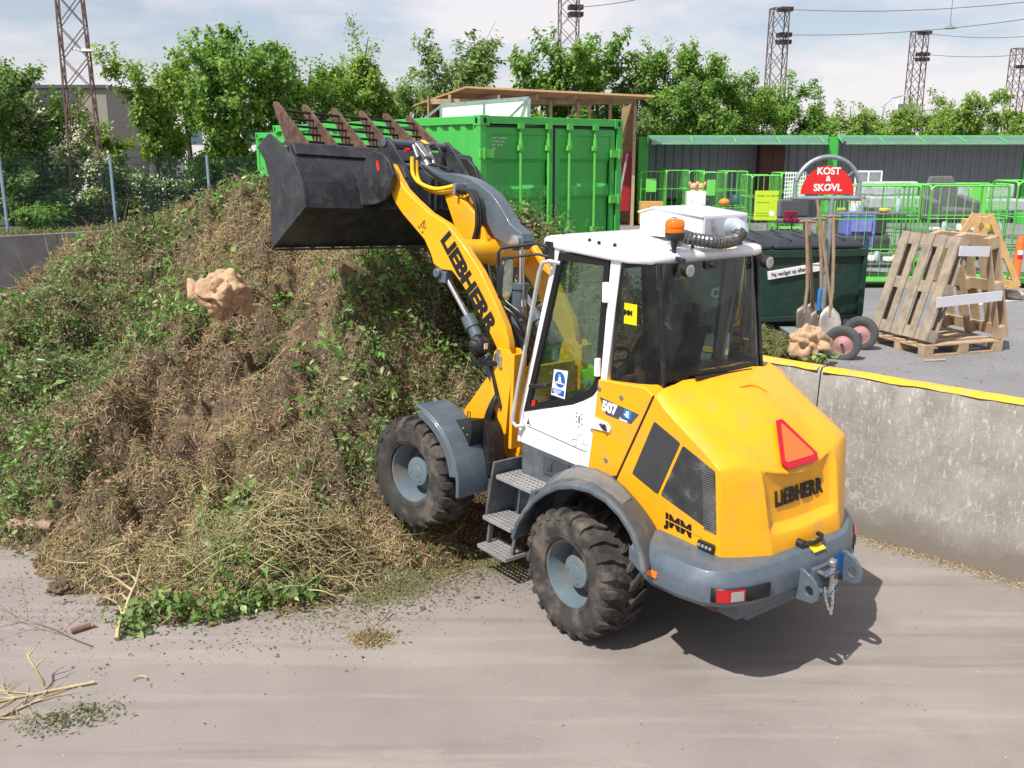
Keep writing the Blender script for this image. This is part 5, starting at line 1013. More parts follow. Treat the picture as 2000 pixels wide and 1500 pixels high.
# ---- single pieces that can be picked up
def branchy(name, label, p0, d0, L, r, m_, depth=2, seed=1, kids=5, group=None, wig=.22, flat=.15):
    rn = random.Random(seed); M_ = MB()
    def grow(p, d, L_, r_, dp):
        K = 8; P_ = [p]; q = p.copy(); dd = d.copy()
        for k in range(K):
            dd = (dd+Vector((rn.gauss(0,wig), rn.gauss(0,wig), rn.gauss(0,wig*.5)))).normalized(); q = q+dd*(L_/K); q.z = max(q.z, .012); P_.append(q.copy())
        M_.tube(P_, [r_*(1-.7*k/K) for k in range(K+1)], 6)
        if dp:
            for c in range(kids):
                i = rn.randint(2, K-1); a = (P_[i+1]-P_[i]).normalized(); b = Vector((rn.gauss(0,1), rn.gauss(0,1), rn.gauss(0,flat))).normalized(); grow(P_[i].copy(), (a*.9+b*.8).normalized(), L_*rn.uniform(.35,.6), r_*.5, dp-1)
    grow(Vector(p0), Vector(d0).normalized(), L, r, depth); o = M_.build(name, m_, smooth=60, fix=False); return tag(o, label, 'branch', group)
PB = mat('pale_branch_bark', (.50,.40,.23), .75, col2=(.36,.28,.15), vs=20)
a = at(185,1332,.02); branchy('branch', 'pale forked dry branch lying on the concrete at bottom left', a, (at(5,1370,.02)-a), 1.0, .012, PB, 2, 3, 8, wig=.1)
a = at(215,1300,.02)*.5+at(80,1300,.02)*.5; branchy('branch', 'short upturned pale stub rising from the branch at bottom left', at(85,1340,.03), (.1,.3,.6), .28, .014, PB, 1, 5, 3)
a = at(228,1248,.02); branchy('branch', 'stout pale crooked branch leaning out of the heap at its front left', a, at(222,1150,.25)-a, .75, .022, PB, 2, 8, 4, wig=.14, flat=.6)
a = at(0,1420,.02); branchy('branch', 'pale branch end poking in at the bottom left corner', a-Vector((.2,0,0)), at(90,1395,.02)-a, .65, .012, PB, 1, 12, 4, wig=.1)
a = at(180,1262,.015); branchy('branch', 'thin dark twig spread on the concrete left of the crooked branch', a, at(60,1215,.015)-a, .9, .005, mat('dark_twig', (.12,.085,.06), .8), 2, 15, 6, wig=.12)
a = at(762,1190,.05); branchy('branch', 'short brown stick by the small clod in the foreground', a, at(715,1240,.02)-a, .25, .008, mat('brown_stick', (.28,.18,.11), .8), 0, 18)
a = at(262,1190+0,.02); m = MB(); q = at(272,1326,.02); m.tube([q+Vector((.05*math.cos(t), .04*math.sin(t), .0)) for t in [0,.7,1.4,2.1,2.8,3.4]], .006, 6); tag(m.build('wood_curl', PB), 'small curled pale shaving alone on the concrete', 'wood shaving')
q = at(157,1226,.03); m = MB(); m.tube([q+Vector((-.05,-.05,0)), q+Vector((.06,.05,0))], .022, 7); tag(m.build('wood_chunk', mat('bark_chunk', (.22,.13,.08), .9, bump=.5)), 'short brown chunk of bark on the concrete left of the heap', 'bark chunk')
# the sawn log
def on_heap(u, v, lift=0.):
    q = ray(u, v); ys = np.arange(5.5, 15, .02); hh = np.maximum(hgt(ys*q.x/q.y, ys), 0)+lift; k = int(np.argmax(hh > CAMZ+ys*q.z/q.y)); return Vector((ys[k]*q.x/q.y, ys[k], hh[k]))
a, b = on_heap(20,1026,.06), on_heap(104,1034,.05); m = MB(); nn_ = 9
m.tube([a.lerp(b, k/nn_)+Vector((0,0,.008*math.sin(k*2))) for k in range(nn_+1)], [.050+.004*math.sin(k*1.9) for k in range(nn_+1)], 14); lg = m.build('log', mat('log_bark', (.36,.24,.16), .85, col2=(.20,.13,.09), vs=12, bump=.5, bs=30)); tag(lg, 'short sawn brown log lying at the left foot of the heap', 'log')
m = MB(); d_ = (b-a).normalized(); m.tube([a-d_*.004, a+d_*.001], .047, 14); m.build('sawn_end', mat('sawn_wood', (.62,.45,.26), .8), lg)
# sprig at bottom left
c0 = at(115,1405,.03); t_ = RS.rand(420); g = RS.normal(size=(420, 3))*np.array([.10,.07,.018]); P = np.stack([c0.x-.17+t_*.42, c0.y-.08+t_*.20, np.full(420, .035)], 1)+g; P[:, 2] = np.abs(P[:, 2])+.01
o = leaves('leafy_sprig', P, np.tile([0,0,1.], (420,1)), .03, LG2, .55, .9); tag(o, 'flat green leafy sprig lying on the concrete at bottom left', 'leafy sprig')
# clod with crumbs
def blob(name, c, rx, ry, rz_, m_, seed, amp=.3, sub=4, freq=3.):
    b = bmesh.new(); bmesh.ops.create_icosphere(b, subdivisions=sub, radius=1)
    for v in b.verts:
        n_ = noise.fractal(v.co*freq+Vector((seed*7.1,0,0)), 1., 2., 5); k = 1+amp*n_; v.co = Vector((v.co.x*rx*k, v.co.y*ry*k, v.co.z*rz_*k))
    me = bpy.data.meshes.new(name); b.to_mesh(me); b.free(); me.materials.append(m_); me.shade_smooth()
    o = bpy.data.objects.new(name, me); SC.collection.objects.link(o); o.location = c; return o
q = at(722,1245,.02); tag(blob('soil_clod', q, .10, .07, .02, HM, 3, .6), 'small flat clod of soil and moss alone in the foreground', 'soil clod'); P = np.array(q)[None]+RS.normal(size=(900,3))*np.array([.075,.055,.010]); P[:,2] = np.abs(P[:,2]-.02)+.012; tag(blades('clod_litter', P, np.tile([0,0,1.],(900,1)), .05, .004, LT, lay=.5), 'dry stalks and crumbs around the small clod in the foreground', 'litter', kind='stuff')
q = at(125,1148,.03); tag(blob('soil_clod', q, .12, .09, .06, HM, 5, .6), 'dark clod of roots at the left front edge of the heap', 'soil clod')
def kraft(name, c, rx, ry, rz_, rot, seed, label):
    b = bmesh.new(); bmesh.ops.create_icosphere(b, subdivisions=5, radius=1); rn = random.Random(seed)
    for v in b.verts:
        d = v.co.normalized(); q = d*1.6+Vector((seed*3.1, 0, 0)); r = .86+.85*abs(noise.noise(q*.9))+.20*abs(noise.noise(q*1.9))+.05*abs(noise.noise(q*5))
        r += rn.uniform(-.004, .004)
        if d.z > .2 and d.x < .3: r -= .38*max(0, 1-(d-Vector((-.35,-.35,.75)).normalized()).length/.45)
        v.co = Vector((d.x*rx, d.y*ry, d.z*rz_))*r
    me = bpy.data.meshes.new(name); b.to_mesh(me); b.free(); me.materials.append(mat('kraft_paper', (.50,.335,.20), .75, col2=(.40,.26,.15), vs=3, bump=.5, bs=26)); me.shade_smooth(); me.set_sharp_from_angle(angle=R_(28))
    o = bpy.data.objects.new(name, me); SC.collection.objects.link(o); o.location = c; o.rotation_euler = rot; return tag(o, label, 'paper bag')
q = at(438,570,2.18); bg1 = kraft('paper_bag', q, .22, .20, .20, (0,.2,.4), 4, 'crumpled brown kraft paper bag lying high on the heap')
fl = MB(); rn = random.Random(2); loops = []
for i in range(9):
    loops.append([(-.38+.062*k, -.14+.035*i+.02*rn.gauss(0,1), -.10+.035*rn.gauss(0,1)-.012*k*(i < 4)+.02*i) for k in range(12)])
fl.loft(loops, closed=False); fl.build('bag_flap', MC['kraft_paper'], bg1, smooth=30, solid=.004)
# ================================================================== THE UPPER YARD
def grp(o, g): o['group'] = g; return o
# ---- corrugated box containers
def corr(n, L, d=.035, duty=(.28,.18,.28,.26)):
    """trapezoid profile along L"""
    P = []; p = L/n
    for k in range(n):
        x = k*p; P += [(x, 0), (x+p*.30, 0), (x+p*.48, d), (x+p*.80, d)]
    return P+[(L, 0)]
def container(loc, rz, L, Wd, H, label, doors=True):
    t = thing('shipping_container', label, 'container', loc, rz)     # local: door face at x=0 runs along y 0..Wd, body along +x... 
    m = MB(); e = .10
    for y in (0, Wd-e):
        m.box(0,L,y,y+e,H-e,H); m.box(0,L,y,y+e,0,e*1.2)
    for x in (0, L-e):
        m.box(x,x+e,e,Wd-e,H-e,H); m.box(x,x+e,e,Wd-e,0,e*1.2)
        for y in (0, Wd-e): m.box(x,x+e,y,y+e,e*1.2,H-e)
    m.build('frame', CONG, t, bevel=.006)
    for x in (-.008, L-.16):
        for y in (-.008, Wd-.16):
            for z in (-.004, H-.13):
                m = MB(); m.box(x,x+.168,y,y+.168,z,z+.137); c = m.build('corner_casting', CONG, t, bevel=.008)
                if z > 1:
                    m = MB(); sy = y-.002 if y < 0 else y+.169
                    m.loft([[(x+.084+.028*math.cos(q), sy+dy, z+.07+.042*math.sin(q)) for q in [2*math.pi*k/12 for k in range(12)]] for dy in (0,.003)])
                    if x < 0: m.loft([[(x-.003+dx, y+.084+.028*math.cos(q), z+.07+.042*math.sin(q)) for q in [2*math.pi*k/12 for k in range(12)]] for dx in (0,.003)])
                    m.build('casting_hole', BKD, c, smooth=0)
    n = int(L/.28); P = corr(n, L-2*e)
    for y, s in ((.02, 1), (Wd-.02, -1)):
        m = MB(); m.add([(e+x, y+s*d, .1) for x, d in P]+[(e+x, y+s*d, H-.09) for x, d in P], [(i, i+1, len(P)+i+1, len(P)+i) for i in range(len(P)-1)]); m.build('side_wall', CONG, t, smooth=0)
    m = MB(); m.add([(e,e,H-.03),(L-e,e,H-.03),(L-e,Wd-e,H-.03),(e,Wd-e,H-.03)], [(0,1,2,3)]); m.add([(L-.04,e,.1),(L-.04,Wd-e,.1),(L-.04,Wd-e,H-.1),(L-.04,e,H-.1)], [(0,1,2,3)]); m.build('roof', CONG, t, smooth=0)
    if doors:
        hw = (Wd-2*e)/2
        for k in range(2):
            y0 = e+.015+k*hw; y1 = e+hw*(k+1)-.015; m = MB()
            Z = [.16,.55,.60,.95,1.0,1.42,1.47,1.85,1.9,2.28,2.33,H-.16]; 
            zs = [(.16,.05),(.50,.05),(.56,.085),(.95,.085),(1.01,.05),(1.10,.05),(1.16,.085),(1.72,.085),(1.78,.05),(1.9,.05),(1.96,.085),(2.25,.085),(2.31,.05),(H-.17,.05)]
            vs = [(x, y, z) for z, x in zs for y in (y0+.10, y1-.10)]
            m.add(vs, [(2*i,2*i+1,2*i+3,2*i+2) for i in range(len(zs)-1)])
            m.box(.035,.06,y0,y0+.10,.13,H-.14); m.box(.035,.06,y1-.10,y1,.13,H-.14); m.box(.036,.061,y0+.10,y1-.10,H-.24,H-.14); m.box(.036,.061,y0+.10,y1-.10,.13,.22)
            d = m.build('door', CONG, t, bevel=.003, smooth=20)
            for yb in ((Wd*.55, Wd*.74) if k == 1 else (Wd*.21, Wd*.40)):
                m = MB(); m.tube([(.0,yb,.14),(.0,yb,H-.12)], .019, 10)
                for z in (.22, .8, 1.25, H-.45): m.box(-.022,.04,yb-.04,yb+.04,z,z+.07)
                m.box(-.025,.03,yb-.05,yb+.05,H-.16,H-.09); m.box(-.025,.03,yb-.05,yb+.05,.08,.15); m.tube([(0,yb,H-.42),(0,yb,H-.30)], .03, 10)
                m.build('locking_bar', CAGC, d)
            ye = e-.01 if k == 0 else Wd-e+.01
            for z in (.35, .95, 1.65, H-.55):
                m = MB(); s_ = 1 if k == 0 else -1; m.box(-.01,.03,min(ye-s_*.10,ye+s_*.14),max(ye-s_*.10,ye+s_*.14),z,z+.11); m.tube([(-.005,ye-s_*.03,z-.02),(-.005,ye-s_*.03,z+.13)], .018, 8); m.build('hinge', CAGC, d, bevel=.003)
        m = MB(); m.box(.028,.034,e,Wd-e,H-.145,H-.115); m.box(.028,.034,e+hw-.018,e+hw+.018,.12,H-.12); m.box(.028,.034,e-.012,e+.012,.12,H-.12); m.box(.028,.034,Wd-e-.012,Wd-e+.012,.12,H-.12); m.build('door_gasket', BKD, t, smooth=0)
        for i, z in enumerate((H-.30, H-.345, H-.39, H-.435)):
            text('lettering', ('MGW  30.480 KG','8  TARE 2.230','NET  28.250','22G1')[i], .036, WHD, t, frame((.030,Wd-e-.12,z),(0,-1,0),(0,0,1)), ext=.001)
    return t
CAGC = mat('green_bar_paint', (.12,.55,.08), .4, var=.06)

cn = Vector((-.42,13.0,0)); cdr = Vector((1.66,14.75,0)); rz_ = math.atan2((cn-cdr).y, (cn-cdr).x)-math.pi/2
container((cdr.x, cdr.y, UZ), rz_, 6.0, (cdr-cn).length, 2.87, 'bright green shipping container with closed double doors, behind the bucket')
q = cdr+Vector((math.cos(rz_), math.sin(rz_), 0))*6.12+Vector((math.cos(rz_+math.pi/2), math.sin(rz_+math.pi/2), 0))*-.85
container((q.x, q.y, UZ), rz_, 2.4, (cdr-cn).length, 2.80, 'second green container peeking out beyond the left side of the bucket', False)
# low green tubular barrier left of the bucket
def barrier(p, q, h, label):
    p, q = Vector(p), Vector(q); d = (q-p).normalized(); L = (q-p).length; t = thing('barrier', label, 'barrier', p, math.atan2(d.y, d.x))
    m = MB(); r = .12; m.tube([(0,0,.0),(0,0,h-r),(r*.3,0,h-r*.3),(r,0,h),(L-r,0,h),(L-r*.3,0,h-r*.3),(L,0,h-r),(L,0,0)], .024, 8); m.build('frame', CAGC, t)
    m = MB(); n = int(L/.13)
    for k in range(1, n): m.tube([(L*k/n,0,.15),(L*k/n,0,h)], .008, 5)
    m.tube([(0,0,.15),(L,0,.15)], .014, 6); m.build('bars', CAGC, t); return t
q = dep(467,345,14.5); barrier((q.x, q.y, UZ), (q.x+1.3, q.y+.5, UZ), q.z-UZ, 'low green tubular barrier standing left of the raised bucket')
# ---- wooden lean-to building behind the container (open front, plywood and studs)
HY = 33.; sh = thing('plywood_shelter', 'open fronted wooden shelter of plywood and studs behind the green container', 'shelter')
def up(u, v, y): return dep(u, v, y)
zb = UZ; x0, x1 = up(847,300,HY+2).x, up(1240,300,HY).x; zt = up(1000,200,HY).z
m = MB(); m.add([up(808,206,HY+4.5), up(910,170,HY-1), up(1278,188,HY-1.5), up(1150,205,HY+4.5)], [(0,1,2,3)]); m.build('roof', PLY, sh, solid=.06, smooth=0)
zl = up(850,212,HY+3.5).z-.35
m = MB(); m.add([(x0,HY+4,zb),(x0,HY,zb),(x0,HY,up(880,188,HY).z),(x0,HY+4,up(850,206,HY+4).z-.1)], [(0,1,2,3)]); m.build('side_wall', PLY, sh, solid=.04, smooth=0)
PLYb = mat('plywood_light', (.50,.34,.18), .7, col2=(.42,.27,.14), vs=3)
m = MB(); xa = x0; m.box(x0,x1,HY+3.9,HY+3.95,zb,zb+3.1); m.box(x1-.05,x1,HY,HY+3.9,zb,zt+.0); m.build('back_wall', PLYb, sh)
for u in (880,960,1075,1128,1150,1190,1238):
    x = up(u,300,HY).x; m = MB(); m.box(x-.05,x+.05,HY-.04,HY+.1,zb,zt+.25-.35*(u-880)/360.); m.build('stud', WOODP, sh)
m = MB(); m.box(x0,x1,HY+.1,HY+.14,zt-.05,zt+.12); m.build('beam', WOODP, sh)
for u in (935,1010,1085,1160,1225):
    m = MB(); a = up(u-55,192,HY+3.8); b = up(u+40,182,HY-1.0); b.z -= .12; a.z -= .12; m.bar(a, b, .06, .14); m.build('rafter', WOODP, sh)
m = MB(); a = up(1187,300,HY).x; m.box(a,x1-.1,HY+.2,HY+.26,zb+.5,up(1200,296,HY).z); m.build('red_panel', mat('dark_red_panel', (.35,.01,.02), .5), sh)
m = MB(); m.bar((up(1210,1,HY).x,HY-.3,zb+.2),(up(1232,1,HY).x,HY-.2,up(1232,300,HY).z),.08,.06); bd = m.build('leaning_panel', mat('grey_edge', (.3,.32,.36), .5)); tag(bd, 'narrow grey board leaning inside the wooden shelter doorway', 'board')
# white roof window frame standing on the container
fr = thing('white_panel_frame', 'white panel in a grey metal frame standing on the green container roof', 'framed panel')
FY = 16.5
a, b, c_, d_ = dep(862,232,FY+.8), dep(1033,232,FY+.2), dep(1033,192,FY+.2), dep(862,206,FY+.8); zr_ = UZ+2.86
m = MB(); a.z = b.z = zr_; m.add([a, b, c_, d_], [(0,1,2,3)]); m.build('white_sheet', mat('white_sheet', (.85,.85,.83), .5, var=.02), fr, solid=.03, smooth=0)
m = MB(); mid0, mid1 = (a+b)/2, (c_+d_)/2
for p, q in ((a,b),(b,c_),(c_,d_),(d_,a),(mid0,mid1)): m.bar(p, q, .05, .06)
m.build('frame', GLV, fr)
for p in (d_, c_):
    m = MB(); m.bar(p, (p.x-.45, p.y-.1, zr_), .04, .04); m.build('brace', GLV, fr)
# ---- the long container shelter with translucent awning, grey ribbed back wall
SY = 34.; shelf = thing('container_shelter', 'long open green container shelter with a ribbed grey back wall at right', 'shelter')
X0, X1 = up(1247,300,SY).x, up(2003,300,SY).x+0; XM = up(1617,300,SY).x; ZT = up(1247,267,SY).z; ZT2 = up(2003,267,SY).z
RIB = mat('grey_ribbed_steel', (.36,.39,.42), .6, var=.08, vs=2, dirt=(.14,.15,.16), da=.4)
for i, (xa, xb) in enumerate(((X0, XM), (XM, X1+9))):
    P = corr(int((xb-xa)/.32), xb-xa, .05); m = MB(); m.add([(xa+x, SY+2.3+d, UZ) for x, d in P]+[(xa+x, SY+2.3+d, ZT) for x, d in P], [(k,k+1,len(P)+k+1,len(P)+k) for k in range(len(P)-1)]); m.build('back_wall', RIB, shelf, smooth=0)
m = MB(); m.box(X0,X1+9,SY,SY+2.4,ZT-.08,ZT); m.build('roof', CONG, shelf); m = MB(); m.box(X0+.1,X1+9,SY+.17,SY+2.3,ZT-.10,ZT-.09); m.build('bounce_ceiling', RIB, shelf)  # grey sheet added under the green roof to keep its bounce off the wall
for x in (X0, XM, X1): 
    m = MB(); m.box(x-.0,x+.35,SY,SY+.16,UZ,ZT-.08)
    if x == X0: m.box(x,x+.03,SY+.16,SY+2.35,UZ,ZT-.08)
    m.build('end_frame', CONG, shelf, bevel=.01)
AWN = mat('greenish_polycarbonate', (.12,.17,.19), .3, var=.12, vs=1.5)
AWg = mat('pale_green_edge', (.14,.52,.17), .4)
for xa, xb in ((X0+.3, XM-.05), (XM+.3, X1+9)):
    a, b = (xa, SY-.0, ZT-.02), (xb, SY, ZT-.02); zc = ZT-.24; yo = SY-.9
    m = MB(); m.add([a, b, (xb-.25,yo,zc), (xa+.1,yo,zc)], [(0,1,2,3)]); aw = m.build('awning', AWN, shelf, solid=.02, smooth=0)
    m = MB(); m.bar((xa,yo,zc),(xb-.25,yo,zc),.05,.06); m.bar((xa,SY-.03,ZT+.0),(xb,SY-.03,ZT+.0),.1,.1); m.build('awning_rail', AWg, aw)
    n = int((xb-xa)/1.3)
    for k in range(n+1):
        x = xa+(xb-xa-.3)*k/n; m = MB(); m.bar((x,SY,ZT+.0),(x-.1,yo,zc+.03),.035,.05); m.build('awning_rib', AWg, aw)
m = MB(); m.box(0,.9,0,.5,0,2.0); m.box(.04,.42,-.02,0,.1,1.9); m.box(.48,.86,-.02,0,.1,1.9); w = m.build('wardrobe', mat('dark_red_wood', (.10,.02,.015), .5)); w.location = (up(1502,300,SY).x, SY+1.2, UZ+.72); tag(w, 'dark red wooden wardrobe standing against the ribbed grey wall', 'wardrobe')
# ---- green mesh roll cages
def cage(u0, u1, vtop, vbot, y, label, dy=.8, shelves=(.8,), sign=False, back=True, bars=.15):
    a = up(u0, vbot, y); b = up(u1, vbot, y); H = up(u0, vtop, y).z-UZ; L = b.x-a.x
    t = thing('roll_cage', label, 'roll cage', (a.x, y, UZ), 0, 'green mesh roll cages')
    def panel(p, q, name='mesh_panel'):
        p, q = Vector(p), Vector(q); d = (q-p).normalized(); n = max(3, int((q-p).length/bars)); r = .08; m = MB()
        P = [p+Vector((0,0,.12)), p+Vector((0,0,H-r)), p+d*(r*.3)+Vector((0,0,H-r*.3)), p+d*r+Vector((0,0,H)), q-d*r+Vector((0,0,H)), q-d*(r*.3)+Vector((0,0,H-r*.3)), q+Vector((0,0,H-r)), q+Vector((0,0,.12))]
        m.tube(P, .017, 6)
        for k in range(1, n): w = p.lerp(q, k/n); m.tube([w+Vector((0,0,.2)), w+Vector((0,0,H-.01))], .0042, 4)
        for z in (.2, .2+(H-.2)*.31, .2+(H-.2)*.64, ): m.tube([p+Vector((0,0,z)), q+Vector((0,0,z))], .010, 5)
        m.build(name, CAGG, t, smooth=60)
    panel((0,0,0), (L,0,0)); panel((0,dy,0), (L,dy,0)) if back else None
    panel((0,0,0), (0,dy,0)); panel((L,0,0), (L,dy,0))
    m = MB(); m.box(-.02,L+.02,-.02,dy+.02,.12,.18); m.build('base', CAGG, t, bevel=.008)
    m = MB()
    for x in (.1, L-.1):
        for yy in (.08, dy-.08): m.tube([(x-.02,yy,.06),(x+.02,yy,.06)], .06, 12)
    m.build('castors', BLK, t)
    for z in shelves: m = MB(); m.box(.03,L-.03,.03,dy-.03,z,z+.02); m.build('shelf', mat('grey_shelf', (.13,.145,.16), .5, var=.1), t)
    if sign:
        m = MB(); m.box(sign[0]*L,sign[1]*L,-.03,-.02,sign[2],sign[3]); s_ = m.build('lime_sign' if sign[4] else 'green_plate', mat('lime_sign', (.52,.72,.03), .5, var=.02) if sign[4] else CAGG, t, smooth=0)
        if sign[4]:
            xs = sign[0]*L+.06; zz = sign[3]-.16
            for k, (tx, sz) in enumerate((('Husker  du  det hele?',.075),('Ryd op efter dig',.05),('Alt hvad du kan bruge',.045),('maa du gerne tage med',.045))): text('sign_lettering', tx, sz, mat('dark_olive', (.12,.16,.02), .6), s_, frame((xs, -.033, zz-.17*k-(.12 if k > 1 else 0)+(.10 if k > 2 else 0)), (1,0,0), (0,0,1)), ext=.001)
            m = MB(); m.tube([(sign[1]*L-.16,-.031,sign[2]+.18),(sign[1]*L-.16,-.036,sign[2]+.18)], .08, 16); m.build('sign_emblem', WHD, s_, smooth=0)
    return t
CG = [
 (1613,1782,363,548,17.2,'nearest green roll cage, glassware on its shelf, right of the leaning shovels',.75,(.42,1.32),None),
 (1802,1950,363,548,17.4,'green roll cage behind the leaning pallets, the second from the right edge',1.0,(.95,),None),
 (1968,2120,355,540,17.0,'green roll cage cut off by the right edge of the picture',.9,(.9,),(.12,.9,1.15,1.75,0)),
 (1745,1805,361,500,20.5,'narrow green roll cage just behind and between the two near ones',.9,(.8,),None),
 (1880,1960,360,480,22.,'green roll cage behind the grey armchair at right',.9,(.7,),(.05,.45,1.0,1.7,0)),
 (1463,1520,343,455,26.5,'green roll cage carrying a lime yellow notice',1.2,(.62,),(.12,.92,.62,1.42,1)),
 (1521,1566,338,440,30.,'green roll cage at the left of the red half round sign',1.2,(.5,),(.3,.95,1.1,1.6,0)),
 (1250,1297,335,430,33.,'leftmost green roll cage, with a small plate at its top',1.2,(.55,),(.2,.62,1.15,1.6,0)),
 (1299,1342,333,430,32.4,'green roll cage second from the left of the row',2.0,(.62,),None),
 (1343,1372,334,430,32.,'narrow green roll cage third from the left of the row',1.8,(.6,),None),
 (1371,1412,337,432,31.2,'green roll cage behind the white filter box, fourth in the row',1.2,(.6,),(.15,.55,1.1,1.6,0)),
 (1414,1455,335,434,31.,'green roll cage fifth in the row, before the lime notice',1.4,(.58,),None),
 (1624,1650,385,500,21.,'half hidden green roll cage with a narrow lime strip, behind the shovels',.9,(.6,),(.1,.75,.35,1.25,1)),
]
for c in CG: cage(*c[:6], dy=c[6], shelves=c[7], sign=c[8])
# ---- things for giving away, on and around the cages
def soft(name, parts, m_, label, cat, loc, rz=0, bevel=.06, legs=None, group=None):
    t = thing(name, label, cat, loc, rz, group)
    for nm, bx in parts:
        m = MB(); m.box(*bx); m.build(nm, m_, t, bevel=bevel, seg=4)
    if legs:
        for x, y, h in legs: m = MB(); m.tube([(x,y,0),(x,y,h)], .02, 6); m.build('leg', mat('dark_wood', (.08,.04,.02), .5), t)
    return t
CHG = mat('grey_fabric', (.13,.13,.14), .9, var=.15, vs=20); CHD = mat('dark_grey_fabric', (.05,.052,.06), .9, var=.15)
# armchair with tufted back
q = up(1850,430,19.6); t = thing('armchair', 'grey tufted wing armchair seen through the green mesh at right', 'armchair', (q.x, q.y, q.z-.1), R_(6))
m = MB(); m.box(-.36,.36,-.35,.3,.12,.36); m.build('seat', CHG, t, bevel=.08, seg=4)
m = MB(); m.loft([[(-.34,.22,.3),(.34,.22,.3),(.34,.38,.3),(-.34,.38,.3)],[(-.36,.3,.7),(.36,.3,.7),(.34,.44,.7),(-.34,.44,.7)],[(-.26,.36,.98),(.26,.36,.98),(.24,.46,.98),(-.24,.46,.98)]]); bk_ = m.build('backrest', CHG, t, bevel=.06, seg=3)
m = MB()
for i in range(4):
    for j in range(3): m.lathe([(.012,-.01),(0,-.015)], 8, c=(-.2+.13*i, .285+.03*j, .5+.16*j), ax='y')
m.build('button', CHD, bk_)
for s in (1, -1): m = MB(); m.loft([[(s*.34,-.34,.1),(s*.46,-.34,.1),(s*.46,.35,.1),(s*.34,.35,.1)],[(s*.34,-.34,.5),(s*.5,-.34,.5),(s*.48,.35,.62),(s*.34,.35,.62)]]); m.build('armrest', CHG, t, bevel=.06, seg=3)
for x in (-.3,.3): m = MB(); m.tube([(x,-.3,-.1),(x,-.28,.12)], .02, 6); m.build('leg', mat('dark_wood', (.08,.04,.02), .5), t)
q = up(1700,440,19.2); soft('sofa', [('seat',(-.5,.55,-.3,.35,.1,.42)),('backrest',(-.5,.55,.2,.42,.42,.95))], CHD, 'dark grey sofa end standing behind the glassware cage', 'sofa', (q.x+.35, q.y+1.4, UZ+.25), R_(-8))
q = up(1590,440,25); soft('lounge_chair', [('seat',(-.5,.5,-.3,.35,.3,.42)),('backrest',(-.5,.5,.2,.34,.42,.9))], CHG, 'grey cushioned lounge chair with dark wood, behind the shovel handles', 'lounge chair', (q.x-.4, q.y, UZ+.35), R_(25), legs=((-.45,-.25,.3),(.45,-.25,.3),(-.45,.3,.3),(.45,.3,.3)))
for u, v, y, lb in ((1745,395,24,'pale grey sofa far behind the middle of the near cages'),(1935,400,24,'light grey sofa bed at the right in the shelter'),(1330,445,36,'dark sofa under the shelter behind the left cages')):
    q = up(u, v, y); soft('sofa', [('seat',(-.7,.7,-.35,.35,.15,.45)),('backrest',(-.7,.7,.25,.45,.45,.8)),('cushion',(-.5,.0,-.1,.25,.45,.7))], mat('pale_fabric', (.42,.44,.47), .9) if y < 30 else CHD, lb, 'sofa', (q.x, q.y, max(UZ, q.z-.3)), 0)
# white cube shelf
q = up(1668,383,28); t = thing('cube_shelf', 'white open cube shelf unit to the right of the red sign', 'shelf unit', (q.x, 28, q.z), R_(-18))
m = MB(); 
for x in (0,.35,.7): m.box(x-.02,x+.02,0,.4,0,.7)
for z in (0,.35,.7): m.box(-.02,.72,0,.4,z-.02,z+.02)
m.box(-.02,.72,.38,.4,0,.7); m.build('carcass', WHT, t)
q = up(1669,505,18.9); m = MB(); m.box(-.28,.28,-.2,.2,.30,.62); m.box(-.30,.30,-.22,.22,.62,.66)
for x in (-.24,.24):
    for y in (-.16,.16): m.box(x-.025,x+.025,y-.025,y+.025,0,.3)
st = m.build('bedside_table', mat('violet_blue_paint', (.16,.17,.62), .5, var=.05)); st.location = (q.x, 18.9, UZ+.55); tag(st, 'violet blue bedside table with a white pot on it', 'bedside table')
m = MB(); m.box(-.2,.2,-.232,-.222,.36,.58); m.build('drawer', mat('violet_light', (.26,.27,.75), .5), st)
m = MB(); m.lathe([(.10,0),(.13,.04),(.145,.27),(.135,.28),(.12,.05),(0,.05)], 20); pt = m.build('plant_pot', WHT); pt.location = (q.x-.05, 18.9, UZ+1.21); tag(pt, 'white plant pot with a grey leaf drawing on the violet table', 'plant pot')
m = MB(); 
for k in range(7): m.prism([(-.08+.02*k,.08+.02*k),(-.06+.02*k,.13+.018*k),(-.07+.02*k,.08+.02*k)], -.15, -.146)
m.tube([(-.05,-.147,.05),(.02,-.149,.22)], .004, 4); m.build('leaf_drawing', GD, pt, smooth=0)
P = RS.normal(size=(90,3))*np.array([.1,.1,.05])+np.array([0,0,.32]); leaves('foliage', P, np.tile([0,0,1.],(90,1)), .09, LG2, .4, .8, parent=pt)
q = up(1274,430,31.5); m = MB(); m.box(-.38,.38,-.2,.2,0,.75); n_ = m.build('bedside_cabinet', mat('orange_pine', (.62,.36,.12), .5, var=.08), bevel=.01); n_.location = (q.x+.1, 32.6, UZ+.1); tag(n_, 'small orange pine cabinet with a dark handle below the leftmost cage', 'cabinet')
m = MB(); m.bar((-.12,-.21,.55),(0,-.21,.5),.03,.02); m.bar((.12,-.21,.55),(0,-.21,.5),.03,.02); m.build('handle', BLK, n_)
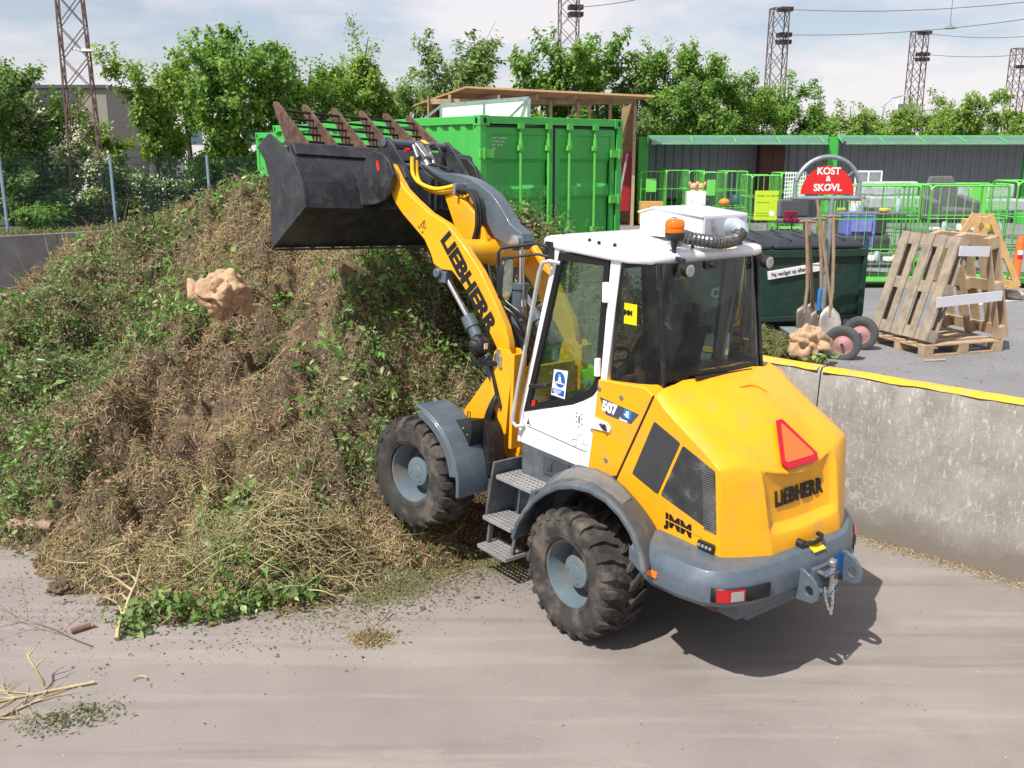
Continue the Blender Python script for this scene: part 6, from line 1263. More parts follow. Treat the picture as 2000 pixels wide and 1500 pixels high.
# glassware and crockery on the nearest cage's shelf
CR = [(1628,.30,'g'),(1642,.34,'g'),(1657,.22,'g'),(1672,.24,'g'),(1688,.10,'w'),(1700,.13,'w'),(1712,.20,'g'),(1735,.10,'w'),(1752,.14,'y')]
GLS = mat('glassware', (.45,.6,.62), .08, var=.05, coat=.5); WHc = mat('white_ceramic', (.8,.8,.78), .25, coat=.4); YEc = mat('yellow_ceramic', (.75,.5,.12), .3, coat=.4)
def crock(u, y, z, h, k, lb):
    x = up(u, 500, y).x; m = MB(); r = {'g': .05, 'w': .10, 'y': .09}[k]
    m.lathe([(r*.6,0),(r,.03*h/.1),(r*1.02,h*.7),(r*.8,h),(r*.7,h),(r*.9,h*.6),(0,.02)], 14)
    if k != 'g': m.tube([(r,0,h*.4),(r*1.4,0,h*.6),(r*1.35,0,h*.8),(r,0,h*.8)], .01, 5)
    o = m.build({'g': 'glass_vase', 'w': 'white_pot', 'y': 'yellow_pot'}[k], {'g': GLS, 'w': WHc, 'y': YEc}[k]); o.location = (x, y, z)
    return tag(o, lb, {'g': 'vase', 'w': 'pot', 'y': 'pot'}[k])
LBc = ['tall blue glass vase at the left end of the cage shelf','taller clear glass vase, second on the cage shelf','clear glass jar, third from the left on the cage shelf','round glass bowl on a foot, fourth on the cage shelf','low white bowl in the middle of the cage shelf','white pot with a handle beside the low white bowl','clear glass vase right of the white pot','small white pot beside the yellow one','yellow glazed pot with a handle at the right of the cage shelf']
for (u, h, k), lb in zip(CR, LBc): crock(u, 17.5, UZ+.445, h, k, lb)
for u, h, k, lb in ((1745,.25,'g','glass jar on the top shelf of the nearest cage'),(1718,.08,'y','flat yellow dish on the top shelf of the nearest cage'),(1838,.2,'g','drinking glass on the shelf before the armchair'),(1872,.16,'w','heap of white cups on the shelf behind the leaning pallets'),(1900,.16,'w','white bowl beside the trestle on the cage shelf'),(1925,.2,'y','brown and yellow jar on the right cage shelf'),(1820,.1,'w','low white plate stack before the armchair'),(1948,.22,'g','big clear jar at the right end of the shelf')):
    crock(u, 17.6, (UZ+1.345 if u < 1790 else UZ+.975), h, k, lb)
# plush toys, grill rack, toolboxes on the far cages
def lump(name, u, v, y, r, col, label, cat, n=3):
    q = up(u, v, y); o = blob(name, q, r, r*.7, r, mat(name+'_m'+str(u), col, .8, var=.2), u, .35, 3, 2.); return tag(o, label, cat)
TOY = mat('plush', (.75,.42,.28), .95, var=.15)
for u, lb in ((1352,'pink and orange plush toy on the left of the white box'),(1368,'pale plush toy on the right of the white box')):
    q = up(u, 372, 31.8); m = MB(); m.lathe([(.0,-.2),(.14,-.12),(.16,0),(.1,.12),(.07,.14),(.12,.2),(.12,.28),(.0,.36)], 12)
    for s in (1,-1): m.tube([(s*.1,0,.3),(s*.14,0,.38)], .05, 8); m.tube([(s*.12,-.05,.05),(s*.2,-.15,-.02)], .05, 8); m.tube([(s*.08,-.1,-.15),(s*.12,-.25,-.18)], .055, 8)
    o = m.build('plush_toy', TOY); o.location = (q.x, 31.6, q.z-.1); tag(o, lb, 'plush toy')
q = up(1357,390,31.3); m = MB(); m.box(-.3,.3,-.15,.15,0,.42); m.box(-.22,-.05,-.16,-.15,.12,.3); o = m.build('white_box', WHT, bevel=.02); o.location = (q.x, 31.2, q.z-.15); tag(o, 'white box holding plush toys on a cage shelf', 'box')
q = up(1415,395,30.3); o = blob('orange_case', q, .18, .12, .12, mat('orange_case', (.8,.25,.04), .5), 5, .1, 3); tag(o, 'small orange case on a shelf of the far cages', 'case')
q = up(1440,392,30.3); m = MB(); m.lathe([(.25,0),(.25,.14),(.2,.26),(.06,.3),(0,.3)], 20); m.tube([(.2,0,.2),(.36,0,.24)], .03, 6); o = m.build('green_pot', mat('dark_green_pot', (.02,.09,.08), .4)); o.location = (q.x, 30.4, q.z-.1); tag(o, 'dark green lidded pot beside the orange case', 'pot')
q = up(1505,470,25); m = MB()
for k in range(11): m.bar((-.0+.0*k,0,1.15-.1*k),(.55,0,1.18-.1*k),.02,.03)
for k in range(9): m.bar((.02+.065*k,0,.1),(.02+.065*k,0,1.2),.012,.02)
o = m.build('wire_rack', WHT); q = up(1528,426,25.5); o.location = (q.x, 25.5, q.z); tag(o, 'white slatted wire rack leaning beside the lime notice', 'rack')
q = up(1545,430,24.5); m = MB(); m.box(-.16,.16,-.1,.1,0,.28); m.box(-.16,.0,-.2,-.1,0,.1); m.box(.03,.18,-.2,-.1,0,.1); o = m.build('red_boots', mat('wine_red_rubber', (.18,.01,.04), .35), bevel=.03); o.location = (q.x, 24.6, q.z-.05); tag(o, 'pair of wine red rubber boots on a low shelf', 'boots')
q = up(1305,450,24); m = MB(); m.bar((-.6,0,.2),(.5,.4,.3),.12); m.bar((-.6,0,.0),(.6,.3,.1),.1); m.box(-.5,.6,.5,.7,0,.2); o = m.build('scrap_wood', mat('dark_red_wood', (.10,.02,.015), .5)); o.location = (q.x-.4, 25., UZ+.1); tag(o, 'dark red wooden bits lying left of the filter box', 'scrap wood')
# ---- dark green waste container with black ribbed lids
DG_ = mat('dark_green_steel', (.012,.045,.030), .45, var=.15, vs=4, dirt=(.04,.06,.05), da=.4, ds=8)
LID = mat('black_lid', (.03,.033,.04), .45, var=.1)
a = up(1338,648,12.55); b = up(1677,627,13.0); a.z = b.z = 0; d_ = (b-a).normalized(); Lc = (b-a).length
dc = thing('waste_container', 'dark green steel waste container with black ribbed lids, behind the cab', 'waste container', (a.x, a.y, UZ), math.atan2(d_.y, d_.x)); HB = .17; HT = 1.12; DP = 1.25
m = MB(); m.box(0,Lc,0,DP,HB,HT); m.build('body', DG_, dc, bevel=.01)
m = MB(); m.box(-.03,Lc+.03,-.05,.0,HT-.10,HT); m.box(-.03,Lc+.03,-.03,0,HB-.02,HB+.05); m.box(-.04,.05,-.03,.0,HB+.05,HT-.10); m.prism([(Lc-.06,HB+.05),(Lc+.03,HB+.05),(Lc+.03,HT-.10),(Lc-.02,HT-.10)], -.045, 0); m.build('frame', DG_, dc, bevel=.006)
for i, (x0_, x1_, y0_, y1_) in enumerate(((.0,Lc*.46,-.02,.62),(Lc*.48,Lc-.02,-.02,.62),(.0,Lc*.46,.66,DP+.02),(Lc*.30,Lc*.95,.70,DP+.1))):
    m = MB(); m.loft([[(x0_,y0_,HT+.01),(x1_,y0_,HT+.01),(x1_,y1_,HT+.01),(x0_,y1_,HT+.01)],[(x0_,y0_,HT+.05),(x1_,y0_,HT+.05),(x1_,y1_,HT+.05),(x0_,y1_,HT+.05)],[(x0_+.09,y0_+.10,HT+.12),(x1_-.09,y0_+.10,HT+.12),(x1_-.09,y1_-.06,HT+.16),(x0_+.09,y1_-.06,HT+.16)]]); l_ = m.build('lid', LID, dc, bevel=.015)
    m = MB(); n = 5
    for k in range(1, n): x = x0_+(x1_-x0_)*k/n; m.bar((x,y0_+.08,HT+.122),(x,y1_-.06,HT+.165),.035,.02)
    m.build('rib', LID, l_, bevel=.004)
m = MB()
for x in (.2, Lc-.2):
    for y in (.2, DP-.2): m.tube([(x-.03,y,.085),(x+.03,y,.085)], .085, 14)
m.build('castors', BLK, dc)
# notice and emblem on its front
def wx(u, v):   # container-local x,z of a photo pixel on its front face
    r = ray(u, v); n = Vector((-d_.y, d_.x, 0)); k = n.dot(a-Vector((0,0,CAMZ)))/n.dot(r); p = Vector((0,0,CAMZ))+r*k; return (p-a).dot(d_), p.z-UZ
xa, za = wx(1500,538); xb, zb_ = wx(1602,520); sl = math.atan2(zb_-za, xb-xa); ww = math.hypot(xb-xa, zb_-za)
NM = Matrix.Translation((xa, -.034, za)) @ Matrix.Rotation(-sl, 4, 'Y')
m = MB(NM); m.box(-.01,ww,-.004,.03,-.055,.055); nt_ = m.build('white_notice', WHD, dc, bevel=.003)
text('notice_lettering', 'Fej venligst op efter dig', .078, BKD, nt_, NM @ frame((.03,-.006,-.022), (1,0,0), (0,0,1)), off=.001, sx=.80)
xa, za = wx(1398,572); EMB = mat('pale_emblem', (.45,.62,.60), .5, var=.02)
m = MB(); m.M = Matrix.Translation((xa, -.008, za)); P = [(.055*math.cos(R_(t)), .055*math.sin(R_(t))) for t in range(20, 341, 16)]
for i in range(len(P)-1): m.bar((P[i][0],0,P[i][1]), (P[i+1][0],0,P[i+1][1]), .03, .006, up=(0,1,0))
m.bar((.03,0,.06),(.10,0,.06),.03,.006,up=(0,1,0)); m.build('emblem', EMB, dc, smooth=0)
text('lettering', 'amager', .045, EMB, dc, frame((xa-.06,-.006,za-.13), (1,0,0), (0,0,1))); text('lettering', 'center', .045, EMB, dc, frame((xa-.06,-.006,za-.18), (1,0,0), (0,0,1)))
m = MB(); m.box(Lc*.52,Lc*.82,-.012,-.004,HB+.04,HB+.05); m.build('rust_streak', RUS, dc)
# ---- half round sign on a galvanised pole with spades and brooms leaning on it
SG = up(1614,387,12.0); sg = thing('tool_stand', 'red half round sign in a galvanised hoop, tools leaning at its post', 'sign', (SG.x, 12.0, UZ), R_(4))
hz_ = up(1600,387,12.0).z-UZ; W2 = .405
m = MB(); m.tube([(-W2,0,hz_),(-W2,0,hz_+.22)]+[(-W2*math.cos(R_(t)), 0, hz_+.12+W2*.94*math.sin(R_(t))) for t in range(14, 167, 8)]+[(W2,0,hz_+.22),(W2,0,hz_)], .028, 12); m.tube([(-W2-.03,0,hz_),(W2+.03,0,hz_)], .028, 12); m.build('hoop', GLV, sg)
m = MB(); m.tube([(.07,0,hz_),(.07,0,hz_-.12),(.06,0,0)], .033, 12); m.build('pole', GLV, sg)
m = MB(); P = [(-.315*1.05,hz_+.05)]+[(-.338*math.cos(R_(t)), hz_+.05+.345*math.sin(R_(t))) for t in range(0, 181, 10)]; m.prism(P[1:], -.012, -.008); bd = m.build('sign_plate', mat('red_sign', (.72,.02,.02), .35, var=.02), sg, smooth=0)
for t_, s_, z_ in (('KOST', .118, .245), ('&', .088, .165), ('SKOVL', .118, .045)):
    o = text('sign_lettering', t_, s_, WHD, bd, frame((.0,-.0145,hz_+.045+z_), (1,0,0), (0,0,1)), off=.004, align='CENTER', ext=.001)
m = MB(); m.bar((-.045,-.0145,hz_+.075),(.075,-.0145,hz_+.19),.012,.002,up=(0,1,0)) if False else None
m = MB(); m.bar((.0,-.0145,hz_+.085),(.052,-.0145,hz_+.18),.011,.002,up=(0,1,0)); m.build('sign_lettering', WHD, bd, smooth=0)
for s in (1,-1): m = MB(); m.bar((s*.25,-.005,hz_+.27),(s*.31,-.005,hz_+.32),.03,.012); m.build('bracket', GLV, sg)
m = MB(); m.tube([(-.28,-.06,1.02),(.28,-.08,1.0)], .008, 6); m.build('rack_rod', RUS, sg)
def tool(pts, kind, label, y, gr='tools leaning on the post'):
    P = [up(u, v, yy) for u, v, yy in pts]; t = thing('spade' if kind != 'broom' else 'broom_handle', label, 'spade' if kind != 'broom' else 'broom', (0,0,0), 0, gr)
    m = MB(); m.tube(P, .021, 8); m.build('handle', TOOLW, t)
    if kind != 'broom':
        m = MB(); m.tube([P[0]+Vector((-.085,0,-.004)), P[0]+Vector((0,0,.008)), P[0]+Vector((.085,0,-.004))], [.015,.021,.015], 8); m.build('grip', TOOLW, t)
        e = P[-1]; d = (P[-1]-P[-2]).normalized(); M_ = frame(e, (1,0,0), -d) 
        if kind == 'round': O = [(-.02,.14),(.02,.14),(.07,.10),(.125,.03),(.15,-.08),(.145,-.22),(.09,-.30),(0,-.33),(-.09,-.30),(-.145,-.22),(-.15,-.08),(-.125,.03),(-.07,.10)]
        else: O = [(-.02,.12),(.02,.12),(.11,.05),(.12,-.0),(.12,-.28),(-.12,-.28),(-.12,0),(-.11,.05)]
        m = MB(M_); n = len(O); m.add([(x*.9, y_*.9, (.05*(x*x)/.0225)) for x, y_ in O]+[(x*.5, y_*.55-.03, .012) for x, y_ in O]+[(0,-.06,0)], [(i,(i+1)%n,n+(i+1)%n,n+i) for i in range(n)]+[(n+i,n+(i+1)%n,2*n) for i in range(n)])
        m.build('blade', mat('worn_blade_light', (.50,.48,.44), .45, metal=.4, var=.2, dirt=(.25,.2,.15), da=.7) if kind == 'round' else mat('worn_blade_dark', (.22,.18,.15), .5, metal=.4, var=.3, dirt=(.12,.09,.07), da=.8), t, solid=.004, smooth=50)
    return t
tool([(1575,433,11.75),(1577,500,11.7),(1577,560,11.65),(1571,612,11.6)], 'flat', 'worn spade with a grip, leftmost of the tools by the sign post', 0)
tool([(1580,433,11.9),(1584,520,11.85),(1587,606,11.8)], 'flat', 'spade second from the left, its handle close to the first', 0)
tool([(1599,428,11.7),(1604,500,11.65),(1604,560,11.6),(1598,620,11.55)], 'flat', 'spade with a blue taped shaft in the middle of the tools', 0)
tool([(1596,390,11.72),(1611,500,11.6),(1624,600,11.5)], 'broom', 'long slanting brown broom handle crossing the spades', 0)
tool([(1628,423,11.6),(1628,500,11.5),(1626,570,11.4),(1619,618,11.35)], 'round', 'round pale shovel at the right of the tools, resting on the cart', 0)
m = MB(); m.tube([up(1602,565,11.58), up(1598,607,11.52)], .026, 8); o = m.build('blue_tape', mat('blue_tape', (.02,.16,.45), .5)); o.parent = [x for x in SC.objects if x.get('label', '').startswith('spade with a blue')][0]
tool([(1612,428,12.1),(1612,520,12.1),(1611,610,12.1)], 'flat', 'spade standing behind the others, only its shaft visible', 0)
# two wheeled cart with pink hubs
ct = thing('hand_cart', 'two wheeled hand cart with grey tyres and faded pink hubs', 'hand cart', (0,0,0))
for u, v, y, lb in ((1645,671,11.0,0),(1680,651,11.6,1)):
    c = up(u, v, y); M_ = Matrix.Translation(c) @ Matrix.Rotation(R_(-24), 4, 'Z'); c.z
    m = MB(M_); m.lathe([(.12,-.03),(.15,-.042),(.18,-.045),(.205,-.035),(.217,0),(.205,.035),(.18,.045),(.15,.042),(.12,.03),(.115,0)], 36, ax='y', closed=True); w = m.build('wheel', mat('grey_tyre', (.075,.08,.085), .8, var=.1, dirt=(.14,.13,.12), da=.6), ct, smooth=40)
    m = MB(M_); m.lathe([(.128,-.036),(.122,-.030),(.115,-.005),(.06,-.022),(.045,-.030),(.02,-.034),(.02,-.06),(0,-.062)], 28, ax='y', caps=False); m.build('hub', mat('faded_pink', (.52,.27,.28), .6, var=.15, dirt=(.32,.18,.08), da=.9, ds=9), w)
    m = MB(M_); m.tube([(0,-.10,0),(0,-.03,0)], .014, 8); m.build('axle_end', BLK, w)
a_, b_ = up(1645,671,11.0), up(1680,651,11.6); m = MB(); m.tube([a_, b_], .018, 8); q = up(1590,668,11.25); m.loft([[q+Vector((-.22,-.15,-.12)), q+Vector((.25,-.15,-.12)), q+Vector((.25,.3,-.12)), q+Vector((-.22,.3,-.12))], [q+Vector((-.32,-.2,.12)), q+Vector((.38,-.2,.12)), q+Vector((.38,.4,.12)), q+Vector((-.32,.4,.12))]]); m.build('tray', mat('grey_plastic_tub', (.20,.24,.22), .6, var=.1), ct, bevel=.02)
kraft('paper_bag', up(1578,672,10.6), .22, .18, .19, (0,0,.5), 9, 'crumpled brown kraft paper bag by the hand cart wheel')
P = RS.normal(size=(60,3))*np.array([.08,.05,.02])+np.array(up(1600,697,10.4))[None]; P[:,2] = np.maximum(P[:,2], 1.40); o = leaves('green_leaves', P, np.tile([0,0,1.],(60,1)), .09, LG, .6, .8); tag(o, 'bright green leaves sticking out under the kraft bag by the cart', 'leaves', kind='stuff')
# mound of grass clippings behind the wall
c = up(1503,672,10.7); gm = blob('clippings_mound', (c.x, c.y, UZ+.12), .30, .24, .26, mat('moss_green', (.12,.13,.04), .95, col2=(.06,.06,.02), vs=6, bump=1., bs=30), 11, .5, 5); tag(gm, 'small mossy mound of grass clippings behind the yellow topped wall', 'clippings mound', kind='stuff')
V_ = np.array([v.co[:] for v in gm.data.vertices]); ii = RS.randint(0, len(V_), 6000); o = blades('mound_grass', V_[ii]+np.array(gm.location)[None], V_[ii]/np.linalg.norm(V_[ii],axis=1,keepdims=True), .06, .006, LTG); tag(o, 'short green and tan clippings covering the mound behind the wall', 'grass clippings', kind='stuff')
# ---- pallets
def pallet(t, M_, L, Wd, wm, top=5, seed=0, under=True):
    """L along x (slats run along x), W along y, z up"""
    rn = random.Random(seed)
    for k in range(top):
        w = [.13,.095,.13,.095,.13][k % 5]*(1+.4*(Wd-.8)); y = (Wd-.135)*k/(top-1)+.01*(k%2); 
        m = MB(M_); j = rn.uniform(-.004,.004); m.box(rn.uniform(-.008,0),L+rn.uniform(0,.008),y,y+w,.122,.144+j*.3); m.build('slat', wm, t, bevel=.003)
    for x in (0, L/2-.07, L-.145):
        m = MB(M_); m.box(x,x+.145,0,Wd,.10,.121); m.build('cross_board', wm, t, bevel=.003)
        for y in (0, Wd/2-.07, Wd-.10):
            m = MB(M_); m.box(x,x+.145,y,y+.10,.022,.099); m.build('block', wm, t, bevel=.003)
    if under:
        for y in (0, Wd/2-.07, Wd-.10): m = MB(M_); m.box(0,L,y,y+.10,0,.021); m.build('bottom_board', wm, t, bevel=.003)
F_ = at(1803,698,UZ); Rr = at(1957,686,UZ); Ll = at(1708,668,UZ); e2 = (Rr-F_).normalized(); e1 = Vector((-e2.y, e2.x, 0))
L2_, L1_ = (Rr-F_).length, (Ll-F_).dot(e1)
PW = lambda u, v, w: F_+e1*u+e2*v+Vector((0,0,w))
MF = Matrix((e2, e1, Vector((0,0,1)))).transposed().to_4x4(); MF.translation = F_
t = thing('pallet', 'wooden pallet lying flat on the asphalt under the leaning pallets', 'pallet', (0,0,0), 0, 'wooden pallets of the tent'); pallet(t, MF, L2_, L1_, WOODP, 5, 1)
def lean(p0, p1, ex, L, Wd, wm, label, seed):
    """bottom corner p0, top corner p1 (same end), ex = horizontal direction of the pallet's width"""
    z = (p1-p0).normalized(); t = thing('pallet', label, 'pallet', (0,0,0), 0, 'wooden pallets of the tent')
    n = z.cross(ex).normalized(); M_ = Matrix((z, ex, z.cross(ex))).transposed().to_4x4(); M_.translation = p0; pallet(t, M_, L, Wd, wm, 5, seed, True)
    return t
LNG = 1.28
pa0 = PW(.02,.17,.15); pa1 = PW(.02,.52,.15+1.2); lean(pa0, pa1, e1, LNG, 1.0, WOODG, 'weathered pallet leaning with its slats towards the camera', 2)
pb0 = PW(1.0,1.12,.15); pb1 = PW(1.0,.80,.15+1.2); lean(pb0, pb1, -e1, LNG, 1.0, WOODP, 'tan pallet leaning back against the weathered one', 3)
WB = mat('white_board', (.62,.63,.66), .6, var=.04)
m = MB(); m.bar(PW(-.01,.36,1.26), PW(-.01,.80,1.24), .02, .12); o = m.build('white_board', WB); tag(o, 'upper white painted board nailed across the pallet tent', 'board', 'white boards on the pallet tent')
m = MB(); m.bar(PW(-.02,.10,.66), PW(-.02,1.06,.70), .02, .12); o = m.build('white_board', WB); tag(o, 'lower white painted board nailed across the pallet tent', 'board', 'white boards on the pallet tent')
# smaller trestle of pale wood farther back, standing on its own pallet
WOODO = mat('fresh_pine_wood', (.62,.40,.17), .75, col2=(.48,.29,.12), vs=8)
YT = 15.6; t = thing('wooden_trestle', 'tall narrow trestle of pale wood pallets behind the pallet tent', 'trestle')
for (u0,v0,u1,v1,dy) in ((1868,472,1904,418,0),(1934,420,1988,560,0),(1908,424,1962,562,.0),(1886,482,1920,436,.0)):
    a = up(u0,v0,YT+dy); b = up(u1,v1,YT+dy); m = MB(); m.bar(a, b, .045, .10); m.build('leg', WOODO, t, bevel=.004)
for u, v in ((1899,436),(1924,430),(1949,496),(1974,554)):
    c = up(u, v, YT+.1); m = MB(); m.box(c.x-.09,c.x+.09,c.y-.12,c.y+.2,c.z-.06,c.z+.06); m.build('block', WOODO, t, bevel=.006)
for (u0,u1,v) in ((1898,1938,419),): m = MB(); m.bar(up(u0,v,YT+.3), up(u1,v,YT+.3), .10, .03); m.build('slat', WOODP, t)
c = at(1955,582,UZ); t = thing('pallet', 'small pallet with cobbles, on the white line at right', 'pallet', (c.x-.45, c.y-.1, UZ)); pallet(t, Matrix.Identity(4), .9, .5, WOODG, 3, 6)
o = blob('cobble', (c.x+.15, c.y-.2, UZ+.08), .14, .1, .08, mat('pale_stone', (.45,.42,.38), .9, bump=.4), 9, .2, 3); tag(o, 'pale stone lying by the small pallet at right', 'stone')
# white line on the asphalt
m = MB(); p = [at(1880,600,UZ), at(2010,585,UZ), at(2060,555,UZ), at(1960,575,UZ)]; m.add([(v.x,v.y,UZ+.005) for v in p], [(0,1,2,3)]); tag(m.build('painted_line', mat('line_white', (.62,.6,.55), .8), smooth=0), kind='structure')
# traffic post
c = at(1980,570,UZ); t = thing('marker_post', 'orange plastic marker post with white and red bands at the right edge', 'marker post', (c.x, c.y, UZ)); Hp = .98
m = MB(); m.tube([(0,0,0),(0,0,.55),(.015,0,Hp)], [.075,.068,.060], 16); m.build('post', mat('orange_post', (.85,.20,.03), .5, dirt=(.5,.25,.15), da=.4), t)
m = MB(); m.tube([(.0065,0,.58),(.0085,0,.66)], [.0705,.069], 16); m.build('red_band', mat('red_band', (.6,.01,.02), .4), t)
m = MB(); m.tube([(.0085,0,.661),(.0105,0,.74)], [.069,.067], 16); m.build('white_band', WHD, t)
m = MB(); m.lathe([(.2,0),(.2,.05),(.1,.07)], 8); m.build('foot', BLK, t)
m = MB(); q = at(1825,706,UZ); m.tube([q+Vector((-.13,0,.01)), q+Vector((.13,.02,.015))], .012, 6); tag(m.build('stick', PB), 'short pale stick lying on the asphalt in front of the pallet tent', 'stick')
P = np.array([at(u, v, UZ) for u, v in zip(RS.uniform(1250,2000,500), RS.uniform(560,760,500))]); P[:,2] += .006; o = leaves('yard_litter', P, np.tile([0,0,1.],(500,1)), .03, LB, .7, .3, .2); tag(o, 'small brown crumbs scattered on the upper asphalt', 'litter', kind='stuff')
# ================================================================== FENCE, MASTS, BUILDINGS, TREES
FP = [Vector((-14.35-2.3,27.2-1.93,0)), Vector((-14.35,27.2,0)), Vector((-12.05,29.1,0)), Vector((-9.75,31.0,0)), Vector((-7.4,32.95,0)), Vector((-5.0,34.9,0))]
FG = mat('dark_green_wire', (.02,.06,.05), .5); FPm = mat('pale_blue_post', (.30,.42,.52), .45, metal=.3)
fc = thing('mesh_fence', 'dark green double wire mesh fence with pale posts on the far left wall', 'fence')
zf, zt_ = 1.5, 3.58
for i in range(len(FP)-1):
    a, b = FP[i], FP[i+1]; m = MB(); n = 56
    for k in range(n+1): p = a.lerp(b, k/n); m.tube([(p.x,p.y,zf+.05),(p.x,p.y,zt_)], .006, 3, cap=False)
    for k in range(11): z = zf+.05+.2*k; m.bar((a.x,a.y,z),(b.x,b.y,z),.016,.012)
    m.build('wire_panel', FG, fc, smooth=0, fix=False)
for i, a in enumerate(FP): m = MB(); m.tube([(a.x+.05,a.y-.05,zf-.1),(a.x+.05,a.y-.05,zt_+.03)], .045, 8); m.build('post', FPm, fc)
# lattice catenary masts
MST = mat('rusty_mast_steel', (.17,.11,.09), .8, metal=.2, var=.2)
def mast(u, vtop, y, wb, wt, zbot, label, lean=0, arms=()):
    top = up(u, vtop, y); H = top.z-zbot; t = thing('lattice_mast', label, 'mast', (top.x, y, zbot), R_(12), 'lattice railway masts')
    m = MB(); c = [(-1,-1),(1,-1),(1,1),(-1,1)]
    f = lambda z: (wb+(wt-wb)*z/H)/2
    for sx, sy in c: m.bar((sx*f(0),sy*f(0)*.6,0),(sx*f(H),sy*f(H)*.6,H),.048*wb)
    n = int(H/(wb*.95))
    for k in range(n):
        z0, z1 = H*k/n, H*(k+1)/n
        for i in range(4):
            (ax,ay),(bx,by) = c[i], c[(i+1) % 4]
            m.bar((ax*f(z0),ay*f(z0)*.6,z0),(bx*f(z1),by*f(z1)*.6,z1),.028*wb); m.bar((bx*f(z0),by*f(z0)*.6,z0),(ax*f(z1),ay*f(z1)*.6,z1),.028*wb)
    for i in range(4): (ax,ay),(bx,by) = c[i], c[(i+1)%4]; m.bar((ax*f(H),ay*f(H)*.6,H),(bx*f(H),by*f(H)*.6,H),.1)
    m.build('lattice', MST, t, smooth=0, fix=False)
    for va in arms: z = up(u, va, y).z-zbot; m = MB(); m.box(0,f(z)*1.5,-.5,.5,z-.2,z+.2); m.build('bracket', BLK, t)
    return t
MSY = 78.; mast(122,-140,30.6,.95,.66,1.0,'tall rusty lattice mast at the left, rising out of the picture', 0)
mast(1112,-60,95,1.75,1.75,0,'lattice mast behind the trees in the middle, its top out of the picture',0,(14,28))
mast(1523,17,100,1.9,1.65,0,'lattice mast right of the middle with its top visible',0,(18,68,82)); mast(1797,62,120,1.9,1.75,0,'lattice mast at right, shorter of the two with tops in view',0,(64,106,116)); mast(1992,95,140,2.1,1.95,0,'lattice mast cut by the right edge of the picture',0,(130,))
WIR = mat('overhead_wire', (.16,.15,.15), .6)
def wire(p, q, label, sag=.6):
    p, q = Vector(p), Vector(q); P = [p.lerp(q, k/14)-Vector((0,0,sag*4*(k/14)*(1-k/14))) for k in range(15)]; m = MB(); m.tube(P, .035, 4); tag(m.build('overhead_wire', WIR), label, 'overhead wire', 'overhead railway wires')
wire(up(1540,18,100), up(2100,-8,88), 'overhead wire leaving the top of the mast right of the middle'); wire(up(1540,68,100), up(2100,22,88), 'lower overhead wire carrying a hanging lamp')
wire(up(1808,65,120), up(2100,60,110), 'overhead wire from the top of the mast at right'); wire(up(1808,106,120), up(2100,92,110), 'lower overhead wire from the mast at right'); wire(up(1125,14,95), up(1290,-12,88), 'overhead wire running up from the middle mast', .2)
c = up(1855,56,94); m = MB(); m.lathe([(.55,0),(.5,.08),(.2,.22),(.1,.5),(0,.55)], 16); o = m.build('hanging_lamp', mat('grey_lamp', (.25,.24,.24), .5)); o.location = c; tag(o, 'grey bell lamp hanging on the lower overhead wire', 'hanging lamp')
m = MB(); m.tube([(c.x,c.y,c.z+.5),(c.x,c.y,c.z+2.6)], .03, 4); o2 = m.build('hanger', WIR, None); o2.parent = o; o2.location = -c
c = up(170,98,30.6); m = MB(); m.lathe([(.24,0),(.2,.06),(.1,.1),(0,.11)], 16); o = m.build('street_lamp', mat('pale_lamp', (.6,.55,.52), .5)); o.location = c-Vector((0,0,.05)); tag(o, 'white dome lamp on the side of the tall left mast', 'street lamp')
m = MB(); m.tube([(-.05,0,.06),(-.45,0,.07)], .02, 6); m.build('lamp_arm', GLV, o)
lp = thing('street_lamp', 'slim curved street lamp standing behind the hedge at right', 'street lamp', up(1722,240,90)); 
m = MB(); m.tube([(0,0,-8),(0,0,.6),(.15,0,1.6),(.7,0,2.2),(1.6,0,2.35)], .08, 6); m.build('lamp_pole', GLV, lp); m = MB(); m.bar((1.4,0,2.35),(2.1,0,2.45),.25,.12); m.build('lamp_head', mat('pale_lamp', (.6,.55,.52), .5), lp)
c = up(1750,222,95); m = MB(); m.box(-.1,.1,-.1,.1,-9,1.2); o = m.build('white_pole', WHT); o.location = c; tag(o, 'white post beside the slim street lamp at right', 'post'); c = up(1755,222,95); m = MB(); m.box(.1,1.6,0,.2,-.9,.9); m.build('sign_board', mat('slate_board', (.15,.17,.22), .5), o); 
# buildings at far left
BRK = mat('grey_brick', (.30,.275,.24), .9, var=.15, vs=8, stretch=(1,1,6)); DKP = mat('dark_panel', (.04,.05,.065), .6)
p0, p1 = up(15,172,60), up(206,178,60); bl = thing('brick_building', 'grey brick building with a dark upper panel behind the left mast', 'building')
m = MB(); m.box(p0.x-2,p1.x,60,75,0,p0.z); m.build('wall', BRK, bl)
m = MB(); m.box(up(48,0,59.9).x,up(130,0,59.9).x,59.9,59.98,up(48,240,60).z,p0.z-.3); m.build('dark_panel', DKP, bl); m = MB(); m.box(p0.x-2.2,p1.x+.15,59.8,75.2,p0.z,p0.z+.18); m.build('roof_edge', mat('slate_edge', (.08,.09,.11), .5), bl)
for u0,u1 in ((60,85),(95,118),(150,175)): m = MB(); m.box(up(u0,0,59.95).x,up(u1,0,59.95).x,59.93,59.99,up(0,290,60).z,up(0,255,60).z); m.build('window', mat('window_blue', (.08,.14,.2), .1), bl)
p0, p1 = up(206,210,66), up(700,214,66); bl = thing('white_building', 'long white building half hidden behind the trees at left', 'building')
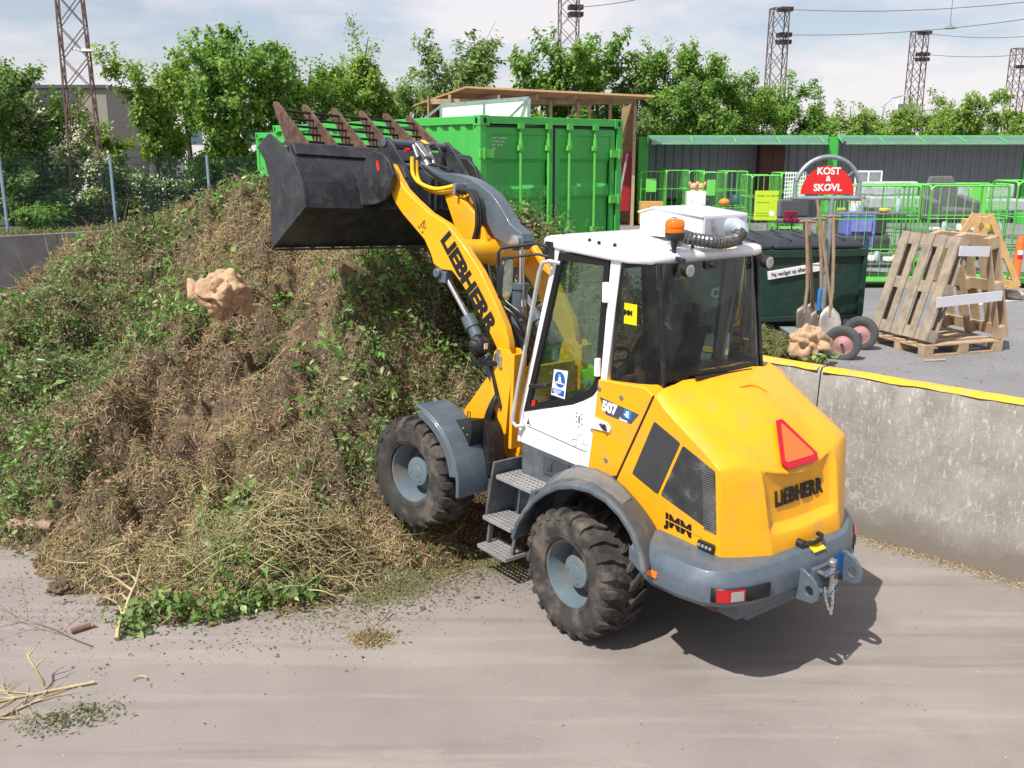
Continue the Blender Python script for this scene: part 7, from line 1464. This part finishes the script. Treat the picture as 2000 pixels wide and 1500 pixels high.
m = MB(); m.box(p0.x,p1.x,66,80,0,p0.z); m.build('wall', mat('white_render', (.72,.70,.70), .8, var=.04), bl); m = MB(); m.box(p0.x-.1,p1.x+.1,65.8,80,p0.z,p0.z+.2); m.build('roof_edge', mat('slate_edge', (.08,.09,.11), .5), bl)
for k in range(9):
    x = p0.x+1.6+k*1.9
    for z in (1.5, 4.4): m = MB(); m.box(x,x+.9,65.95,65.99,z,z+1.2); f = m.build('window', mat('window_blue', (.08,.14,.2), .1), bl)
# cars parked behind the fence
def car(u, y, col, label, rz=0):
    x = up(u, 400, y).x; t = thing('parked_car', label, 'car', (x, y, 0), rz, 'cars parked behind the fence'); m = MB()
    m.loft([[(xx, yy*.85, z) for xx, z in P] for yy, P in ((-.85,[(-2.1,.3),(-2.1,.75),(-1.5,.9),(-1.0,1.35),(.6,1.38),(1.2,.95),(2.0,.8),(2.1,.3)]),(.85,[(-2.1,.3),(-2.1,.75),(-1.5,.9),(-1.0,1.35),(.6,1.38),(1.2,.95),(2.0,.8),(2.1,.3)]))]); m.build('body', mat('car_paint_'+str(u), col, .25, coat=.6), t, bevel=.06)
    m = MB(); m.box(-.95,.75,-.73,-.725,.92,1.28); m.build('side_window', BKD, t)
    for xx in (-1.3, 1.3): m = MB(); m.tube([(xx,-.76,.32),(xx,-.6,.32)], .32, 16); m.build('wheel', TYR, t)
for u, y, c, l, r in ((20,47,(.55,.55,.55),'white car glimpsed through the fence at far left',.3),(360,50,(.5,.52,.55),'pale car parked beyond the fence behind the heap',.1),(425,52,(.05,.08,.14),'dark blue car parked beyond the fence near the bucket',-.1),(300,56,(.4,.42,.45),'silver car parked behind the middle fence panel',.0)): car(u, y, c, l, r)
# ---- trees: trunk, limbs, leaf clumps
LTR = [leafmat('tree_leaves_a', [(.075,.15,.028),(.12,.23,.038),(.19,.34,.055),(.30,.45,.11)], .42), leafmat('tree_leaves_b', [(.10,.165,.03),(.16,.26,.04),(.24,.36,.06),(.34,.47,.13)], .4), leafmat('tree_leaves_c', [(.07,.14,.035),(.12,.21,.05),(.18,.29,.075),(.27,.35,.12)], .4)]
BARK = mat('grey_brown_bark', (.13,.10,.08), .9, var=.3, vs=10, bump=.3)
BLOS = leafmat('white_blossom', [(.62,.62,.48),(.75,.74,.62),(.5,.52,.36)], .2)
def tree(x, y, z0, H, R, label, kind=0, nlimb=9, leaf=.135, dens=1., seed=0, form='round', name='broadleaf_tree', base=.25, bloom=0, droop=.3, group='trees behind the yard'):
    rn = np.random.RandomState(seed+100); t = thing(name, label, 'tree' if name != 'shrub' else 'shrub', (x, y, z0), 0, group)
    m = MB(); m.tube([(0,0,-.2),(rn.normal()*.08,rn.normal()*.08,H*.35),(rn.normal()*.15,rn.normal()*.15,H*.7),(rn.normal()*.2,0,H*.93)], [H*.018+.03,H*.014+.02,H*.008+.01,.012], 8)
    PP = []
    for k in range(nlimb):
        f = base+(1-base)*(k+rn.rand())/nlimb*.92; a = k*2.4+rn.normal()*.4; s0 = np.array([0,0,H*f*.85])
        if form == 'cone': ln = R*(1.12-f)*1.25
        elif form == 'vase': ln = R*(.5+.7*f)
        else: ln = R*math.sin(math.pi*min(.98, .16+.80*f))**.6
        ln *= rn.uniform(.7,1.2); rise = rn.uniform(.35,.9) if form != 'vase' else rn.uniform(.8,1.8)
        d = np.array([math.cos(a), math.sin(a), rise]); d /= np.linalg.norm(d); P_ = [s0+d*ln*q+np.array([0,0,(.10*q*q if form == 'vase' else -.06*q*q)*ln])+rn.normal(size=3)*.04*ln for q in (0,.33,.66,1.)]
        m.tube([tuple(p) for p in P_], [.035*H/6,.022*H/6,.012*H/6,.005], 5)
        # sub twigs
        for q in range(9):
            b = rn.uniform(.25,1.); c = s0+d*ln*b; dd = d*.6+rn.normal(size=3)*.6+np.array([0,0,.25]); dd /= np.linalg.norm(dd); l2 = ln*rn.uniform(.22,.42)
            m.tube([tuple(c), tuple(c+dd*l2*.55), tuple(c+dd*l2)], [.008,.005,.003], 4)
            n = int(52*dens*(l2/.8+.4)); tt = rn.rand(n)**.75; PP.append(c+dd*(l2*tt)[:, None]*1.08+rn.normal(size=(n,3))*(.07+.10*(1-tt))[:, None]*max(1.,R/2.2))
        n = int(46*dens); tt = .35+.7*rn.rand(n); PP.append(s0+d*(ln*tt)[:, None]+rn.normal(size=(n,3))*.09*max(1.,R/2.2))
    for k in range({'vase': 5, 'cone': 2}.get(form, 2)):
        a = rn.rand()*6.28; rr_ = R*.35*rn.rand(); s0 = np.array([rr_*math.cos(a), rr_*math.sin(a), H*rn.uniform(.6,.8)]); t_ = rn.uniform(.15,.6) if form != 'cone' else .1
        d = np.array([t_*math.cos(a), t_*math.sin(a), 1.]); d /= np.linalg.norm(d); ln = H*rn.uniform(.22,.36); bend = np.array([math.cos(a), math.sin(a), -.3])*.10*ln
        m.tube([tuple(s0), tuple(s0+d*ln*.5), tuple(s0+d*ln+bend)], [.02,.012,.004], 5); n = int(150*dens); tt = rn.rand(n); PP.append(s0+d*(ln*tt)[:, None]+bend*(tt**2)[:, None]+rn.normal(size=(n,3))*(.10+.10*(1-tt))[:, None])
    # leader
    n = int(50*dens); tt = .72+.26*rn.rand(n); PP.append(np.stack([np.zeros(n), np.zeros(n), H*tt], 1)+rn.normal(size=(n,3))*np.array([.18,.18,.05])*(1.3-tt)[:, None]*3*R/2)
    P = np.concatenate(PP); kz = H/max(H*.5, np.percentile(P[:, 2], 99.7)); P[:, 2] *= kz; m.v = [(v[0], v[1], v[2]*kz) for v in m.v]
    m.build('trunk', BARK, t, smooth=60, fix=False); P = P[P[:,2] > .1]; N = P/np.array([R,R,H])-np.array([0,0,.45]); N /= np.linalg.norm(N, axis=1, keepdims=True)+1e-6; N = N*.6+np.array([-.25,-.35,.75])*.6
    gs = globals(); old = gs['RS']; gs['RS'] = rn
    leaves('crown', P, N, leaf, LTR[kind], .62, .75, .2, droop, parent=t)
    if bloom: Q = P[rn.rand(len(P)) < bloom]; leaves('blossom', Q+rn.normal(size=Q.shape)*.08-np.array([.05,.12,-.05]), np.tile([-.2,-.5,.8], (len(Q),1)), leaf*.7, BLOS, .8, .8, parent=t)
    gs['RS'] = old
    return len(P)
def treeat(u, vtop, y, R, label, z0=None, **k):
    p = up(u, vtop, y); z0 = (1.44 if y < 45 else .6) if z0 is None else z0; return tree(p.x, y, z0, p.z-z0, R, label, **k)
NL = 0
TR = [ # u, vtop, y, R, label, kwargs
 (292,95,34,1.7,'light green tree with a thin trunk behind the middle fence panel',dict(kind=1,form='vase',nlimb=13,dens=1.0,base=.28)),
 (345,118,37,1.7,'rounded green tree just right of the light thin trunked one',dict(kind=0,nlimb=11,dens=1.0)),
 (440,55,33,2.3,'tallest cherry tree with arching sprays at upper left of the bucket',dict(kind=0,form='vase',nlimb=15,dens=1.2,base=.22,droop=.9,leaf=.15)),
 (535,50,34,1.9,'arching cherry tree directly above the toothed bucket frame',dict(kind=0,form='vase',nlimb=13,dens=1.15,base=.2,droop=.9,leaf=.15)),
 (600,110,36,2.0,'dense green tree between the cherry and the conical tree',dict(kind=0,nlimb=14,dens=1.35)),
 (708,50,38,1.9,'yellow green conical tree with a pointed top above the container',dict(kind=1,form='cone',nlimb=24,dens=1.4,base=.12)),
 (660,120,40,1.9,'bushy green tree left of the pointed conical one',dict(kind=1,nlimb=13,dens=1.3)),
 (775,150,42,1.6,'low green tree right of the pointed conical one',dict(kind=0,nlimb=11,dens=1.2)),
 (880,62,38,2.6,'wide open crowned tree behind the plywood shelter',dict(kind=2,form='vase',nlimb=14,dens=.95,leaf=.17)),
 (815,120,41,1.6,'thin branching tree at the left of the wide open one',dict(kind=2,form='vase',nlimb=9,dens=.8)),
 (1115,62,42,1.7,'slender wind blown tree in front of the middle mast',dict(kind=0,form='vase',nlimb=13,dens=.8,leaf=.2)),
 (1050,100,43,1.9,'sparse windswept tree left of the middle mast',dict(kind=0,form='vase',nlimb=10,dens=.75,leaf=.2)),
 (1165,70,44,1.9,'sparse windswept tree right of the middle mast',dict(kind=0,form='vase',nlimb=11,dens=.8,leaf=.2)),
 (1245,95,44,1.6,'narrow dark tree at the left of the right hand group',dict(kind=2,nlimb=12,dens=1.2)),
 (1305,85,44,2.3,'big green tree above the left end of the container shelter',dict(kind=0,nlimb=17,dens=1.5)),
 (1385,100,44,2.6,'broad deep green tree above the far roll cages',dict(kind=0,nlimb=18,dens=1.6)),
 (1455,145,45,2.2,'medium green tree right of the broad deep green one',dict(kind=1,nlimb=14,dens=1.4)),
 (1540,150,46,2.3,'tree with reddish twigs under the mast right of the middle',dict(kind=0,nlimb=14,dens=1.4)),
 (1600,185,46,2.0,'lower green tree behind the red half round sign',dict(kind=0,nlimb=13,dens=1.3)),
 (1665,200,48,1.8,'low thin tree in the gap right of the red sign',dict(kind=1,nlimb=11,dens=1.2)),
 (1740,205,49,2.3,'low spreading tree under the street lamp at right',dict(kind=1,nlimb=14,dens=1.3)),
 (1810,195,50,2.3,'light green tree under the shorter right mast',dict(kind=1,nlimb=14,dens=1.4)),
 (1890,178,50,2.4,'tallest light green tree of the hedge at far right',dict(kind=1,form='vase',nlimb=16,dens=1.3)),
 (1965,195,51,2.3,'light green tree beside the right edge mast',dict(kind=1,nlimb=14,dens=1.4)),
 (2040,200,52,2.2,'light green tree mostly beyond the right edge',dict(kind=1,nlimb=10,dens=1.2)),
 (-15,120,31,2.5,'dark green tree cut off by the left edge of the picture',dict(kind=2,nlimb=17,dens=1.5)),
 (45,205,33,1.6,'yellow green bush tree just inside the left edge',dict(kind=1,nlimb=13,dens=1.4)),
 (185,225,36,1.2,'green tree at the foot of the tall left mast',dict(kind=1,nlimb=12,dens=1.2)),
]
for i, (u, v, y, R, lb, k) in enumerate(TR): NL += treeat(u, v, y, R, lb, seed=i, **k)
SH = [(100,215,32.,1.6,'white flowering hawthorn shrub left of the tall mast',dict(kind=2,bloom=.5)),(150,250,31.2,1.3,'white flowering shrub in front of the tall mast foot',dict(kind=1,bloom=.6)),
 (25,290,30.3,1.3,'dark shrub behind the first fence panel',dict(kind=2)),(110,320,31,1.4,'dark shrub filling the second fence panel',dict(kind=2)),(180,330,32,1.2,'dense dark shrub by the second fence post',dict(kind=2,bloom=.1)),(260,335,33.4,1.2,'white speckled shrub behind the third fence panel',dict(kind=2,bloom=.3)),
 (330,345,34.5,1.1,'low shrub behind the third fence post',dict(kind=2,bloom=.2)),(420,300,35.5,1.5,'leafy shrub behind the heap crest by the bucket',dict(kind=0)),(490,280,36.5,1.6,'leafy shrub just left of the second green container',dict(kind=0)),(70,400,29.3,.8,'low green ivy clump on the far wall',dict(kind=0))]
for i, (u, v, y, R, lb, k) in enumerate(SH): NL += treeat(u, v, y, R, lb, seed=50+i, nlimb=11, dens=1.5, base=.02, name='shrub', group='shrubs behind the fence', leaf=.12, **k)
# hedge undergrowth below the trees behind the shelters: reads as one mass
n = 26000; xs = RS.uniform(-8, 34, n); ys = 45.5+RS.rand(n)*5; zs = .6+RS.rand(n)**.7*(3.9+1.1*vnoise(xs, ys, 2.4, 77)); P = np.stack([xs, ys, zs], 1); o = leaves('undergrowth', P, np.tile([-.3,-.6,.7], (n,1)), .24, LTR[0], .6, .8); tag(o, 'continuous leafy undergrowth below the trees behind the shelters', 'undergrowth', kind='stuff')
n = 9000; s_ = RS.rand(n)*17-5; P = np.stack([LP.x+LDr.x*s_+LN.x*(.25+1.1*RS.rand(n)), LP.y+LDr.y*s_+LN.y*(.25+1.1*RS.rand(n)), np.full(n, 1.45)], 1); o = blades('verge_grass', P, np.tile([0,0,1.], (n,1)), .22, .018, LTG, lay=.0); tag(o, 'rough grass growing along the top of the far left wall', 'grass', kind='stuff')
print('leaves', NL)
